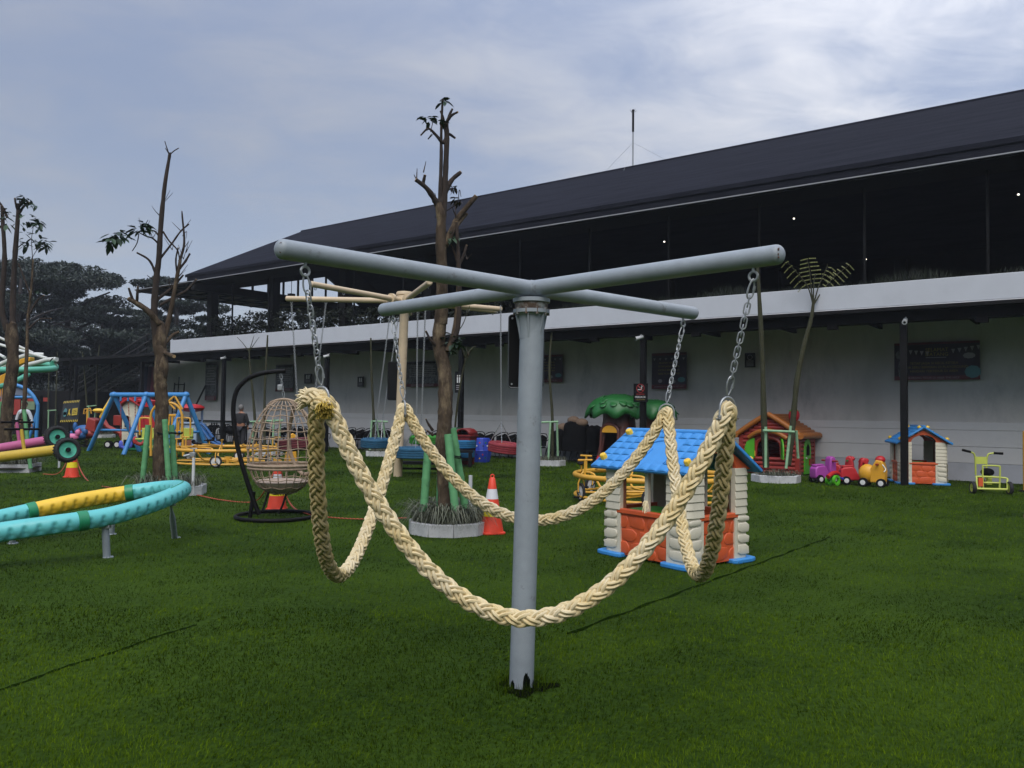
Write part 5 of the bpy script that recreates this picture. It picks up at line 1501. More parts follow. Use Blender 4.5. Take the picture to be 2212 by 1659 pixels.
# ------------------------------------------------------------------ seesaws with wheels
def seesaw(label, axis0, axis1, r_, m_, wheel, handle, wr, wx):
    a, b_ = Vector(axis0), Vector(axis1)
    t = thing('seesaw', label, 'seesaw', (a.x, a.y, 0), group='wheel ended seesaws at the left')
    q = MB(); q.cyl(a - t.location, b_ - t.location, r_, n=18); q.build('beam', m_, t)
    d = (b_ - a).normalized()
    w = Vector(wheel) - t.location
    n_ = Vector(wx).normalized()
    T = n_.to_track_quat('Z', 'Y').to_matrix().to_4x4(); T.translation = w
    q = MB(); prof = []
    for k in range(13):
        an = 2 * math.pi * k / 12
        prof.append((wr * .80 + wr * .2 * math.cos(an), wr * .26 * math.sin(an)))
    q.lathe(prof, 30, (0, 0, 0), T); wo = q.build('wheel_tyre', tyre_rubber, t, angle=80)
    q = MB()
    for k in range(26):
        an = k * .2417; q.box((wr * math.cos(an), wr * math.sin(an), 0), (.014, wr * .10, wr * .34), an)
    q2 = MB(); q2.add([T @ Vector(p) for p in q.v], q.f); q2.build('tread_block', tyre_rubber, wo)
    q = MB(); q.lathe([(wr * .64, wr * .2), (wr * .60, wr * .12), (wr * .2, wr * .05), (wr * .16, wr * .20), (.001, wr * .2)], 26, (0, 0, 0), T); q.lathe([(wr * .64, -wr * .2), (wr * .60, -wr * .12), (wr * .2, -wr * .05), (.001, -wr * .05)], 26, (0, 0, 0), T); q.build('wheel_disc', wheel_mint, t)
    q = MB(); q.lathe([(.045, wr * .2), (.045, wr * .34), (.001, wr * .36)], 10, (0, 0, 0), T); q.build('hub_cap', black_steel, t)
    hb0 = a.lerp(b_, handle); 
    q = MB(); q.cyl(hb0 - t.location, hb0 - t.location + Vector((-.08, 0, .47)), .032, n=8); ho = q.build('handle_post', m_, t)
    q = MB(); q.cyl(hb0 - t.location + Vector((-.28, -.2, .47)), hb0 - t.location + Vector((.14, .22, .47)), .022, n=8); q.build('grip', black_matt, ho)
    q = MB(); mid_ = a.lerp(b_, .0) ; q.cyl(mid_ - t.location, Vector((0, 0, 0)), .06, n=12); q.build('pivot_post', gray_paint, t)
    return t
seesaw('yellow seesaw beam with black tyred mint wheel on its raised end', P(-190, 1012, 15.3), P(122, 972, 15.3), .098, seesaw_yellow, P(145, 972, 15.2), .93 - .15, .235, (.72, -.70, .1))
seesaw('pink seesaw beam with mint wheel, behind the yellow one', P(-190, 1000, 16.6), P(112, 950, 16.6), .098, seesaw_pink, P(122, 944, 16.55), .93 - .16, .235, (.75, -.66, .1))
# white water taps beside planters
def tap(label, c, h, head=True):
    t = thing('water_tap', label, 'tap', c, group='white pipe water taps on the lawn')
    q = MB(); q.cyl((0, 0, 0), (0, 0, h), .028, n=10); q.build('pipe', white_pvc, t)
    if head:
        q = MB(); q.box((-.02, 0, h + .05), (.10, .07, .08)); q.cyl((-.05, 0, h + .05), (-.18, -.02, h + .02), .025, n=8); q.cyl((0, 0, h + .08), (0, 0, h + .15), .02, n=8); q.box((0, 0, h + .16), (.13, .04, .02)); q.build('tap_head', galv, t, .006)
tp_ = G(407, 1073); tap('white pipe with a metal tap beside the left pruned tree', (tp_.x, tp_.y + .2, 0), .70)
tp_ = G(1013, 1130); tap('short white pipe right of the middle tree', (tp_.x, tp_.y + .3, 0), .66, False)
tp_ = G(118, 1012); tap('white pipe standing at the left edge planter', (tp_.x, tp_.y + .2, 0), .5, False)
# ------------------------------------------------------------------ blue roofed playhouse
def make_playhouse():
    W_, L_ = 1.05, 1.26
    t = thing('playhouse', 'cream and orange toy playhouse with blue tiled roof behind the rope loops', 'playhouse')
    ZB, ZS, ZE = .05, .52, 1.02                     # foot, sill and eave heights
    # corner pillars: local L-profile with rounded outside corner, built per corner
    def lprof(w, l, r, th):
        o = [(0, l), (0, r)]
        for k in range(1, 6):
            a = math.pi + (math.pi / 2) * k / 5
            o.append((r + r * math.cos(a), r + r * math.sin(a)))
        o += [(w, 0), (w, th), (th + .02, th), (th, th + .02), (th, l)]
        return o
    PW, PL = .27, .29
    for (sx, sy) in ((0, 0), (1, 0), (0, 1), (1, 1)):
        def mp_(p): return ((W_ - p[0]) if sx else p[0], (L_ - p[1]) if sy else p[1])
        pil = None
        pr = lprof(PW, PL, .11, .055)
        # plain core behind the boards
        q = MB(); q.prism([mp_((x * .97 + .008, y * .97 + .008)) for x, y in pr], ZB, ZE, 'xy'); pil = q.build('corner_post', p_cream, t)
        nb_ = 6; hh = (ZE - ZS) / nb_
        for k in range(nb_):
            z0 = ZS + k * hh
            vs = []
            for (z, g_) in ((z0 + .002, -.006), (z0 + hh - .002, .003)):
                for x, y in pr:
                    ox = x + (g_ if x < .2 and y >= 0 else 0) * (1 if x < .02 or (x < .11 and y < .11) else 0)
                    oy = y + g_ * (1 if y < .02 or (x < .11 and y < .11) else 0)
                    X, Y = mp_((ox, oy)); vs.append((X, Y, z))
            n = len(pr)
            fs = [tuple(range(n)), tuple(range(2 * n - 1, n - 1, -1))] + [(i, i + n, (i + 1) % n + n, (i + 1) % n) for i in range(n)]
            q = MB(); q.add(vs, fs); q.build('siding_board', p_cream, pil, .005, 50)
        # stones on the lower half
        for face in (0, 1):
            z = ZB + .03; ln = (PL if face else PW) - .03
            while z < ZS - .05:
                h_ = random.uniform(.10, .125)
                if z + h_ > ZS - .01: h_ = ZS - .015 - z
                spl = random.uniform(.38, .62) if random.random() < .0 else 1.0
                x0 = .025
                for part in ((0, spl), (spl, 1.0)) if spl < 1 else ((0, 1.0),):
                    a, b_ = x0 + part[0] * (ln - .03) + .006, x0 + part[1] * (ln - .03) - .006
                    c_ = ((a + b_) / 2, z + h_ / 2)
                    q = MB()
                    pts = [(c_[0] + (b_ - a) / 2 * random.uniform(.86, 1.04) * math.cos(w) / max(abs(math.cos(w)), abs(math.sin(w))) ** .9, c_[1] + h_ / 2 * random.uniform(.84, .98) * math.sin(w) / max(abs(math.cos(w)), abs(math.sin(w))) ** .9) for w in [i * .6283 + .16 for i in range(10)]]
                    rims = []
                    for (k_, dp) in ((1.0, .004), (.95, -.003), (.86, -.005)):
                        rims.append([(c_[0] + (x - c_[0]) * k_, c_[1] + (zz - c_[1]) * k_, dp) for x, zz in pts])
                    vs = []
                    for rr in rims:
                        for x, zz, dp in rr:
                            X, Y = mp_((dp, x) if face else (x, dp)); vs.append((X, Y, zz))
                    n = 10
                    fs = [(i + j * n, (i + 1) % n + j * n, (i + 1) % n + (j + 1) * n, i + (j + 1) * n) for j in range(2) for i in range(n)] + [tuple(range(2 * n, 3 * n))]
                    q.add(vs, fs); q.build('stone', p_cream, pil, angle=70)
                z += h_ + .008
        q = MB(); q.prism([mp_((x, y)) for x, y in [(-.06, .06), (-.04, -.03), (.06, -.06), (.30, -.06), (.34, -.02), (.34, .08), (.08, .08), (.08, .34), (-.03, .34), (-.06, .30)]], .0, .05, 'xy'); q.build('foot', p_blue, t, .012)
    # orange stone panels between the pillars (long sides and back), and a low sill on the gable side
    def stones_panel(p0, ex, L, z0, z1, out, n_rows=3):
        ex, out = Vector(ex), Vector(out); p0 = Vector(p0)
        q = MB(); c = p0 + ex * L / 2; 
        a, b_ = p0 - out * .045, p0
        q.add([a + Vector((0, 0, z0)), a + ex * L + Vector((0, 0, z0)), b_ + ex * L + Vector((0, 0, z0)), b_ + Vector((0, 0, z0)), a + Vector((0, 0, z1)), a + ex * L + Vector((0, 0, z1)), b_ + ex * L + Vector((0, 0, z1)), b_ + Vector((0, 0, z1))], [(0, 1, 2, 3), (7, 6, 5, 4), (0, 4, 5, 1), (1, 5, 6, 2), (2, 6, 7, 3), (3, 7, 4, 0)])
        pan = q.build('stone_panel', p_orange, t)
        q = MB(); q.box(p0 + ex * L / 2 + Vector((0, 0, z1 - .028)) - out * .01, (L if abs(ex.x) > .5 else .075, .075 if abs(ex.x) > .5 else L, .055)); q.build('sill', p_orange, pan, .01)
        rows = n_rows; rh = (z1 - .065 - z0) / rows
        for r in range(rows):
            x = random.uniform(-.06, .02)
            while x < L - .03:
                w = random.uniform(.15, .28)
                a0, a1 = max(x, .012), min(x + w, L - .012)
                if a1 - a0 > .05:
                    cx_, cz_ = (a0 + a1) / 2, z0 + (r + .5) * rh + random.uniform(-.012, .012)
                    pts = []
                    for i in range(9):
                        w_ = i * .698 + random.uniform(-.12, .12); m_ = max(abs(math.cos(w_)), abs(math.sin(w_))) ** .9
                        pts.append(((a1 - a0) / 2 * .94 * random.uniform(.84, 1.10) * math.cos(w_) / m_, rh / 2 * .98 * random.uniform(.82, 1.10) * math.sin(w_) / m_))
                    vs = []
                    for (k_, dp) in ((1.0, -.003), (.94, .005), (.84, .007)):
                        for px, pz in pts: vs.append(p0 + ex * (cx_ + px * k_) + Vector((0, 0, cz_ + pz * k_)) + out * dp)
                    n = 9
                    fs = [(i + j * n, (i + 1) % n + j * n, (i + 1) % n + (j + 1) * n, i + (j + 1) * n) for j in range(2) for i in range(n)] + [tuple(range(2 * n, 3 * n))]
                    q = MB(); q.add(vs, fs); q.build('stone', p_orange, pan, angle=70)
                x += w + .008
    stones_panel((.03, PL - .06, 0), (0, 1, 0), L_ - 2 * PL + .12, .03, ZS + .02, (-1, 0, 0))
    stones_panel((W_ - .03, PL - .06, 0), (0, 1, 0), L_ - 2 * PL + .12, .03, ZS + .02, (1, 0, 0))
    stones_panel((PW - .06, L_ - .03, 0), (1, 0, 0), W_ - 2 * PW + .12, .03, ZS + .02, (0, 1, 0))
    stones_panel((PW - .06, .03, 0), (1, 0, 0), W_ - 2 * PW + .12, .03, ZS + .02, (0, -1, 0))
    # upper inner frames: brown jambs, narrow cream mullion strip on the long sides
    for X in (.055, W_ - .055):
        q = MB(); q.box((X, .60, (ZS + ZE) / 2), (.05, .05, ZE - ZS)); q.build('window_mullion', p_cream, t, .006)
    for (X, Y) in ((.075, PL - .02), (.075, L_ - PL + .02), (W_ - .075, PL - .02), (W_ - .075, L_ - PL + .02)):
        q = MB(); q.box((X, Y, (ZB + ZE) / 2), (.045, .05, ZE - ZB)); q.build('jamb', p_inner, t)
    # far long wall is closed above the sill
    q = MB(); q.box((W_ - .06, (.63 + L_) / 2 - .10, (ZS + ZE) / 2), (.05, .42, ZE - ZS)); q.build('inner_wall', p_inner, t)
    q = MB(); q.box((.45, .85, .50), (.45, .45, .04)); q.box((.45, .85, .25), (.08, .08, .5)); q.build('inner_table', p_lime, t, .02)
    # gables with arched openings
    RZ = 1.36; pk = W_ / 2; ov = .055
    def gable(y0, y1):
        zr = RZ - .05
        o = [(-.02, ZE - .02), (pk, zr), (W_ + .02, ZE - .02), (W_ - .24, ZE - .02)]
        for k in range(9):
            a = math.pi * (k + .5) / 9.0
            o.append((pk + (pk - .26) * math.cos(a), ZE - .0 + .17 * math.sin(a)))
        o.append((.24, ZE - .02))
        q = MB(); q.prism(o, y0, y1, 'xz'); q.build('gable', p_orange, t, .008)
    gable(.01, .06); gable(L_ - .06, L_ - .01)
    # roof: two slopes with raised tile courses
    sl_len = math.hypot(pk + ov, RZ - ZE + .085); an_ = math.atan2(RZ - (ZE - .045), pk + ov)
    for sd in (-1, 1):
        def rp(u_, y, h_):                          # u_ from ridge down the slope
            x = pk + sd * (u_ * math.cos(an_) + h_ * math.sin(an_)); z = RZ - u_ * math.sin(an_) + h_ * math.cos(an_)
            return (x, y, z)
        y0, y1 = -.09, L_ + .10
        q = MB()
        q.add([rp(0, y0, 0), rp(sl_len, y0, 0), rp(sl_len, y1, 0), rp(0, y1, 0), rp(0, y0, .04), rp(sl_len, y0, .04), rp(sl_len, y1, .04), rp(0, y1, .04)], [(0, 1, 2, 3), (7, 6, 5, 4), (0, 4, 5, 1), (1, 5, 6, 2), (2, 6, 7, 3), (3, 7, 4, 0)])
        rf = q.build('roof_slope', p_blue, t, .012)
        rows, cols = 6, 10
        tl = sl_len / rows; tw = (y1 - y0) / cols
        for r in range(rows):
            for c in range(cols):
                ya = y0 + c * tw + .004; ub = (r + 1) * tl - .006; ua = r * tl + .004
                if sd < 0 and 1.2 < r + .5 < 5.2 and 3 <= c <= 6: continue       # smooth panel in the middle of the slope
                if sd > 0 and 1.2 < r + .5 < 5.2 and 3 <= c <= 6: continue
                n = 6; vs, fs = [], []
                for (uu, k_) in ((ua, .25), (ub - .012, 1.0), (ub, .35)):
                    for i in range(n + 1):
                        s_ = i / n; hh = .041 + k_ * .020 * math.sin(math.pi * s_) ** .7
                        vs.append(rp(uu, ya + (tw - .008) * s_, hh))
                for j in range(2):
                    for i in range(n):
                        fs.append((j * (n + 1) + i, j * (n + 1) + i + 1, (j + 1) * (n + 1) + i + 1, (j + 1) * (n + 1) + i))
                q = MB(); q.add(vs, fs); q.build('roof_tile', p_blue, rf, angle=55)
        q = MB()                                     # moulded arch line on the smooth panel
        yc = y0 + 5 * tw
        q.tube([rp(tl * 5.0 - .02 - tl * 3.4 * math.sin(math.pi * i / 14), yc - 2 * tw * math.cos(math.pi * i / 14), .046) for i in range(15)], .007, 5)
        for k in (-.06, 0, .10):
            q.tube([rp(tl * 4.6, yc + .12 + k, .045), rp(tl * 2.7, yc + .12 + k, .045)], .006, 5)
        q.build('moulded_arch', p_blue, rf)
        for (uu, yy) in ((tl * .55, y0 + .10), (sl_len - tl * 1.3, y0 + .10), (tl * .55, y1 - .10), (sl_len - tl * 1.3, y1 - .10)):
            q = MB(); T = Matrix.Translation(rp(uu, yy, .055)) @ Matrix.Rotation(sd * an_, 4, 'Y')
            q.lathe([(.001, .05), (.034, .046), (.042, .03), (.042, -.03)], 8, (0, 0, 0), T); q.build('roof_knob', p_yellow, rf, .004)
    q = MB(); q.cyl((pk, -.10, RZ + .035), (pk, L_ + .11, RZ + .035), .035, n=10); q.build('ridge_roll', p_blue, t)
    return t
PH = make_playhouse()
nc = G(1490, 1236)
PH.location = (nc.x - .02, nc.y + .04, 0); PH.rotation_euler = (0, 0, math.atan2(.6, .8))
pf = bw(bp(1943, 1000, 20.75)[0], .55)
dup(PH, (pf.x, pf.y, 0), R(-14), 'cream and orange toy playhouse with arched front by the right canopy post', 'blue roofed toy playhouses', scale=(1.0, .9, .98))
PH['group'] = 'blue roofed toy playhouses'

# ------------------------------------------------------------------ red log cabin
def bpos(u, v): return G(u, v)
lc = G(1605, 1021)
cab = thing('log_cabin', 'red toy log cabin with orange roof and green shutters by the wall', 'playhouse', (lc.x - .02, lc.y + .05, 0), -BA - R(2))
CW, CD, CH = 1.55, 1.15, 1.02
for k in range(9):
    z = .06 + k * .115
    for (a, b_) in (((-.06, 0, z), (CW + .06, 0, z)), ((CW, -.06, z + .05), (CW, CD + .06, z + .05)), ((0, -.06, z + .05), (0, CD + .06, z + .05)), ((-.06, CD, z), (CW + .06, CD, z))):
        if a[1] == b_[1] == 0 and .40 < z < .95:      # leave the window opening in the front
            q = MB(); q.cyl(a, (.42, 0, z), .062, n=10); q.build('log', p_dred, cab)
            q = MB(); q.cyl((1.12, 0, z), b_, .062, n=10); q.build('log', p_dred, cab)
        else:
            q = MB(); q.cyl(a, b_, .062, n=10); q.build('log', p_dred, cab)
q = MB(); q.tube([(.42, -.03, .42), (.42, -.03, .74)] + [(.77 - .35 * math.cos(math.pi * i / 12), -.03, .76 + .24 * math.sin(math.pi * i / 12)) for i in range(13)] + [(1.12, -.03, .42)], .052, 8, closed=True); q.build('window_frame', p_dred, cab)
for k in range(5):
    z = 1.08 + k * .09; h_ = (1.56 - z) / .54 * CW / 2
    if h_ > .05:
        q = MB(); q.cyl((CW / 2 - h_, 0.02, z), (CW / 2 + h_, 0.02, z), .06, n=10); q.build('gable_log', p_dred, cab)
q = MB(); q.prism([(.10, 1.0), (CW / 2, 1.54), (CW - .10, 1.0)], CD - .05, CD, 'xz'); q.build('rear_gable', p_dred, cab)
for s_ in (-1, 1):
    q = MB(); q.tube(smooth_path([(CW / 2, -.10, 1.63), (CW / 2 + s_ * .45, -.10, 1.36), (CW / 2 + s_ * .88, -.10, 1.06)], 4), .072, 10); q.build('barge_log', p_logorange, cab)
    q = MB(); q.add([(CW / 2, -.12, 1.61), (CW / 2 + s_ * .90, -.12, 1.06), (CW / 2 + s_ * .90, CD + .15, 1.06), (CW / 2, CD + .15, 1.61), (CW / 2, -.12, 1.57), (CW / 2 + s_ * .88, -.12, 1.02), (CW / 2 + s_ * .88, CD + .15, 1.02), (CW / 2, CD + .15, 1.57)], [(0, 1, 2, 3), (7, 6, 5, 4), (0, 4, 5, 1), (1, 5, 6, 2), (2, 6, 7, 3)]); q.build('roof_slope', p_logorange, cab)
    for k in range(9):
        f = (k + .5) / 9; q = MB(); q.cyl((CW / 2 + s_ * .9 * f, -.1, 1.62 - .55 * f), (CW / 2 + s_ * .9 * f, CD + .15, 1.62 - .55 * f), .045, n=7); q.build('thatch_roll', p_logorange, cab)
    q = MB(); q.cyl((CW / 2 + s_ * .90, -.16, 1.05), (CW / 2 + s_ * .90, CD + .2, 1.05), .085, n=10); q.build('eave_log', p_logorange, cab)
q = MB(); q.tube(smooth_path([(.25, -.12, .98), (.48, -.16, 1.12), (.77, -.18, 1.18), (1.06, -.16, 1.12), (1.30, -.12, .98)], 4), .062, 9); q.build('window_hood', p_logorange, cab)
def shutter(x, ang, flip):
    q = MB(); w = .27
    pr = [(0, .42), (w, .42), (w, .80 if flip else .66)] + ([(w * .5, .93), (0, .98)] if flip else [(w * .7, .86), (0, .98)])
    pr = [(0, .42), (w, .42), (w, .72), (w * .8, .86), (w * .4, .95), (0, .98)]
    T = Matrix.Translation((x, -.09, 0)) @ Matrix.Rotation(ang, 4, 'Z')
    q.prism(pr, -.02, .02, 'xz', T); o = q.build('shutter', p_lime, cab, .008)
    for k in range(1, 4):
        q = MB(); q.add([T @ Vector((w * k / 4, -.026, z)) for z in (.44, .90 - .1 * (k == 3))] + [T @ Vector((w * k / 4 + .012, -.026, z)) for z in (.90 - .1 * (k == 3), .44)], [(0, 1, 2, 3)]); q.build('groove', p_green, o)
    q = MB(); q.box((x, -.07, .55), (.035, .05, .14)); q.build('hinge', p_yellow, o)
shutter(.40, R(183), 1); shutter(1.14, R(-58), 0)
q = MB(); q.prism([(.30, .02), (.82, .02), (.82, .75), (.74, .92), (.56, .99), (.38, .92), (.30, .75)], CW + .04, CW + .075, 'yz'); d_ = q.build('door', p_lime, cab, .012)
q = MB(); q.prism([(.44, .52), (.68, .52), (.68, .74), (.56, .84), (.44, .74)], CW + .07, CW + .083, 'yz'); q.build('door_window', black_matt, d_)
q = MB(); q.box((CW + .09, .70, .34), (.03, .12, .18)); q.build('door_flap', p_dred, d_); q = MB(); q.ell((CW + .09, .40, .45), (.025, .025, .025)); q.build('door_knob', white_paint, d_)
q = MB(); q.ell((CW - .25, .42, 1.60), (.15, .13, .19), 14, 9); st_ = q.build('strawberry', p_red, cab)
q = MB()
for k in range(6):
    a = k * 1.047; q.prism([(0, -.035), (.16, 0), (0, .035)], -.008, .008, 'xy', Matrix.Translation((CW - .25, .42, 1.775)) @ Matrix.Rotation(a, 4, 'Z') @ Matrix.Rotation(.4, 4, 'Y'))
q.build('strawberry_leaf', p_lime, st_)
q = MB(); q.box((CW / 2, CD / 2, .03), (CW, CD, .03)); q.build('floor_panel', p_dred, cab)

# ------------------------------------------------------------------ tree shaped playhouse
tb = G(1322, 1010)
th = thing('tree_playhouse', 'toy playhouse shaped like a brown trunk with scalloped green leaf roof', 'playhouse', (tb.x + .25, tb.y + .35, 0), R(-24))
n = 40; vs, fs = [], []
prof = [(0, .86), (.08, .76), (.25, .66), (.5, .60), (.8, .545), (1.1, .50), (1.4, .47), (1.62, .47)]
zz = np.linspace(0, 1.62, 27); rr = np.interp(zz, [p[0] for p in prof], [p[1] for p in prof])
for i, z in enumerate(zz):
    for j in range(n):
        a = 2 * math.pi * j / n
        r_ = rr[i] * (1 + .03 * math.sin(a * 9 + z * 2) + .02 * math.sin(a * 17 + z * 5))
        vs.append((r_ * math.cos(a), r_ * math.sin(a), z))
DC = R(-104)
def door(i, j):
    a = (2 * math.pi * (j + .5) / n - DC + math.pi) % (2 * math.pi) - math.pi
    z = (zz[i] + zz[i + 1]) / 2
    top = 1.06 + .22 * math.sqrt(max(0, 1 - (a / .56) ** 2)) if abs(a) < .56 else 0
    return abs(a) < .56 and .30 < z < top
for i in range(len(zz) - 1):
    for j in range(n):
        if not door(i, j): fs.append((i * n + j, i * n + (j + 1) % n, (i + 1) * n + (j + 1) % n, (i + 1) * n + j))
q = MB(); q.add(vs, fs); o = q.build('trunk_shell', p_brown, th, angle=80)
md = o.modifiers.new('thick', 'SOLIDIFY'); md.thickness = .05
dd = Vector((math.cos(DC), math.sin(DC), 0)); ds = Vector((-dd.y, dd.x, 0))
T = Matrix(((ds.x, dd.x, 0, dd.x * .545), (ds.y, dd.y, 0, dd.y * .545), (0, 0, 1, 0), (0, 0, 0, 1)))
q = MB(); q.tube([T @ Vector(p) for p in ([(.30, .03, .30), (.29, .0, 1.05)] + [(.29 * math.cos(math.pi * i / 10), 0, 1.05 + .22 * math.sin(math.pi * i / 10)) for i in range(1, 10)] + [(-.29, 0, 1.05), (-.30, .03, .30)])], .04, 8); q.build('door_surround', p_brown, th)
q = MB(); q.prism([(.28 * math.cos(math.pi * i / 10), 1.03 + .21 * math.sin(math.pi * i / 10)) for i in range(11)], -.02, .02, 'xz', T); q.build('door_arch', p_amber, th)
q = MB(); q.box((0, 0, 0), (.01, .01, .01)); 
q = MB(); q.add([T @ Vector(p) for p in ((-.42, .10, 0), (.42, .10, 0), (.36, .05, .34), (-.36, .05, .34), (-.42, .16, 0), (.42, .16, 0), (.36, .11, .34), (-.36, .11, .34))], [(0, 1, 2, 3), (7, 6, 5, 4), (3, 2, 6, 7), (0, 3, 7, 4), (1, 5, 6, 2)]); q.build('door_step', p_red, th)
q = MB(); wobble_tube(q, [(.30, -.05, .72), (.70, -.10, .86), (.98, -.12, 1.15), (1.08, -.12, 1.62)], .27, .30, 16, .03); q.build('side_limb', p_brown, th, angle=80)
def leafroof(c, R0, R1, h, name):
    n_ = 56; vs, fs = [], []
    m_ = 9
    for i in range(m_ + 1):
        f = i / m_
        for j in range(n_):
            a = 2 * math.pi * j / n_
            sc = 1 + (.07 * f ** 3) * math.cos(a * 9)
            r0, r1 = R0 * math.sin(f * math.pi / 2) ** .9 * sc, R1 * math.sin(f * math.pi / 2) ** .9 * sc
            z = h * (math.cos(f * math.pi / 2) ** .9) - .16 * f ** 5 * (.5 + .5 * math.cos(a * 9 + .4)) + .025 * math.sin(f * 16) * abs(math.sin(a * 9 / 2))
            vs.append((c[0] + r0 * math.cos(a), c[1] + r1 * math.sin(a), c[2] + z))
    for i in range(m_):
        for j in range(n_): fs.append((i * n_ + j, i * n_ + (j + 1) % n_, (i + 1) * n_ + (j + 1) % n_, (i + 1) * n_ + j))
    q = MB(); q.add(vs, fs); o = q.build(name, p_green, th, angle=60); md = o.modifiers.new('thick', 'SOLIDIFY'); md.thickness = .04
    for k in range(26):                             # moulded leaf scales
        a = random.uniform(0, 6.28); f = random.uniform(.25, .9)
        p = Vector((c[0] + R0 * .97 * math.sin(f * 1.57) ** .9 * math.cos(a), c[1] + R1 * .97 * math.sin(f * 1.57) ** .9 * math.sin(a), c[2] + h * math.cos(f * 1.57) ** .9))
        q = MB(); q.ell((0, 0, 0), (.14, .12, .022), 10, 5, None); lf = q.build('moulded_leaf', p_green, o, angle=80); lf.location = p; lf.rotation_euler = (0, .6 * f + .2, a)
leafroof((-.02, 0, 1.60), .98, .80, .56, 'leaf_roof'); leafroof((1.06, -.05, 1.58), .66, .62, .42, 'small_leaf_roof')

# ------------------------------------------------------------------ yellow pedal carousels
def pedal_wheel(parent, c, rad, tang, r_=.17, fork=True):
    n_ = Vector(rad).normalized(); T = n_.to_track_quat('Z', 'Y').to_matrix().to_4x4(); T.translation = Vector(c)
    q = MB(); q.lathe([(r_ * .82 + r_ * .16 * math.cos(k * .5236), r_ * .15 * math.sin(k * .5236)) for k in range(13)], 24, (0, 0, 0), T); w = q.build('tyre', tyre_rubber, parent, angle=80)
    q = MB(); q.lathe([(r_ * .70, .022), (r_ * .62, .012), (r_ * .2, .016), (.001, .03)], 24, (0, 0, 0), T); q.lathe([(r_ * .70, -.022), (r_ * .62, -.012), (r_ * .2, -.016), (.001, -.03)], 24, (0, 0, 0), T); q.build('wheel_disc', wheel_white, w)
    q = MB()
    for s_ in (-1, 1):
        q.tube([Vector(c) + n_ * .055 * s_, Vector(c) + n_ * .055 * s_ + Vector((0, 0, r_ * 1.0)), Vector(c) + n_ * .02 * s_ + Vector((0, 0, r_ * 1.45))], .014, 7)
    q.build('fork', y_paint, w)
    q = MB(); tg = Vector(tang)
    for s_ in (-1, 1):
        p = Vector(c) + n_ * .07 * s_; e = p + (tg * .09 * s_ + Vector((0, 0, -.08 * s_)))
        q.cyl(Vector(c), p, .012, n=6); q.cyl(p, e, .010, n=6); q.box(e + n_ * .06 * s_, (.10, .10, .022))
    q.build('pedal', black_matt, w)
def make_pedal_carousel(label):
    t = thing('pedal_carousel', label, 'carousel', group='yellow pedal carousels')
    RD, Z = 1.47, .455
    q = MB(); q.tube(arc((0, 0, Z), RD, 0, 6.27, 60, (1, 0, 0), (0, 1, 0)), .048, 12); q.build('upper_ring', y_paint, t)
    q = MB(); q.tube(arc((0, 0, .09), RD * 1.0, 0, 6.27, 60, (1, 0, 0), (0, 1, 0)), .028, 8); lr = q.build('lower_ring', y_paint, t)
    for k in range(6):
        a = R(18 + 60 * k); a2 = a + R(30)
        q = MB(); q.cyl((.1 * math.cos(a2), .1 * math.sin(a2), .10), (RD * math.cos(a2), RD * math.sin(a2), .10), .022, n=7); q.build('spoke', y_paint, lr)
        q = MB(); q.tube(smooth_path([(RD * .97 * math.cos(a2 - .2), RD * .97 * math.sin(a2 - .2), Z), (RD * .78 * math.cos(a2 - .1), RD * .78 * math.sin(a2 - .1), Z - .02), (RD * .62 * math.cos(a2), RD * .62 * math.sin(a2), .16), (.1 * math.cos(a2), .1 * math.sin(a2), .14)], 4), .022, 7); q.build('brace', y_paint, t)
        e = Vector((math.cos(a), math.sin(a), 0)); tg = Vector((-math.sin(a), math.cos(a), 0))
        pedal_wheel(t, e * RD + Vector((0, 0, .172)), e, tg)
        # seat rail inside the ring with saddle, and handlebar ahead of it
        q = MB(); b2 = a - .42
        q.tube(smooth_path([(RD * math.cos(a - .05), RD * math.sin(a - .05), Z), (RD * .93 * math.cos(a - .12), RD * .93 * math.sin(a - .12), Z + .07), (RD * .90 * math.cos(b2), RD * .90 * math.sin(b2), Z + .07), (RD * .97 * math.cos(a - .72), RD * .97 * math.sin(a - .72), Z)], 4), .020, 7)
        sp_ = Vector((RD * .92 * math.cos(b2), RD * .92 * math.sin(b2), Z + .07))
        q.cyl(sp_, sp_ + Vector((0, 0, .10)), .016, n=7); q.build('seat_rail', y_paint, t)
        q = MB(); tb_ = Vector((-math.sin(b2), math.cos(b2), 0)); M_ = Matrix.Rotation(b2 + math.pi / 2, 3, 'Z')
        q.ell(sp_ + Vector((0, 0, .125)) - tb_ * .05, (.10, .085, .032), 12, 7, M_); q.ell(sp_ + Vector((0, 0, .12)) + tb_ * .08, (.10, .03, .022), 10, 6, M_); q.ell(sp_ + Vector((0, 0, .17)) - tb_ * .12, (.03, .08, .06), 10, 6, M_); q.build('saddle', black_matt, t)
        h_ = Vector((RD * math.cos(a + .10), RD * math.sin(a + .10), Z))
        q = MB(); q.cyl(h_, h_ + Vector((0, 0, .30)), .020, n=8); q.cyl(h_ + Vector((0, 0, .30)) - e * .14, h_ + Vector((0, 0, .30)) + e * .14, .018, n=8); hb = q.build('handlebar', y_paint, t)
        q = MB()
        for s_ in (-1, 1):
            p = h_ + Vector((0, 0, .30)) + e * .14 * s_; q.cyl(p, p + e * .03 * s_ - tg * .11, .020, n=7)
        q.build('grip', black_matt, hb)
    q = MB(); q.cyl((0, 0, 0), (0, 0, .22), .10, n=16); q.build('pivot', y_paint, t)
    return t
PC = make_pedal_carousel('yellow ring carousel with pedal wheels behind the hanging egg chair')
PC.location = (P(495, 900, 23.2).x, 23.2, 0); PC.rotation_euler = (0, 0, R(19))
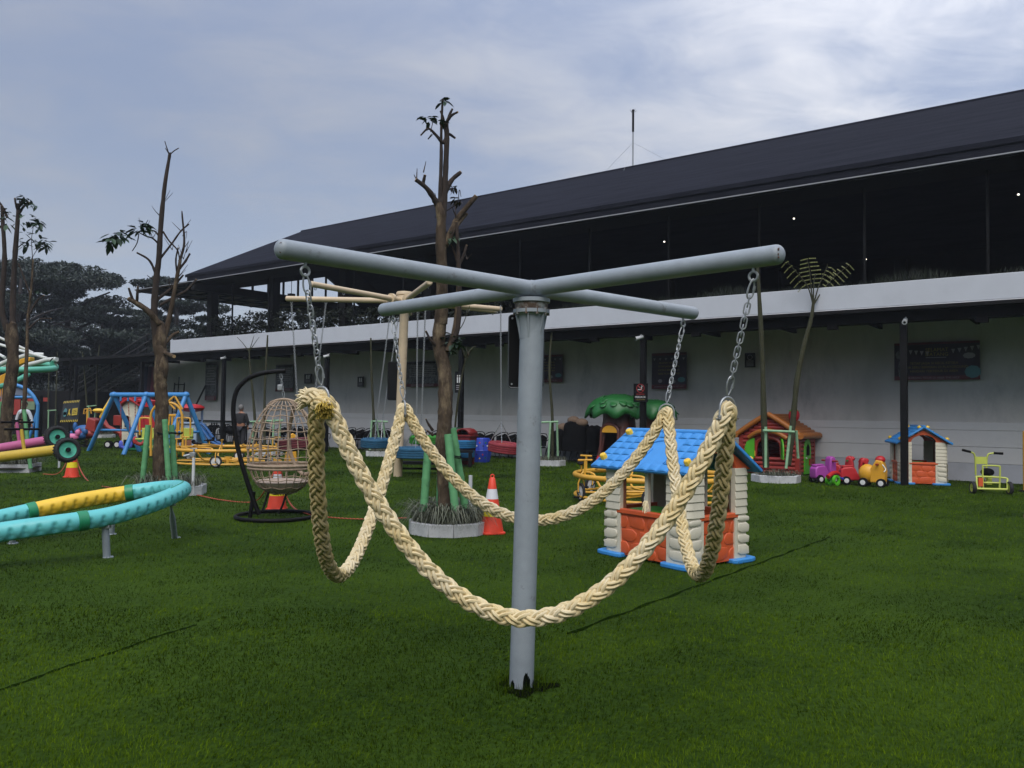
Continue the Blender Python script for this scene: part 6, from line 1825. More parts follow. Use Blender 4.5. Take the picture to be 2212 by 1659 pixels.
dup(PC, (P(1414, 900, 15.0).x, 15.0, 0), 0, 'yellow ring carousel with pedal wheels partly behind the blue roofed playhouse')

# ------------------------------------------------------------------ blue swing set and what stands round it
sA, sB = G(192, 974), G(267, 983)
sw = thing('swing_set', 'blue tube swing frame with three A shaped ends at the left', 'swing set', (0, 0, 0))
top_l, top_m, top_r = P(246, 853, 28.6), P(316, 853, 28.1), P(402, 853, 27.6)
q = MB(); q.cyl(top_l + (top_l - top_m) * .08, top_r + (top_r - top_m) * .04, .085, n=14); q.build('top_beam', blue_paint, sw)
for (tp_, f0, f1) in ((top_l, G(192, 974), P(302, 968, 29.4)), (top_m, G(267, 983), P(366, 975, 28.6)), (top_r, P(352, 985, 26.6), P(452, 978, 28.3))):
    f1.z = 0; f0.z = 0
    for f_ in (f0, f1):
        q = MB(); q.cyl(tp_, f_, .078, n=12); q.build('leg', blue_paint, sw)
    q = MB(); a_, b_ = tp_.lerp(f0, .62), tp_.lerp(f1, .62); q.cyl(a_, b_, .045, n=10); q.build('cross_bar', blue_paint, sw)
    q = MB(); q.ell(tp_, (.12, .12, .11)); q.build('joint', blue_paint, sw)
def swing(label, ux, vz, m_, cm_, dy=0):
    tp_ = P(ux, 860, 28.4 + dy); t = thing('hanging_swing', label, 'swing', tp_, group='plastic swings on the blue frame')
    b_ = P(ux, vz, 28.4 + dy)
    for s_ in (0, 1):
        q = MB(); p1 = Vector((b_.x + .29 * s_, b_.y + .1 * s_, b_.z)) - tp_; p0 = Vector((.26 * s_, 0, 0))
        for i in range(26): q.cyl(p0.lerp(p1, i / 26), p0.lerp(p1, (i + .85) / 26), .017 if i % 2 else .011, n=5)
        q.build('swing_chain', cm_, t)
        q = MB(); q.cyl(p0 + Vector((0, 0, .06)), p0 + Vector((0, 0, -.10)), .035, n=8); q.build('hanger', blue_paint, t)
    q = MB(); d_ = Vector((.29, .1, 0)); c_ = b_ - tp_
    q.ell(c_ + Vector((0, 0, -.08)), (.08, .05, .14), 12, 8); q.ell(c_ + d_ + Vector((0, 0, -.08)), (.08, .05, .14), 12, 8)
    q.tube(smooth_path([c_ + Vector((0, 0, -.14)), c_ + d_ * .5 + Vector((0, 0, -.22)), c_ + d_ + Vector((0, 0, -.14))], 4), .06, 8); q.build('seat', m_, t)
    return t
swing('violet blue plastic swing on yellow chains', 261, 955, mat('violet_plastic', S('5563cf'), .5, .05), chain_plastic)
swing('red plastic swing on red chains, right of the violet one', 292, 946, mat('coral_plastic', S('c9403a'), .5, .05), mat('red_chain_plastic', S('93392f'), .5), -.4)
# glider swing with lime seats
gl = thing('glider_swing', 'yellow tube glider swing with two lime seats behind the left pruned tree', 'glider swing', P(400, 975, 26.2) * 1.0)
gl.location.z = 0; g0 = Vector(gl.location)
def gq(u, v, y): return P(u, v, y) - g0
for y_ in (25.8, 26.9):
    q = MB(); q.tube(smooth_path([gq(326, 985, y_), gq(326, 930, y_), gq(327, 892, y_), gq(345, 872, y_), gq(376, 872, y_), gq(392, 892, y_), gq(394, 930, y_), gq(396, 985, y_)], 5), .04, 8); q.build('arch_frame', y_paint, gl)
    q = MB(); q.cyl(gq(376, 856, y_), gq(350, 880, y_), .03, n=7); q.cyl(gq(378, 856, y_), gq(394, 884, y_), .03, n=7); q.cyl(gq(352, 856, y_), gq(378, 884, y_), .03, n=7); q.build('hanger_bar', y_paint, gl)
for (u0, u1) in ((302, 324), (383, 411)):
    q = MB(); c_ = gq((u0 + u1) / 2, 948, 26.3); q.box(c_, (.42, .5, .05)); q.box(c_ + Vector((0, .24, .17)), (.42, .06, .36)); q.build('seat', lime_paint, gl, .015)
    q = MB(); q.tube(smooth_path([gq(u0, 940, 26.1), gq(u0, 908, 26.1), gq(u0 + 4, 903, 26.1), gq(u1 - 6, 903, 26.1), gq(u1, 908, 26.1), gq(u1, 940, 26.1)], 4), .03, 7); q.build('arm_rail', y_paint, gl)
q = MB(); q.box(gq(358, 965, 26.3), (1.1, .6, .05)); q.build('foot_deck', lime_paint, gl)
# castle play centre
cs = G(330, 972); cs = Vector((P(330, 930, 30.6).x, 30.6, 0))
pc = thing('castle_play_centre', 'toy castle with cream tower, red tiled roofs, yellow fence and blue slide', 'play centre', cs)
def cq(u, v, y=30.4): return P(u, v, y) - cs
x0, x1 = cq(273, 930).x, cq(306, 930).x; zt, zb = cq(300, 878).z, cq(300, 955).z
q = MB(); q.prism([(x0, .10), (x1, .10), (x1, zt), ((x0 + x1) / 2, zt + .28), (x0, zt)], -.55, -.48, 'xz'); tw_ = q.build('tower_wall', p_cream, pc)
q = MB(); q.box((x0 + .03, .1, (zt + .1) / 2), (.06, 1.2, zt - .1)); q.box((x1 - .03, .3, (zt + .1) / 2), (.06, .8, zt - .1)); q.build('tower_side', p_cream, pc)
ax_ = cq(284, 920).x
q = MB(); q.prism([(ax_ - .09, .86)] + [(ax_ - .09 * math.cos(math.pi * i / 8), 1.20 + .10 * math.sin(math.pi * i / 8)) for i in range(9)] + [(ax_ + .09, .86)], -.56, -.47, 'xz'); q.build('arched_window', black_matt, tw_)
q = MB(); q.tube([(ax_ - .11, -.56, .84)] + [(ax_ - .11 * math.cos(math.pi * i / 8), -.56, 1.20 + .12 * math.sin(math.pi * i / 8)) for i in range(9)] + [(ax_ + .11, -.56, .84)], .03, 6, closed=True); q.build('window_surround', p_cream, tw_)
def toyroof(ca, cb_, z0, h, y0, y1, nm):
    m_ = (ca + cb_) / 2; q = MB(); q.prism([(ca - .15, z0), (ca + .1, z0 + h * .75), (m_, z0 + h), (cb_ - .1, z0 + h * .75), (cb_ + .15, z0), (m_, z0 + h - .10)], y0, y1, 'xz'); o = q.build(nm, p_red, pc, .03)
    for k in range(5):
        for s_ in (-1, 1):
            f = k / 5; q = MB(); q.cyl((m_ + s_ * (.1 + (cb_ - m_) * f), y0 - .01, z0 + h * (1.02 - .6 * f)), (m_ + s_ * (.1 + (cb_ - m_) * f), y1, z0 + h * (1.02 - .6 * f)), .035, n=6); q.build('roof_tile_course', p_red, o)
toyroof(x0 - .02, cq(306, 900).x + .02, zt - .02, .36, -.72, .7, 'roof')
q = MB(); q.prism([(cq(306, 900).x - .1, zt + .28), (cq(331, 900).x, zt + .22), (cq(333, 900).x, zt - .04), (cq(308, 900).x, zt + .0)], -.5, .7, 'xz'); q.build('side_roof', p_red, pc, .02)
xa, xb = cq(405, 900, 30.8).x, cq(430, 900, 30.8).x; zr = cq(410, 884, 30.8).z
for (xx, yy) in ((xa, -.3), (xb, -.3), (xa, .5), (xb, .5)):
    q = MB(); q.cyl((xx, yy, 1.0), (xx, yy, zr), .045, n=8); q.build('roof_post', l_blue, pc)
q = MB(); q.box(((xa + xb) / 2, .1, .52), (xb - xa + .3, 1.0, 1.04)); q.build('tower_base', l_blue, pc, .04)
q = MB(); q.box(((xa + xb) / 2, -.42, 1.05), (xb - xa + .36, .08, .06)); q.build('ledge', l_blue, pc, .01)
q = MB(); q.prism([((xa + xb) / 2 - .2, .02)] + [((xa + xb) / 2 - .2 * math.cos(math.pi * i / 8), .42 + .18 * math.sin(math.pi * i / 8)) for i in range(9)] + [((xa + xb) / 2 + .2, .02)], -.42, -.38, 'xz'); q.build('arch_opening', p_inner, pc)
q = MB(); q.ell(((xa + xb) / 2 - .03, .1, zr + .05), (.46, .55, .16), 18, 8); q.build('domed_roof', p_red, pc)
xf0, xf1 = cq(358, 920).x, cq(400, 920).x
for k in range(7):
    xx = xf0 + (xf1 - xf0) * k / 6; q = MB(); q.box((xx, -.5, 1.0), (.06, .05, .62)); q.build('fence_slat', p_amber, pc, .01)
q = MB(); q.box(((xf0 + xf1) / 2, -.5, 1.33), (xf1 - xf0 + .1, .07, .09)); q.box(((xf0 + xf1) / 2, -.5, .72), (xf1 - xf0 + .1, .07, .12)); q.build('fence_rail', p_amber, pc, .015)
q = MB(); q.box(((x1 + xf0) / 2, -.52, 1.0), (xf0 - x1, .06, .62)); q.build('red_panel', p_red, pc, .02)
q = MB(); q.box(((x0 + x1) / 2 + .35, -.3, .22), (1.2, .5, .42)); q.build('green_base', p_dgreen, pc, .03)
q = MB(); sl_ = [Vector((xb + .1, -.2, .95)), Vector((xb + .35, -.25, .78)), Vector((xb + .75, -.35, .32)), Vector((xb + 1.1, -.4, .12))]
for s_ in (-.24, .24): q.tube(smooth_path([p + Vector((0, s_, .10)) for p in sl_], 5), .05, 8)
ps = smooth_path(sl_, 5)
for i in range(len(ps) - 1): q.add([ps[i] + Vector((0, -.24, 0)), ps[i] + Vector((0, .24, 0)), ps[i + 1] + Vector((0, .24, 0)), ps[i + 1] + Vector((0, -.24, 0))], [(0, 1, 2, 3)])
q.build('slide', p_slide, pc)
# digger ride
dg = thing('toy_digger', 'ride on toy digger with yellow boom and red arm beside the blue swings', 'toy digger', Vector((P(235, 930, 31.5).x, 31.5, 0)))
d0 = Vector(dg.location)
def dq(u, v, y=31.4): return P(u, v, y) - d0
q = MB(); q.tube([dq(242, 859), dq(225, 887), dq(218, 903)], [.085, .09, .09], 4); q.ell(dq(213, 887), (.22, .2, .09), 12, 7); q.build('boom', p_yellow, dg, .02)
q = MB(); q.tube([dq(219, 902), dq(232, 922), dq(262, 937)], [.13, .11, .10], 4); q.prism([(dq(216, 9).x, .75), (dq(238, 9).x, .60), (dq(238, 9).x, 1.10), (dq(221, 9).x, 1.20)], -.3, .3, 'xz'); q.build('body', p_dred, dg, .03)
q = MB(); q.ell(dq(266, 940), (.15, .16, .17), 12, 8); q.build('bucket', p_dred, dg)
q = MB(); q.box(dq(256, 908, 31.9), (.28, .3, .40)); q.build('red_crate_panel', p_dred, dg, .02)
for u in (252, 232):
    T = Matrix.Translation(Vector((dq(u, 960).x, 0, .15))) @ Matrix.Rotation(R(90), 4, 'X'); q = MB(); q.lathe([(.02, .1), (.10, .1), (.15, .08), (.15, -.08), (.10, -.1), (.001, -.1)], 16, (0, 0, 0), T); w_ = q.build('wheel', black_matt, dg)
    q = MB(); q.lathe([(.09, .105), (.001, .11)], 12, (0, 0, 0), T); q.build('wheel_cap', wheel_white, w_)
# spring riders by the stairs
for (u, v, y, m_, lb, s_) in ((155, 955, 31.5, p_pink, 'pink spring rider under the hazard sign', 1.0), (169, 955, 31.8, p_slide, 'blue spring rider right of the pink one', 1.05), (181, 952, 33.0, p_slide, 'tall blue spring rider right of the hazard sign', 1.55), (129, 952, 32.0, p_slide, 'small blue spring rider left of the pink one', .9), (187, 955, 32.2, p_dred, 'dark red spring rider in front of the tall blue one', 1.2)):
    b_ = P(u, v, y); t = thing('spring_rider', lb, 'spring rider', (b_.x, b_.y, 0), random.uniform(-.5, .5), 'spring riders under the stairs', s_ * .72)
    q = MB(); q.tube([(.13 * math.cos(i * .7), .13 * math.sin(i * .7), .02 + i * .0095) for i in range(40)], .016, 5); q.build('spring', black_steel, t)
    q = MB(); q.ell((0, 0, .58), (.36, .17, .20), 14, 9); q.ell((.30, 0, .82), (.15, .12, .19), 12, 8); q.tube(smooth_path([(.15, 0, .6), (.26, 0, .74), (.30, 0, .85)], 3), .11, 8); q.ell((-.33, 0, .72), (.08, .08, .16), 10, 6); q.build('body', m_, t, angle=80)
    q = MB(); q.cyl((.22, -.22, .82), (.22, .22, .82), .018, n=6); q.build('handle', black_steel, t)
    q = MB(); q.lathe([(.001, .03), (.2, .03), (.22, 0)], 12); q.build('base_plate', black_steel, t)
# yellow frame ride behind
yr = thing('tube_ride', 'small yellow tube ride standing behind the hazard sign', 'ride on', P(187, 960, 33.6)); yr.location.z = 0
q = MB(); z_ = P(187, 884, 33.6).z
q.tube([(-.16, 0, z_ - .2), (-.14, 0, z_), (.12, 0, z_ + .04), (.16, 0, z_ - .18)], .025, 6); q.tube([(-.16, .1, z_ - .2), (-.1, .1, z_ - .08), (.14, .1, z_ - .04)], .022, 6); q.cyl((0, 0, 0), (0, 0, z_), .04, n=8); q.build('frame', y_paint, yr)

# hazard sign banner hung on the far canopy post line
hs = thing('hazard_banner', 'dark cloth notice with yellow hazard stripes and emblems by the stairs', 'banner', P(153, 899, 29.5))
h0 = Vector(hs.location)
def hq(u, v, dy=0): return P(u, v, 29.5 + dy) - h0
TL, TR, BL, BR = hq(138, 867), hq(173, 864), hq(130, 912), hq(169, 911)
q = MB(); vs, fs = [], []
for i in range(9):
    for j in range(9):
        a, b_ = TL.lerp(TR, i / 8), BL.lerp(BR, i / 8); p = a.lerp(b_, j / 8); vs.append(p + Vector((0, .02 * math.sin(i * 1.3) * math.sin(j), 0)))
for i in range(8):
    for j in range(8): fs.append((i * 9 + j, i * 9 + j + 1, (i + 1) * 9 + j + 1, (i + 1) * 9 + j))
q.add(vs, fs); cl = q.build('cloth', mat('banner_cloth', S('30353b'), .8, .2, 8), hs, angle=80); md = cl.modifiers.new('t', 'SOLIDIFY'); md.thickness = .01
for (A, B_, C_, D_) in ((TL, TR, .0, .10), (TL, TR, .90, 1.0)):
    for k in range(10):
        def pp_(s, t_): return TL.lerp(TR, s).lerp(BL.lerp(BR, s), t_) + Vector((0, -.035, 0))
        s0 = k / 10 + .015
        q = MB(); q.add([pp_(s0, D_), pp_(min(1, s0 + .05), D_), pp_(min(1, s0 + .085), C_), pp_(min(1, s0 + .035), C_)], [(0, 1, 2, 3)]); q.build('hazard_stripe', print_yellow, hs)
def hpoly(pts, m_, nm):
    q = MB(); q.add([TL.lerp(TR, s).lerp(BL.lerp(BR, s), t_) + Vector((0, -.036, 0)) for s, t_ in pts], [tuple(range(len(pts)))]); return q.build(nm, m_, hs)
hpoly([(.22 + .11 * math.cos(a * .4488), .55 + .21 * math.sin(a * .4488)) for a in range(14)], print_teal, 'oval_emblem')
hpoly([(.13, .52), (.31, .52), (.31, .66), (.13, .66)], print_yellow, 'emblem_band')
hpoly([(.42, .40), (.50, .38), (.47, .52), (.56, .68), (.50, .70), (.44, .60), (.41, .70), (.38, .70), (.42, .52)], print_yellow, 'figure_emblem')
hpoly([(.62, .38), (.93, .36), (.93, .68), (.62, .70)], print_yellow, 'yellow_notice')
for k in range(3): hpoly([(.66, .46 + k * .07), (.89, .44 + k * .07), (.89, .47 + k * .07), (.66, .49 + k * .07)], black_matt, 'notice_line')
q = MB(); q.cyl(hq(150, 866), hq(150, 866) + Vector((0, 0, 1.6)), .03, n=6); q.cyl(hq(150, 911), Vector((hq(150, 911).x, 0, -h0.z)), .03, n=6); q.build('sign_pole', black_steel, hs)
# ------------------------------------------------------------------ ride on toys by the wall
def toy_wheels(t, pts, r_, m_=None, capm=None):
    for p in pts:
        T = Matrix.Translation(p) @ Matrix.Rotation(R(90), 4, 'X')
        q = MB(); q.lathe([(.001, .035), (r_ * .7, .04), (r_, .025), (r_, -.025), (r_ * .7, -.04), (.001, -.035)], 18, (0, 0, 0), T); w = q.build('wheel', m_ or black_matt, t)
        q = MB(); q.lathe([(r_ * .55, .042), (.001, .046)], 14, (0, 0, 0), T); q.lathe([(r_ * .55, -.042), (.001, -.046)], 14, (0, 0, 0), T); q.build('wheel_cap', capm or wheel_white, w)
GT = 'ride on toys in front of the wall'
def scooter_toy(label, u, v, rz, m_, bar, yel=False):
    b_ = G(u, v); t = thing('ride_on_toy', label, 'ride on toy', (b_.x, b_.y + .15, 0), rz, GT)
    q = MB()
    q.prism([(-.30, .10), (.30, .10), (.31, .18), (.12, .20), (.05, .26), (-.02, .40), (-.10, .42), (-.28, .40), (-.33, .34), (-.33, .16)], -.12, .12, 'xz'); q.build('body', m_, t, .03, seg=3)
    q = MB(); q.prism([(.12, .16), (.30, .14), (.30, .40), (.27, .58), (.20, .64), (.12, .60), (.10, .42)], -.10, .10, 'xz'); q.build('front_shield', m_, t, .035, seg=3)
    q = MB(); q.ell((.26, 0, .56), (.06, .07, .06), 10, 7); q.build('headlamp', m_, t)
    q = MB(); q.cyl((.17, -.26, .52), (.17, .26, .52), .022, n=8); q.build('handlebar', bar, t)
    q = MB(); q.prism([(-.30, .405), (-.05, .425), (-.04, .45), (-.28, .44)], -.09, .09, 'xz'); q.build('saddle', m_, t, .015)
    toy_wheels(t, [(.22, -.13, .10), (.22, .13, .10), (-.22, -.13, .10), (-.22, .13, .10)], .10)
    return t
scooter_toy('purple ride on scooter toy, leftmost in the row', 1785, 1044, R(20), p_purple, p_dred)
m2 = scooter_toy('red ride on toy with round tank between the purple and the red scooter', 1822, 1041, R(-30), p_red, p_green)
scooter_toy('red ride on scooter toy with tall front shield beside the yellow one', 1852, 1048, R(-8), p_red, p_red)
b_ = G(1806, 1049); t = thing('toy_motorbike', 'small red and green toy motorbike lying before the purple toy', 'toy motorbike', (b_.x, b_.y + .1, 0), R(35), GT)
q = MB(); q.tube(smooth_path([(-.25, 0, .2), (-.05, 0, .28), (.15, 0, .26), (.25, 0, .12)], 4), [.05] * 13, 10); q.build('body', p_red, t)
q = MB(); q.cyl((.05, 0, .2), (.42, -.05, .10), .035, n=10); q.build('blue_fork', p_navy, t)
for yy in (-.09, .09):
    T = Matrix.Translation((-.06, yy, .12)) @ Matrix.Rotation(R(90), 4, 'X'); q = MB(); q.lathe([(.07, .03), (.12, .03), (.12, -.03), (.07, -.03), (.07, .03)], 18, (0, 0, 0), T); q.build('green_wheel', p_lime, t)
b_ = G(1893, 1053); t = thing('ride_on_toy', 'yellow ride on toy with red cap and black wheels, rightmost in the row', 'ride on toy', (b_.x, b_.y + .15, 0), R(-38), GT)
q = MB(); q.ell((-.12, 0, .30), (.20, .15, .21), 16, 10); q.prism([(-.05, .10), (.26, .10), (.28, .36), (.22, .60), (.08, .62), (-.04, .40)], -.13, .13, 'xz'); q.build('body', p_amber, t, .03, 80, seg=3)
q = MB(); q.ell((.15, 0, .62), (.11, .12, .09), 14, 8); q.build('cap', p_red, t)
q = MB(); q.cyl((.13, -.28, .52), (.13, .28, .52), .024, n=8); q.build('handlebar', p_dred, t)
q = MB(); q.tube(smooth_path([(.22, -.12, .52), (.30, -.16, .42), (.27, -.2, .36)], 4), .012, 5); q.tube(smooth_path([(.10, .2, .52), (.16, .22, .42), (.12, .24, .38)], 4), .012, 5); q.build('cord', white_paint, t)
toy_wheels(t, [(.20, -.15, .10), (.20, .15, .10), (-.18, -.15, .10), (-.18, .15, .10)], .105)

# ------------------------------------------------------------------ lime pedal trike
b_ = G(2152, 1068); tk = thing('pedal_trike', 'lime green tube pedal trike with black saddle near the right edge', 'trike', (b_.x, b_.y + .2, 0), R(-10), scale=.88)
q = MB()
q.tube([(-.36, -.18, .12), (.30, -.18, .12)], .026, 8)
q.tube(smooth_path([(-.36, -.18, .12), (-.34, -.10, .36), (-.28, -.05, .40), (.30, -.05, .38), (.33, -.1, .30), (.30, -.18, .12)], 4), .022, 8)
q.tube(smooth_path([(-.18, -.05, .14), (-.19, -.06, .60), (-.15, -.06, .66), (.15, -.06, .66), (.19, -.06, .60), (.18, -.05, .14)], 4), .020, 8)
q.tube([(-.17, -.05, .26), (.18, -.05, .26)], .018, 8); q.tube([(-.05, -.05, .38), (0, .35, .38), (.05, .60, .40)], .026, 8)
q.build('frame', lime_paint, tk)
q = MB(); q.tube(smooth_path([(-.42, .45, 1.0), (-.25, .50, .96), (-.15, .52, .86), (-.12, .56, .40)], 4), .022, 8); q.tube(smooth_path([(.42, .45, .95), (.25, .50, .94), (.13, .52, .86), (.12, .56, .36)], 4), .022, 8); q.box((0, .52, .76), (.25, .02, .18)); hb = q.build('handlebar', lime_paint, tk)
q = MB(); q.cyl((-.46, .43, 1.01), (-.26, .50, .965), .03, n=8); q.cyl((.46, .43, .94), (.27, .50, .945), .03, n=8); q.build('grip', black_matt, hb)
q = MB(); q.ell((-.02, .12, .50), (.15, .14, .10), 14, 8); q.build('saddle', black_matt, tk); q = MB(); q.box((0, .10, .33), (.12, .10, .26)); q.build('saddle_post', lime_paint, tk, .01)
for (p, r_) in (((-.44, -.15, .14), .15), ((.36, -.15, .15), .16), ((.02, .62, .18), .19)):
    T = Matrix.Translation(p) @ Matrix.Rotation(R(90), 4, 'Y'); q = MB(); q.lathe([(r_ * .82 + r_ * .17 * math.cos(k * .5236), .045 * math.sin(k * .5236)) for k in range(13)], 22, (0, 0, 0), T); w = q.build('tyre', tyre_rubber, tk, angle=80)
    q = MB(); q.lathe([(r_ * .68, .03), (.02, .02)], 18, (0, 0, 0), T); q.lathe([(r_ * .68, -.03), (.02, -.02)], 18, (0, 0, 0), T); q.build('wheel_disc', lime_paint, w)
q = MB(); q.box((-.24, -.06, .27), (.10, .04, .2)); q.build('reflector_panel', p_orange, tk)
# yellow pole cut by the right edge, with a pink ball at its foot further forward
b_ = G(2213, 1062); t = thing('yellow_pole', 'yellow upright play pole cut by the right edge of the photo', 'pole', (b_.x + .03, b_.y, 0))
q = MB(); q.cyl((0, 0, 0), (0, 0, 1.28), .05, n=14); q.ell((0, 0, 1.29), (.05, .05, .03)); q.build('post', p_amber, t); q = MB(); q.box((.4, 0, 1.12), (.8, .05, .06)); q.build('rail', p_amber, t); q = MB(); q.lathe([(.001, .03), (.13, .03), (.14, 0)], 14); q.build('base_plate', black_steel, t)
b_ = G(2216, 1132); t = thing('pink_ball', 'pink plastic ball on the lawn at the right edge', 'ball', (b_.x + .10, b_.y, .11)); q = MB(); q.ell((0, 0, 0), (.11, .11, .11), 20, 12); o = q.build('ball_skin', p_pink, t)

# ------------------------------------------------------------------ bins, barrel, tyres, benches
def bin_(label, c, m_, txt=True):
    t = thing('waste_bin', label, 'bin', c, R(-24), 'lidded waste bins by the canopy post')
    q = MB()
    def sec(w, d, z): return [(x, y, z) for x, y in rrect(w, d, .06, 4)]
    a, b2 = sec(.40, .38, .02), sec(.52, .50, .86); n = len(a)
    q.add(a + b2, [(i, (i + 1) % n, (i + 1) % n + n, i + n) for i in range(n)] + [tuple(range(n - 1, -1, -1))]); q.build('body', m_, t, angle=50)
    q = MB(); q.prism(rrect(.58, .56, .07), .85, .90, 'xy'); q.build('rim', m_, t, .01)
    q = MB()
    vs, fs = [], []
    for i in range(7):
        a_ = math.pi * i / 6
        for y in (-.26, .26): vs.append((-.27 * math.cos(a_), y, .90 + .20 * math.sin(a_)))
    for i in range(6): fs.append((2 * i, 2 * i + 1, 2 * i + 3, 2 * i + 2))
    q.add(vs, fs); q.add([vs[2 * i + 1] for i in range(7)], [tuple(range(7))])
    q.add([(x * 1.0, -.262, z) for x, _, z in [vs[2 * i] for i in range(7)]] + [(x * .72, -.262, .90 + (z - .90) * .72 + .01) for x, _, z in [vs[2 * i] for i in range(7)]], [(i, i + 1, i + 8, i + 7) for i in range(6)])
    o = q.build('lid', m_, t, angle=50); md = o.modifiers.new('t', 'SOLIDIFY'); md.thickness = .02
    q = MB(); q.box((0, .1, .96), (.40, .02, .14)); q.build('lid_mouth', black_matt, o)
    if txt:
        for (s_, body, z) in ((.062, 'SAMPAH B3', .70), (.036, 'Botol, Kaca', .63), (.036, 'Kaleng, Baterai', .585), (.036, 'Bekas Lampu', .54)):
            text(body, s_, (-.06, -.242 + (.70 - z) * .06, z), t, print_white, rot=(R(86), 0, 0))
        q = MB(); q.tube([(x - .06, -.226, z + .38) for x, z in rrect(.15, .19, .02)], .006, 4, closed=True); q.box((-.085, -.226, .36), (.04, .004, .09)); q.ell((-.03, -.226, .44), (.016, .004, .016), 8, 6); q.box((-.03, -.226, .375), (.03, .004, .10)); q.box((-.085, -.226, .43), (.05, .004, .012)); q.build('pictogram', print_white, t)
    return t
rb = P(1007, 960, 24.2); bin_('red lidded waste bin with white lettering by the canopy post', (rb.x, rb.y, 0), p_binred)
rb = P(984, 960, 25.0); bin_('dark green lidded waste bin behind the red one', (rb.x, rb.y, 0), p_bingreen, False)
bb_ = G(1039, 999); bar = thing('play_barrel', 'blue ribbed plastic barrel with coloured dots beside the red bin', 'barrel', (bb_.x, bb_.y + .25, 0))
q = MB(); q.lathe([(.001, .0), (.255, .0), (.262, .02), (.325, .36), (.335, .37)], 14); q.build('lower_body', p_navy, bar, angle=20)
q = MB(); q.lathe([(.335, .37), (.325, .385), (.262, .74), (.25, .76), (.23, .74), (.30, .40)], 14); q.build('upper_body', p_navy, bar, angle=20)
q = MB()
for k in range(14):
    a = 2 * math.pi * k / 14
    q.tube([(.262 * math.cos(a), .262 * math.sin(a), .02), (.330 * math.cos(a), .330 * math.sin(a), .365), (.266 * math.cos(a), .266 * math.sin(a), .74)], .008, 4)
q.build('rib', p_navy, bar)
dm = {'w': print_white, 'r': p_red, 'y': p_yellow, 'g': p_green, 'd': mat('dot_navy', S('221c4e'), .5)}
for (az, z, c_) in ((-100, .62, 'r'), (-60, .62, 'g'), (-118, .52, 'w'), (-78, .52, 'd'), (-140, .52, 'g'), (-50, .52, 'w'), (-150, .62, 'w'), (-118, .26, 'd'), (-80, .25, 'r'), (-138, .26, 'w'), (-100, .13, 'y'), (-62, .15, 'g'), (-145, .15, 'r')):
    a = R(az); r_ = (.25 + .075 * z / .37) if z < .37 else .325 - .063 * (z - .385) / .355
    q = MB(); T = Matrix.Translation((r_ * math.cos(a), r_ * math.sin(a), z)) @ Vector((math.cos(a), math.sin(a), .1)).to_track_quat('Z', 'Y').to_matrix().to_4x4(); q.lathe([(.001, .012), (.024, .010), (.026, -.01)], 12, (0, 0, 0), T); q.build('dot', dm[c_], bar)
GF = 'painted tyres lying by the wall'
for (u, y, z, r_, w_, m_, lb) in ((928, 24.6, .72, .62, .26, tyre_green, 'green painted tyre behind the blue tyre swing'), (993, 24.2, .62, .50, .26, tyre_sky, 'sky blue painted tyre below the red bin, upper one'), (993, 24.1, .34, .46, .24, tyre_sky, 'sky blue painted tyre below the red bin, lower one')):
    p = P(u, 950, y); tyre('painted_tyre', lb, (p.x, p.y, z), r_, w_, m_, .3, 0, GF, False)
def bench(label, u, y, w, h, rz=0):
    p = P(u, 950, y); t = thing('low_bench', label, 'bench', (p.x, p.y, 0), rz, 'low black benches')
    q = MB(); q.box((0, 0, h), (w, .45, .07)); q.build('seat', black_steel, t)
    for sx in (-1, 1):
        for sy in (-1, 1):
            q = MB(); q.box((sx * (w / 2 - .08), sy * .17, h / 2), (.09, .07, h)); q.build('leg', black_steel, t)
    q = MB(); q.box((0, 0, h * .45), (w - .1, .05, .05)); q.build('rail', black_steel, t)
    return t
bench('low black bench under the blue tyre swing', 906, 20.6, 1.3, .28); bench('low black bench left of the blue barrel', 985, 23.3, 1.0, .45)

# ------------------------------------------------------------------ black chairs and tables along the wall
def make_chair():
    t = thing('rattan_chair', 'black rattan armchair', 'chair')
    q = MB(); q.lathe([(.001, .43), (.22, .435), (.25, .42), (.25, .40), (.001, .395)], 18); q.build('seat', black_matt, t)
    q = MB(); vs, fs = [], []
    for i in range(11):
        a = R(20 + 140 * i / 10)
        for (z, r_) in ((.46, .25), (.66, .285), (.84, .275)): vs.append((r_ * math.cos(a), r_ * math.sin(a), z - (.10 * abs(math.cos(a)) if z > .8 else 0)))
    for i in range(10):
        for j in range(2): fs.append((i * 3 + j, i * 3 + j + 1, (i + 1) * 3 + j + 1, (i + 1) * 3 + j))
    q.add(vs, fs); o = q.build('backrest', black_matt, t); md = o.modifiers.new('t', 'SOLIDIFY'); md.thickness = .018
    q = MB(); q.tube(smooth_path([(.28, -.20, .42), (.30, -.20, .62), (.30, -.05, .66), (.28, .10, .76), (.16, .24, .86), (0, .28, .88), (-.16, .24, .86), (-.28, .10, .76), (-.30, -.05, .66), (-.30, -.20, .62), (-.28, -.20, .42)], 4), .016, 6); q.build('armrest', black_steel, t)
    for sx in (-1, 1):
        for sy in (-1, 1):
            q = MB(); q.cyl((sx * .20, sy * .18, .41), (sx * .25, sy * .23, 0), .014, n=6); q.build('leg', black_steel, t)
    return t
CG = 'black rattan armchairs lined up along the grey wall'
ch0 = make_chair(); first = True
def put_chair(p, rz, label, group=CG):
    global first
    if first:
        ch0.location = p; ch0.rotation_euler = (0, 0, rz); ch0['label'] = label; ch0['group'] = group; first = False; return ch0
    return dup(ch0, p, rz, label, group)
def uv_Y(u, Yl):                                     # facade coordinate seen at column u
    d = ray(u, 950); t_ = (20.2 + Yl) / (d.x * .599 + d.y * .801); return (d * t_).dot(BX)
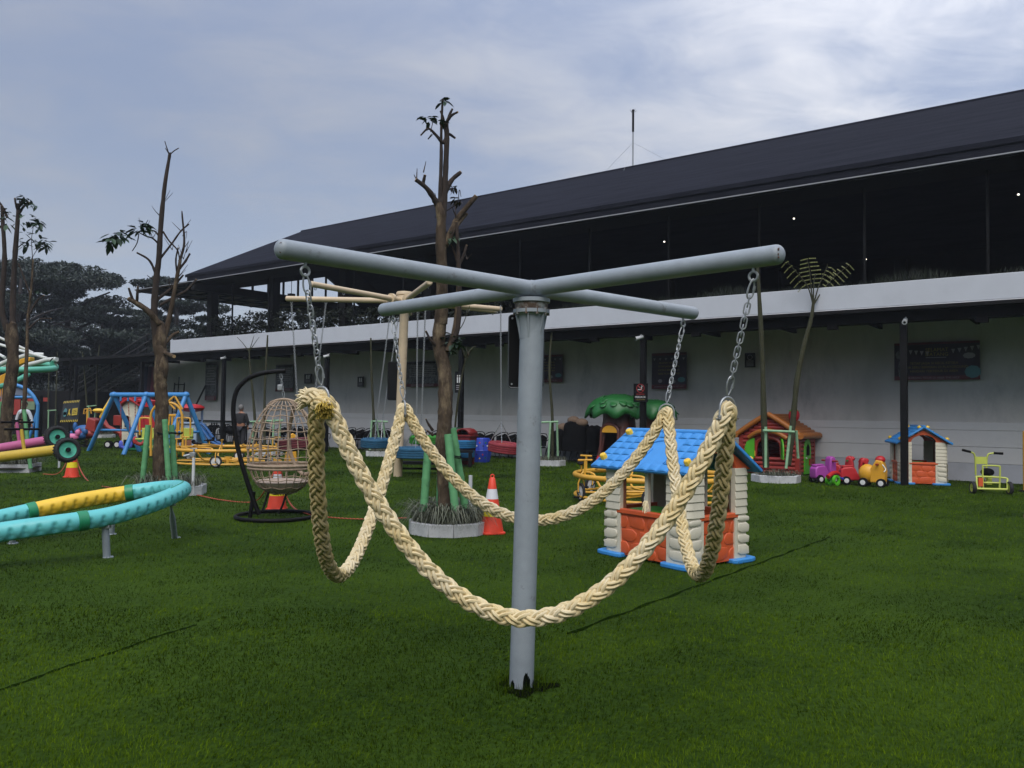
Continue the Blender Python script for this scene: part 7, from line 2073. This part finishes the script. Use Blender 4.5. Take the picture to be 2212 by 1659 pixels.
for u, lb in ((1196, 'beside the sapling right of the grey pole'), (1163, 'just right of the grey pole'), (1128, 'half hidden behind the grey pole'), (1104, 'just left of the grey pole'), (1078, 'behind the red tyre swing'), (1052, 'just right of the blue barrel'), (1029, 'behind the blue barrel'), (958, 'behind the middle tree trunk'), (935, 'behind the green tyre'), (905, 'above the blue tyre swing'), (842, 'just left of the beige pole'), (826, 'behind the smaller blue tyre'), (806, 'behind the sapling left of the beige pole'), (787, 'left of the sapling near the beige pole'), (768, 'right of the left rope loop'), (752, 'behind the left rope loop')):
    p = bw(uv_Y(u, 2.05), 2.05 + random.uniform(-.08, .08)); put_chair((p.x, p.y, 0), -BA + random.uniform(-.25, .25), 'black rattan armchair by the wall, ' + lb)
for i, (u, lb) in enumerate(((690, 'behind the thick left rope'), (672, 'left of the thick left rope'), (655, 'above the dull red tyre swing'), (640, 'behind the egg chair, at its right side'), (622, 'behind the middle of the egg chair'), (605, 'seen through the weave of the egg chair'), (588, 'behind the left side of the egg chair'), (520, 'behind the grey haired person'), (502, 'just right of the canopy post'), (487, 'at the canopy post foot'), (470, 'left of the canopy post'), (452, 'near the canopy post, left'), (436, 'below the tray table'), (420, 'right of the blue slide'), (406, 'behind the blue slide'))):
    Yl = 1.9 if i % 2 else 1.2
    p = bw(uv_Y(u, Yl), Yl + random.uniform(-.1, .1)); put_chair((p.x, p.y, 0), -BA + random.choice((0, 1.57, -1.57, 3.14)) + random.uniform(-.3, .3), 'black rattan armchair near the dark tables, ' + lb, 'black rattan armchairs round the dark tables')
def table(label, u, Yl):
    p = bw(uv_Y(u, Yl), Yl); t = thing('dark_table', label, 'table', (p.x, p.y, 0), -BA, 'dark tables along the wall')
    q = MB(); q.box((0, 0, .73), (1.1, .7, .04)); q.build('tabletop', black_matt, t, .008)
    for sx in (-1, 1):
        for sy in (-1, 1):
            q = MB(); q.box((sx * .48, sy * .28, .355), (.05, .05, .71)); q.build('leg', black_steel, t)
    return t, p
tb_, tp_ = table('dark table left of the canopy post behind the blue swing leg', 462, 1.5); table('dark table right of the person in black', 530, 1.6); table('dark table beside the second canopy post', 640, 1.5); table('dark table nearest the castle slide', 425, 1.7)
t = thing('table_tray', 'dark condiment tray standing on the dark table', 'tray', (tp_.x, tp_.y, .75)); q = MB(); q.box((0, 0, .05), (.42, .24, .08)); q.build('tray', black_matt, t, .01); q = MB()
for k in range(3): q.cyl((-.12 + k * .12, 0, .09), (-.12 + k * .12, 0, .20), .03, n=8)
q.build('jar', black_matt, t)
q = MB(); sh = thing('wall_rail', 'thin dark rail along the wall above the tables', 'rail', bw(uv_Y(480, 2.7), 2.75, 1.0), -BA); q.box((0, 0, 0), (7.0, .06, .05)); q.build('bar', dark_wood, sh)
# covered stacks of chairs
def lump(q, c, d, seed, n=9):
    rs = random.Random(seed); ph = [rs.uniform(0, 6.28) for _ in range(6)]
    vs, fs = [], []
    for k, (axn) in enumerate(range(1)):
        for i in range(n * 2 + 1):
            f = i / (n * 2)
            for j in range(20):
                a = 2 * math.pi * j / 20
                m_ = max(abs(math.cos(a)), abs(math.sin(a))) ** .8
                prf = (1.0 if f < .62 else math.sqrt(max(0, 1 - ((f - .62) / .38) ** 2)) * .45 + .55 if f < .999 else .5)
                w = 1 + .05 * math.sin(a * 3 + ph[0] + f * 5) + .04 * math.sin(a * 7 + ph[1]) * (1 - f) + .03 * math.sin(f * 9 + ph[2])
                vs.append((c[0] + d[0] * math.cos(a) / m_ * w * prf * (1 - .12 * f), c[1] + d[1] * math.sin(a) / m_ * w * prf, c[2] + d[2] * f + .05 * math.sin(a * 2 + ph[3]) * f))
        for i in range(n * 2):
            for j in range(20): fs.append((i * 20 + j, i * 20 + (j + 1) % 20, (i + 1) * 20 + (j + 1) % 20, (i + 1) * 20 + j))
        fs.append(tuple(n * 2 * 20 + j for j in range(20)))
    q.add(vs, fs)
for (u, Yl, w, h, lb, sd) in ((1211, 2.0, .34, .66, 'stacked chairs under a black cover, lowest of three, beside the sapling frame', 3), (1246, 1.9, .42, .92, 'stacked chairs under a black cover, middle and tallest', 5), (1284, 2.2, .30, .80, 'stacked chairs under a black cover behind the tree playhouse', 8)):
    p = bw(uv_Y(u, Yl), Yl); t = thing('covered_chair_stack', lb, 'chair stack', (p.x, p.y, 0), -BA, 'black covered chair stacks')
    q = MB(); lump(q, (0, 0, .36), (w, .38, h), sd); q.build('cover', cloth_black, t, angle=80)
    for k in range(7):
        x = -w * .85 + w * 1.7 * k / 6; q = MB(); q.cyl((x, -.28, 0), (x + .05 * (-1) ** k, -.2, .42), .014, n=6); q.build('leg', black_steel, t)
for (u, v, Yl, lb) in ((1239, 906, 1.9, 'tan cushion on top of the tallest covered stack, left one'), (1257, 911, 1.85, 'tan cushion on top of the tallest covered stack, right one'), (1217, 921, 2.0, 'tan cushion on the lowest covered stack')):
    X = uv_Y(u, Yl); d_ = ray(u, v); t_ = (20.2 + Yl) / (d_.x * .599 + d_.y * .801); p = d_ * t_ + Vector((0, 0, EYE))
    t = thing('tan_cushion', lb, 'cushion', p, -BA, 'tan cushions on the covered stacks'); q = MB(); q.ell((0, 0, -.03), (.22, .16, .14), 14, 8); q.build('pad', mat('tan_cloth', S('8a7462'), .9, .15, 12), t)

# ------------------------------------------------------------------ signs, posters, cameras on the building
def poster(name, label, cat, u0, v0, u1, v1, u2, v2, u3, v3, m_, perp=22.93, group=None, th_=.012):
    """corners TL TR BR BL as seen; hung flat on the wall plane"""
    pts = [bp(u0, v0, perp), bp(u1, v1, perp), bp(u2, v2, perp), bp(u3, v3, perp)]
    x0 = (pts[0][0] + pts[3][0]) / 2; x1 = (pts[1][0] + pts[2][0]) / 2; z1 = (pts[0][1] + pts[1][1]) / 2; z0 = (pts[2][1] + pts[3][1]) / 2
    t = thing(name, label, cat, bw((x0 + x1) / 2, perp - 20.2, (z0 + z1) / 2), -BA, group)
    w, h = x1 - x0, z1 - z0
    q = MB(); q.box((0, 0, 0), (w, th_, h)); q.build('sheet', m_, t)
    return t, w, h, -th_ / 2 - .003
def pbox(t, x, z, w, h, y, m_, nm, tri=False):
    q = MB()
    if tri: q.add([(x - w / 2, y, z + h / 2), (x + w / 2, y, z + h / 2), (x, y, z - h / 2)], [(0, 1, 2)])
    else: q.add([(x - w / 2, y, z - h / 2), (x + w / 2, y, z - h / 2), (x + w / 2, y, z + h / 2), (x - w / 2, y, z + h / 2)], [(0, 1, 2, 3)])
    return q.build(nm, m_, t, flat=True)
def blob(t, x, z, rx, rz_, y, m_, nm):
    q = MB(); q.add([(x + rx * math.cos(i * .349) * (1 + .08 * (i % 2)), y, z + rz_ * math.sin(i * .349) * (1 + .08 * (i % 2))) for i in range(18)], [tuple(range(18))]); return q.build(nm, m_, t, flat=True)
t, w, h, y = poster('wall_banner', 'wide dark purple welcome banner behind the right canopy post', 'banner', 1931, 742, 2117, 735, 2117, 817, 1933, 824, print_dark)
pbox(t, 0, h * .47, w, h * .06, y, print_maroon, 'top_band'); pbox(t, 0, -h * .445, w, h * .11, y, print_maroon, 'bottom_band')
dim_yellow = mat('dim_yellow_print', S('8d7f3f'), .7); dim_white = mat('dim_white_print', S('8f8b90'), .7)
text('SELAMAT', h * .13, (.02, y - .002, h * .29), t, dim_yellow); text('DATANG', h * .13, (.02, y - .002, h * .17), t, dim_yellow)
pbox(t, 0, h * .09, w * .24, h * .02, y, dim_white, 'underline')
for i, s_ in enumerate(('TETAP JAGA SI KECIL KETIKA', 'ANDA SERU BERMAIN DI PLAYGROUND', 'HINDARI TERTIDUR DI AREA')): text(s_, h * .088, (-.05, y - .002, -h * (.06 + .105 * i)), t, dim_yellow)
text('DILARANG TIDUR DI AREA THE NICE', h * .075, (-.08, y - .002, -h * .445), t, dim_white)
for i in range(4): pbox(t, -w * .30 + i * .13, h * (.24 - .015 * i), .09, .12, y - .001, dim_white, 'bunting_flag', True)
for i in range(5): pbox(t, w * .20 + i * .14, h * (.24 + .02 * i), .09, .12, y - .001, dim_white, 'bunting_flag', True)
blob(t, w * .38, h * .12, .13, .07, y - .001, dim_white, 'speech_cloud'); blob(t, w * .42, -h * .30, .17, .15, y - .001, print_teal, 'round_figure'); blob(t, -w * .42, h * .18, .12, .12, y - .001, print_gray, 'round_figure'); blob(t, -w * .40, -h * .2, .10, .28, y - .001, print_gray, 'round_figure')
for (lb, c) in (('square dark purple poster right of the no smoking sign', (1408, 764, 1483, 760, 1483, 838, 1408, 842)), ('square purple poster just right of the grey pole', (1152, 768, 1216, 765, 1215, 825, 1151, 827))):
    t, w, h, y = poster('wall_poster', lb, 'poster', *c, print_dark, group='purple posters on the wall')
    pbox(t, 0, h * .46, w, h * .07, y, print_maroon, 'top_band'); pbox(t, 0, -h * .44, w, h * .12, y, print_maroon, 'bottom_band')
    for k in range(4): text(('SELAMAT DATANG', 'TETAP JAGA SI KECIL', 'KETIKA BERMAIN DI', 'AREA PLAYGROUND')[k], h * .07, (0, y - .002, h * (.22 - .1 * k)), t, dim_yellow)
    text('DILARANG TIDUR DI AREA THE NICE', h * .052, (0, y - .002, -h * .44), t, dim_white)
    for k in range(6): pbox(t, (-.42 + .168 * k) * w, h * .32, w * .07, h * .07, y - .001, dim_white, 'bunting_flag', True)
    blob(t, w * .12, -h * .30, w * .07, h * .05, y - .001, dim_white, 'round_figure'); blob(t, w * .36, -h * .25, w * .1, h * .07, y - .001, print_teal, 'round_figure'); blob(t, -w * .25, -h * .28, w * .06, h * .05, y - .001, dim_white, 'round_figure')
for (lb, c) in (('tall narrow grey poster with red foot behind the swing set', (444, 783, 469, 781, 466, 864, 443, 866)), ('grey poster with red foot behind the hanging chair hook', (596, 789, 634, 786, 632, 844, 595, 847)), ('wide grey poster with red foot behind the middle tree', (878, 782, 948, 779, 948, 834, 878, 837))):
    t, w, h, y = poster('wall_poster', lb, 'poster', *c, print_gray, group='grey posters with red foot')
    pbox(t, 0, -h * .44, w, h * .12, y, print_maroon, 'bottom_band'); pbox(t, 0, h * .44, w * .9, h * .05, y, black_matt, 'title_bar')
    for k in range(7): pbox(t, 0, h * (.34 - .07 * k), w * random.uniform(.6, .85), h * .022, y, dim_white, 'text_line')
    for k in range(3): pbox(t, 0, -h * (.41 + .03 * k), w * .7, h * .012, y - .001, dim_white, 'text_line')
    pbox(t, 0, -h * .26, w * .8, h * .16, y, print_gray, 'photo_print')
def smallsign(lb, c, perp=22.93, fig=True):
    t, w, h, y = poster('small_sign', lb, 'sign', *c, black_panel, perp, 'small black pictogram signs', .02)
    if fig:
        for s_ in (-1, 1):
            blob(t, s_ * w * .14, h * .30, w * .08, w * .08, y, print_white, 'figure_head'); pbox(t, s_ * w * .14, h * .10, w * .16, h * .26, y, print_white, 'figure_body')
        for k in range(3): pbox(t, 0, -h * (.16 + .09 * k), w * .62, h * .035, y, dim_white, 'text_line')
    else:
        q = MB(); q.tube([(w * .22 * math.cos(i * .314), y, h * .2 + w * .22 * math.sin(i * .314)) for i in range(20)], .008, 4, closed=True); q.build('ring_symbol', dim_white, t)
        for k in range(5): pbox(t, 0, -h * (.05 + .085 * k), w * .7, h * .035, y, dim_white, 'text_line')
smallsign('small black notice with white ring symbol left of the fern topped sapling', (1609, 763, 1632, 762, 1631, 793, 1609, 794), fig=False)
smallsign('small black pictogram sign between the hanging chair and the beige pole', (773, 814, 786, 813, 785, 835, 772, 836))
smallsign('small black pictogram sign behind the thick left chain', (658, 808, 674, 807, 673, 828, 657, 829))
smallsign('small black figure sign on the canopy post above the red bin', (983, 803, 999, 802, 999, 848, 983, 849), 20.40)
t, w, h, y = poster('no_smoking_sign', 'black no smoking sign on the canopy post over the green leaf roof', 'sign', 1369, 829, 1399, 828, 1399, 868, 1369, 869, black_panel, 20.38, None, .02)
q = MB(); q.tube([(w * .27 * math.cos(i * .314), y, h * .24 + w * .27 * math.sin(i * .314)) for i in range(20)], .010, 4, closed=True); q.cyl((-w * .19, y, h * .24 + w * .19), (w * .19, y, h * .24 - w * .19), .009, n=4); q.build('prohibition_ring', print_red, t)
q = MB(); q.box((-.02, y, h * .17), (w * .30, .004, h * .04)); q.tube(smooth_path([(w * .10, y, h * .22), (w * .05, y, h * .29), (w * .12, y, h * .32), (w * .08, y, h * .39)], 3), .009, 4); q.build('cigarette_symbol', print_white, t)
text('DILARANG', h * .11, (0, y - .002, -h * .08), t, print_red, sx=.9); text('MEROKOK', h * .155, (0, y - .002, -h * .235), t, print_white, sx=.86); text('DI SELURUH AREA', h * .08, (0, y - .002, -h * .37), t, dim_yellow, sx=.86)
def cctv(lb, u, v, dirx):
    X, z = bp(u, v, 20.35); t = thing('security_camera', lb, 'camera', bw(X, 20.35 - 20.2, z), -BA, 'white security cameras on the canopy posts')
    d = Vector((dirx, -.6, -.25)).normalized()
    q = MB(); q.cyl(-d * .10, d * .10, .05, n=14); q.cyl(d * .10, d * .12, .058, n=14); q.build('housing', white_pvc, t)
    q = MB(); q.cyl(d * .121, d * .125, .03, n=12); q.build('lens', glass_dark, t)
    q = MB(); q.cyl((0, 0, .03), (0, .12, .10), .02, n=8); q.build('bracket', white_pvc, t)
cctv('white security camera on the right canopy post', 1955, 693, .05); cctv('white security camera on the post over the no smoking sign', 1382, 729, -.6); cctv('white security camera on the second canopy post from the left', 706, 769, -.8); cctv('white security camera on the canopy post left of the hanging chair', 483, 773, -.8)

# ------------------------------------------------------------------ people
def person(name, label, loc, rz, joints, edges, radii, cloth_parts):
    t = thing(name, label, 'person', loc, rz)
    def skinmesh(nm, js, es, rs, m_, root=0, sub=2):
        me = bpy.data.meshes.new(nm); me.from_pydata([Vector(j) for j in js], es, []); o = bpy.data.objects.new(nm, me); C.objects.link(o); o.parent = t
        sk = o.modifiers.new('skin', 'SKIN'); sk.use_smooth_shade = True
        for i, r_ in enumerate(rs):
            me.skin_vertices[0].data[i].radius = r_ if isinstance(r_, tuple) else (r_, r_)
        me.skin_vertices[0].data[root].use_root = True
        sb = o.modifiers.new('sub', 'SUBSURF'); sb.levels = sub; sb.render_levels = sub
        me.materials.append(m_); return o
    skinmesh('body', joints, edges, radii, skin)
    for (nm, js, es, rs, m_) in cloth_parts: skinmesh(nm, js, es, rs, m_)
    return t
def face(t, hx, hz, f, hairm):
    d = Vector(f)
    s_ = Vector((-d.y, d.x, 0))
    q = MB(); q.ell((hx, 0, hz), (.098, .088, .125), 18, 12); q.ell(Vector((hx, 0, hz)) + d * .09 + Vector((0, 0, -.01)), (.016, .016, .024), 8, 6)
    for k in (-1, 1): q.ell(Vector((hx, 0, hz)) + s_ * .088 * k, (.015, .015, .03), 8, 6)
    h_ = q.build('head', skin, t, angle=80)
    q = MB()
    for k in (-1, 1): q.ell(Vector((hx, 0, hz + .012)) + d * .082 + s_ * .034 * k, (.012, .012, .008), 8, 6)
    q.ell(Vector((hx, 0, hz - .055)) + d * .08, (.02, .02, .006), 8, 5); q.build('eyes_and_mouth', hair_dark, h_)
    q = MB(); q.ell(Vector((hx, 0, hz + .03)) - d * .022, (.104, .098, .115), 18, 10); q.build('hair', hairm, h_)
def hand(t, c, d, m_=None):
    q = MB(); d = Vector(d).normalized(); s_ = d.cross(Vector((0, 1, 0))).normalized(); c = Vector(c)
    q.ell(c, (.03, .022, .045), 10, 7)
    for k, L in enumerate((.06, .07, .065, .05)):
        p = c + d * .035 + Vector((0, (k - 1.5) * .014, 0)); q.tube([p, p + d * L * .55, p + d * L + s_ * .012], [.009, .0085, .006], 6)
    q.tube([c + Vector((0, .02, 0)), c + Vector((.01, .035, 0)) + d * .03, c + Vector((.012, .032, 0)) + d * .055], [.011, .010, .007], 6)
    q.build('hand', skin, t)
# waiter in a black vest, walking, arms a little away from the body
wl = P(50, 960, 30.0); 
J = [(0, 0, .92), (0, 0, 1.15), (0, 0, 1.40), (0, 0, 1.50), (0, 0, 1.56), (-.20, 0, 1.40), (-.27, -.02, 1.15), (-.28, -.06, .93), (.20, 0, 1.40), (.29, .02, 1.16), (.34, -.03, .95), (-.10, 0, .88), (-.11, -.03, .48), (-.12, .03, .08), (-.12, -.13, .04), (.10, 0, .88), (.12, .03, .48), (.13, .10, .09), (.13, -.04, .04)]
E = [(0, 1), (1, 2), (2, 3), (3, 4), (2, 5), (5, 6), (6, 7), (2, 8), (8, 9), (9, 10), (0, 11), (11, 12), (12, 13), (13, 14), (0, 15), (15, 16), (16, 17), (17, 18)]
RDS = [.13, .13, .14, .055, .05, .06, .045, .032, .06, .045, .032, .085, .06, .042, .035, .085, .06, .042, .035]
w1 = person('person', 'person in a black vest over white sleeves walking near the left trees', (wl.x, wl.y, 0), R(-8), J, E, RDS,
    [('shirt_sleeves', [(0, 0, 1.36), (-.19, 0, 1.40), (-.27, -.02, 1.15), (-.28, -.055, .96), (.19, 0, 1.40), (.29, .02, 1.16), (.335, -.025, .98)], [(0, 1), (1, 2), (2, 3), (0, 4), (4, 5), (5, 6)], [.13, .075, .062, .046, .075, .062, .046], cloth_white),
     ('vest', [(0, 0, .98), (0, 0, 1.16), (0, 0, 1.36), (0, 0, 1.46)], [(0, 1), (1, 2), (2, 3)], [(.19, .135), (.175, .13), (.20, .145), (.09, .07)], cloth_dark),
     ('trousers', [(0, 0, .95), (-.10, 0, .86), (-.11, -.03, .48), (-.12, .03, .10), (.10, 0, .86), (.12, .03, .48), (.13, .10, .11)], [(0, 1), (1, 2), (2, 3), (0, 4), (4, 5), (5, 6)], [(.18, .13), .105, .08, .065, .105, .08, .065], cloth_dark)])
face(w1, 0, 1.66, (.25, -.97, 0), hair_dark); hand(w1, (-.285, -.075, .885), (0, -.1, -1)); hand(w1, (.36, -.04, .905), (.15, -.1, -1))
q = MB(); q.box((-.06, -.152, 1.33), (.05, .008, .016)); q.build('name_tag', print_white, w1)
q = MB(); q.ell((-.12, -.06, .04), (.045, .12, .04), 10, 6); q.ell((.13, .03, .04), (.045, .12, .04), 10, 6); q.build('shoes', black_matt, w1)
# person in dark clothes seen from behind the chair arc
wl = P(520, 968, 31.0)
J = [(0, 0, .92), (0, 0, 1.15), (0, 0, 1.38), (.01, 0, 1.48), (.015, -.01, 1.54), (-.19, 0, 1.38), (-.25, -.02, 1.14), (-.24, -.08, .92), (.19, 0, 1.38), (.25, .0, 1.14), (.25, -.06, .92), (-.10, 0, .88), (-.10, 0, .48), (-.10, .02, .08), (-.10, -.12, .04), (.10, 0, .88), (.10, .01, .48), (.10, .03, .08), (.10, -.10, .04)]
w2 = person('person', 'grey haired person in black top and dark trousers standing behind the chair arc', (wl.x, wl.y, 0), R(165), J, E, RDS,
    [('black_top', [(0, 0, .96), (0, 0, 1.16), (0, 0, 1.34), (0, 0, 1.44), (-.19, 0, 1.37), (-.255, -.02, 1.14), (-.245, -.075, .96), (.19, 0, 1.37), (.255, 0, 1.14), (.255, -.055, .96)], [(0, 1), (1, 2), (2, 3), (2, 4), (4, 5), (5, 6), (2, 7), (7, 8), (8, 9)], [(.20, .15), (.19, .14), (.19, .14), (.08, .07), .078, .062, .05, .078, .062, .05], cloth_dark),
     ('trousers', [(0, 0, .95), (-.10, 0, .86), (-.10, 0, .48), (-.10, .02, .10), (.10, 0, .86), (.10, .01, .48), (.10, .03, .10)], [(0, 1), (1, 2), (2, 3), (0, 4), (4, 5), (5, 6)], [(.18, .135), .105, .085, .07, .105, .085, .07], cloth_trouser)])
face(w2, .015, 1.63, (0, -1, 0), hair_gray); hand(w2, (-.24, -.095, .875), (0, -.15, -1)); hand(w2, (.25, -.075, .875), (0, -.15, -1))
q = MB(); q.ell((-.10, -.05, .04), (.045, .12, .04), 10, 6); q.ell((.10, -.04, .04), (.045, .12, .04), 10, 6); q.build('shoes', black_matt, w2)

# ------------------------------------------------------------------ ride with white arms at the far left
fr = thing('flower_ride', 'ride with curved white arms, mint hoops and yellow crescents at the left edge', 'ride', Vector((P(-70, 900, 24.5).x, 24.5, 0)))
f0 = Vector(fr.location)
def fq(u, v, y): return P(u, v, y) - f0
q = MB(); q.cyl((0, 0, 0), (0, 0, fq(-70, 690, 24.5).z), .14, n=16); q.build('mast', white_paint, fr)
for (pts) in ([(15, 830, 24.0), (50, 800 - 6, 23.6), (86, 782, 23.3), (102, 777.5, 23.2), (123, 776, 23.1)], [(-40, 842, 25.0), (10, 790, 25.1), (48, 770, 25.2), (72, 766, 25.3), (94, 766.5, 25.4)], [(-60, 850, 23.0), (-20, 800, 22.8), (10, 783, 22.7), (24, 777, 22.6), (34, 776, 22.6)]):
    q = MB(); q.tube(smooth_path([fq(*p) for p in pts], 5), .068, 10); q.build('curved_arm', white_paint, fr)
for (a, b_) in (((-66, 700, 24.5), (71, 762, 25.2)), ((-66, 725, 24.5), (102, 774, 23.2)), ((-66, 730, 24.5), (10, 772, 22.6))):
    q = MB(); q.cyl(fq(*a), fq(*b_), .04, n=8); q.build('stay_rod', white_paint, fr)
q = MB(); c_ = fq(45, 797, 23.4)
q.tube(smooth_path([fq(-70, 801, 22.2), fq(0, 799, 22.2), fq(60, 799, 22.3), (fq(110, 797, 22.8)), fq(120, 793, 23.6), fq(112, 789, 24.4), fq(80, 786, 25.0), fq(30, 800 - 2, 25.6)], 6), .085, 10); q.build('mint_hoop', mint_paint, fr)
q = MB(); q.tube(smooth_path([fq(-30, 842, 23), fq(10, 832, 23), fq(40, 820, 23.3), fq(62, 808, 23.6)], 5), .075, 9); q.build('mint_hoop', mint_paint, fr)
q = MB(); q.cyl(fq(113, 778, 23.1), fq(113, 792, 23.2), .045, .085, n=8); q.build('hoop_stud', mint_paint, fr)
q = MB(); q.prism([(fq(u, 0, 24.6).x, fq(0, v, 24.6).z) for u, v in ((46, 800), (58, 785), (72, 776), (84, 772), (94, 771), (94, 780), (84, 783), (72, 788), (62, 796), (56, 806))], .0, .25, 'xz'); q.build('yellow_crescent', p_amber, fr, .02)
q = MB(); q.prism([(fq(u, 0, 24.6).x, fq(0, v, 24.6).z) for u, v in ((30, 812), (45, 805), (56, 812), (58, 828), (52, 848), (34, 860), (28, 840))], .0, .25, 'xz'); q.build('yellow_crescent', p_amber, fr, .02)
q = MB(); q.prism([(fq(u, 0, 24.5).x, fq(0, v, 24.5).z) for u, v in ((36, 832), (44, 826), (48, 832), (48, 850), (38, 852))], -.05, .0, 'xz'); q.build('white_patch', white_paint, fr)
for u in (3, 10):
    q = MB(); q.cyl(fq(u, 838, 23), fq(u, 905, 23), .018, n=6); q.build('hanging_rod', mat('pink_rod', S('b08a84'), .5), fr)
# blue arched kiosk
ki = thing('arched_kiosk', 'kiosk under a blue tube arch with grey panel, behind the left trees', 'kiosk', Vector((P(60, 940, 34).x, 34, 0)))
k0 = Vector(ki.location)
def kq(u, v, y=34.0): return P(u, v, y) - k0
ar = smooth_path([kq(-95, 872), kq(-62, 843), kq(-20, 829), kq(20, 829), kq(45, 835), kq(60, 843), kq(73, 857), kq(82, 875)], 5)
q = MB(); q.tube(ar, .075, 10); q.build('arch_tube', blue_paint, ki)
q = MB(); q.tube([kq(-88, 858), kq(74, 858)], .06, 8); q.build('tie_tube', blue_paint, ki)
q = MB(); q.prism([(p.x, p.z) for p in ar[5:-5]], .05, .10, 'xz'); q.build('arch_panel', mat('kiosk_panel', S('6d7483'), .7, .1, 3), ki)
q = MB(); q.cyl(kq(82, 875), kq(78, 950), .07, n=10); q.cyl(kq(80, 892), kq(62, 948), .06, n=8); q.build('leg', blue_paint, ki)
q = MB(); q.box(kq(68, 905) + Vector((0, .5, 0)), (.24, .2, 2.0)); q.build('pillar', dark_wood, ki)
# low boundary hoarding with red banner behind, and a green notice
ho = thing('boundary_hoarding', 'dark boundary fence with red and green banners behind the kiosk', 'fence', Vector((P(100, 940, 46).x, 46, 0)))
o0 = Vector(ho.location)
def oq(u, v): return P(u, v, 46) - o0
q = MB(); a, b_ = oq(-60, 843).x, oq(330, 843).x; q.box(((a + b_) / 2, .1, 1.25), (b_ - a, .1, 2.5)); q.build('fence_panel', dark_wood, ho)
q = MB(); a, b_ = oq(-60, 0).x, oq(73, 0).x; z0, z1 = oq(0, 895).z, oq(0, 862).z; q.box(((a + b_) / 2, 0, (z0 + z1) / 2), (b_ - a, .05, z1 - z0)); q.build('red_banner', p_dred, ho)
q = MB(); a, b_ = oq(75, 0).x, oq(118, 0).x; z0, z1 = oq(0, 884).z, oq(0, 865).z; q.box(((a + b_) / 2, 0, (z0 + z1) / 2), (b_ - a, .05, z1 - z0)); q.build('pale_green_banner', mat('banner_green', S('6f8468'), .7, .2, 2), ho)
q = MB(); a, b_ = oq(88, 0).x, oq(133, 0).x; z0 = oq(0, 862).z; q.box(((a + b_) / 2, 0, z0), (b_ - a, .06, .22)); q.build('red_strip', p_dred, ho)
for k in range(4): pbox(ho, oq(46 + k * 4, 0).x, oq(0, 872).z, .10, .22, -.04, dim_white, 'bunting_flag', True)
# rolled mats, scaffold frame and pole stored below the building's end
for (u, m_, lb) in ((327, 'maroon_mat', 'tall maroon rolled mat by the white wall'), (319, 'plum_mat', 'dark plum rolled mat beside the maroon one'), (311, 'navy_mat', 'dark blue rolled mat, leftmost of the rolls'), (303, 'slate_mat', 'slate grey rolled mat in the shade of the stairs')):
    col = {'maroon_mat': S('5c1f2b'), 'plum_mat': S('3a2030'), 'navy_mat': S('20263a'), 'slate_mat': S('22252b')}[m_]
    p = P(u, 850, 41.0); t = thing('rolled_mat', lb, 'rolled mat', (p.x, p.y, 0), group='rolled mats below the stairs')
    q = MB(); q.tube([(0, 0, 0), (.10, .1, 3.7)], [.19, .17], 12); q.build('roll', mat(m_, col, .85, .2, 6), t)
p = bw(uv_Y(377, 2.2), 2.2); t = thing('scaffold', 'black scaffold frame leaning on the grey wall behind the castle', 'scaffold', (p.x, p.y, 0), -BA)
for (x, h_) in ((-.45, 2.9), (-.05, 3.2), (.45, 2.9)):
    q = MB(); q.cyl((x, 0, 0), (x, .2, h_), .03, n=6); q.build('upright', black_steel, t)
for z in (.7, 1.4, 2.0, 2.4, 2.8): q = MB(); q.cyl((-.45, z * .07, z), (.45, z * .07, z), .025, n=6); q.build('rung', black_steel, t)
p = bw(uv_Y(412, 2.2), 2.2); t = thing('leaning_pole', 'dark pole leaning against the grey wall right of the castle roof', 'pole', (p.x, p.y, 0), -BA); q = MB(); q.cyl((-.6, -.3, 0), (.55, .4, 2.75), .045, n=8); q.build('shaft', black_steel, t)
b_ = P(639, 968, 24.5); t = thing('floor_stand', 'yellow plastic floor stand seen through the hanging egg chair', 'floor stand', (b_.x - .15, b_.y, 0), R(20))
q = MB(); q.prism([(-.20, 0), (.19, 0), (.15, .40), (.17, .80), (.05, .88), (-.08, .82), (-.12, .40)], -.10, .10, 'xz'); q.build('panel', p_amber, t, .02)

# ------------------------------------------------------------------ morning air: far trees fade a little
hz_m = bpy.data.materials.new('haze_air'); hz_m.use_nodes = True
_t = hz_m.node_tree; _t.nodes.clear()
_o = _t.nodes.new('ShaderNodeOutputMaterial'); _v = _t.nodes.new('ShaderNodeVolumePrincipled')
_v.inputs['Color'].default_value = (0.80, 0.86, 0.95, 1); _v.inputs['Density'].default_value = 0.0008; _v.inputs['Anisotropy'].default_value = 0.2
_t.links.new(_v.outputs[0], _o.inputs['Volume'])
q = MB(); q.box((0, 15, 11.0), (340, 300, 24.0)); hzo = q.build('haze', hz_m, flat=True); tag(hzo, 'thin pale morning haze over the whole playground', 'haze', kind='stuff')
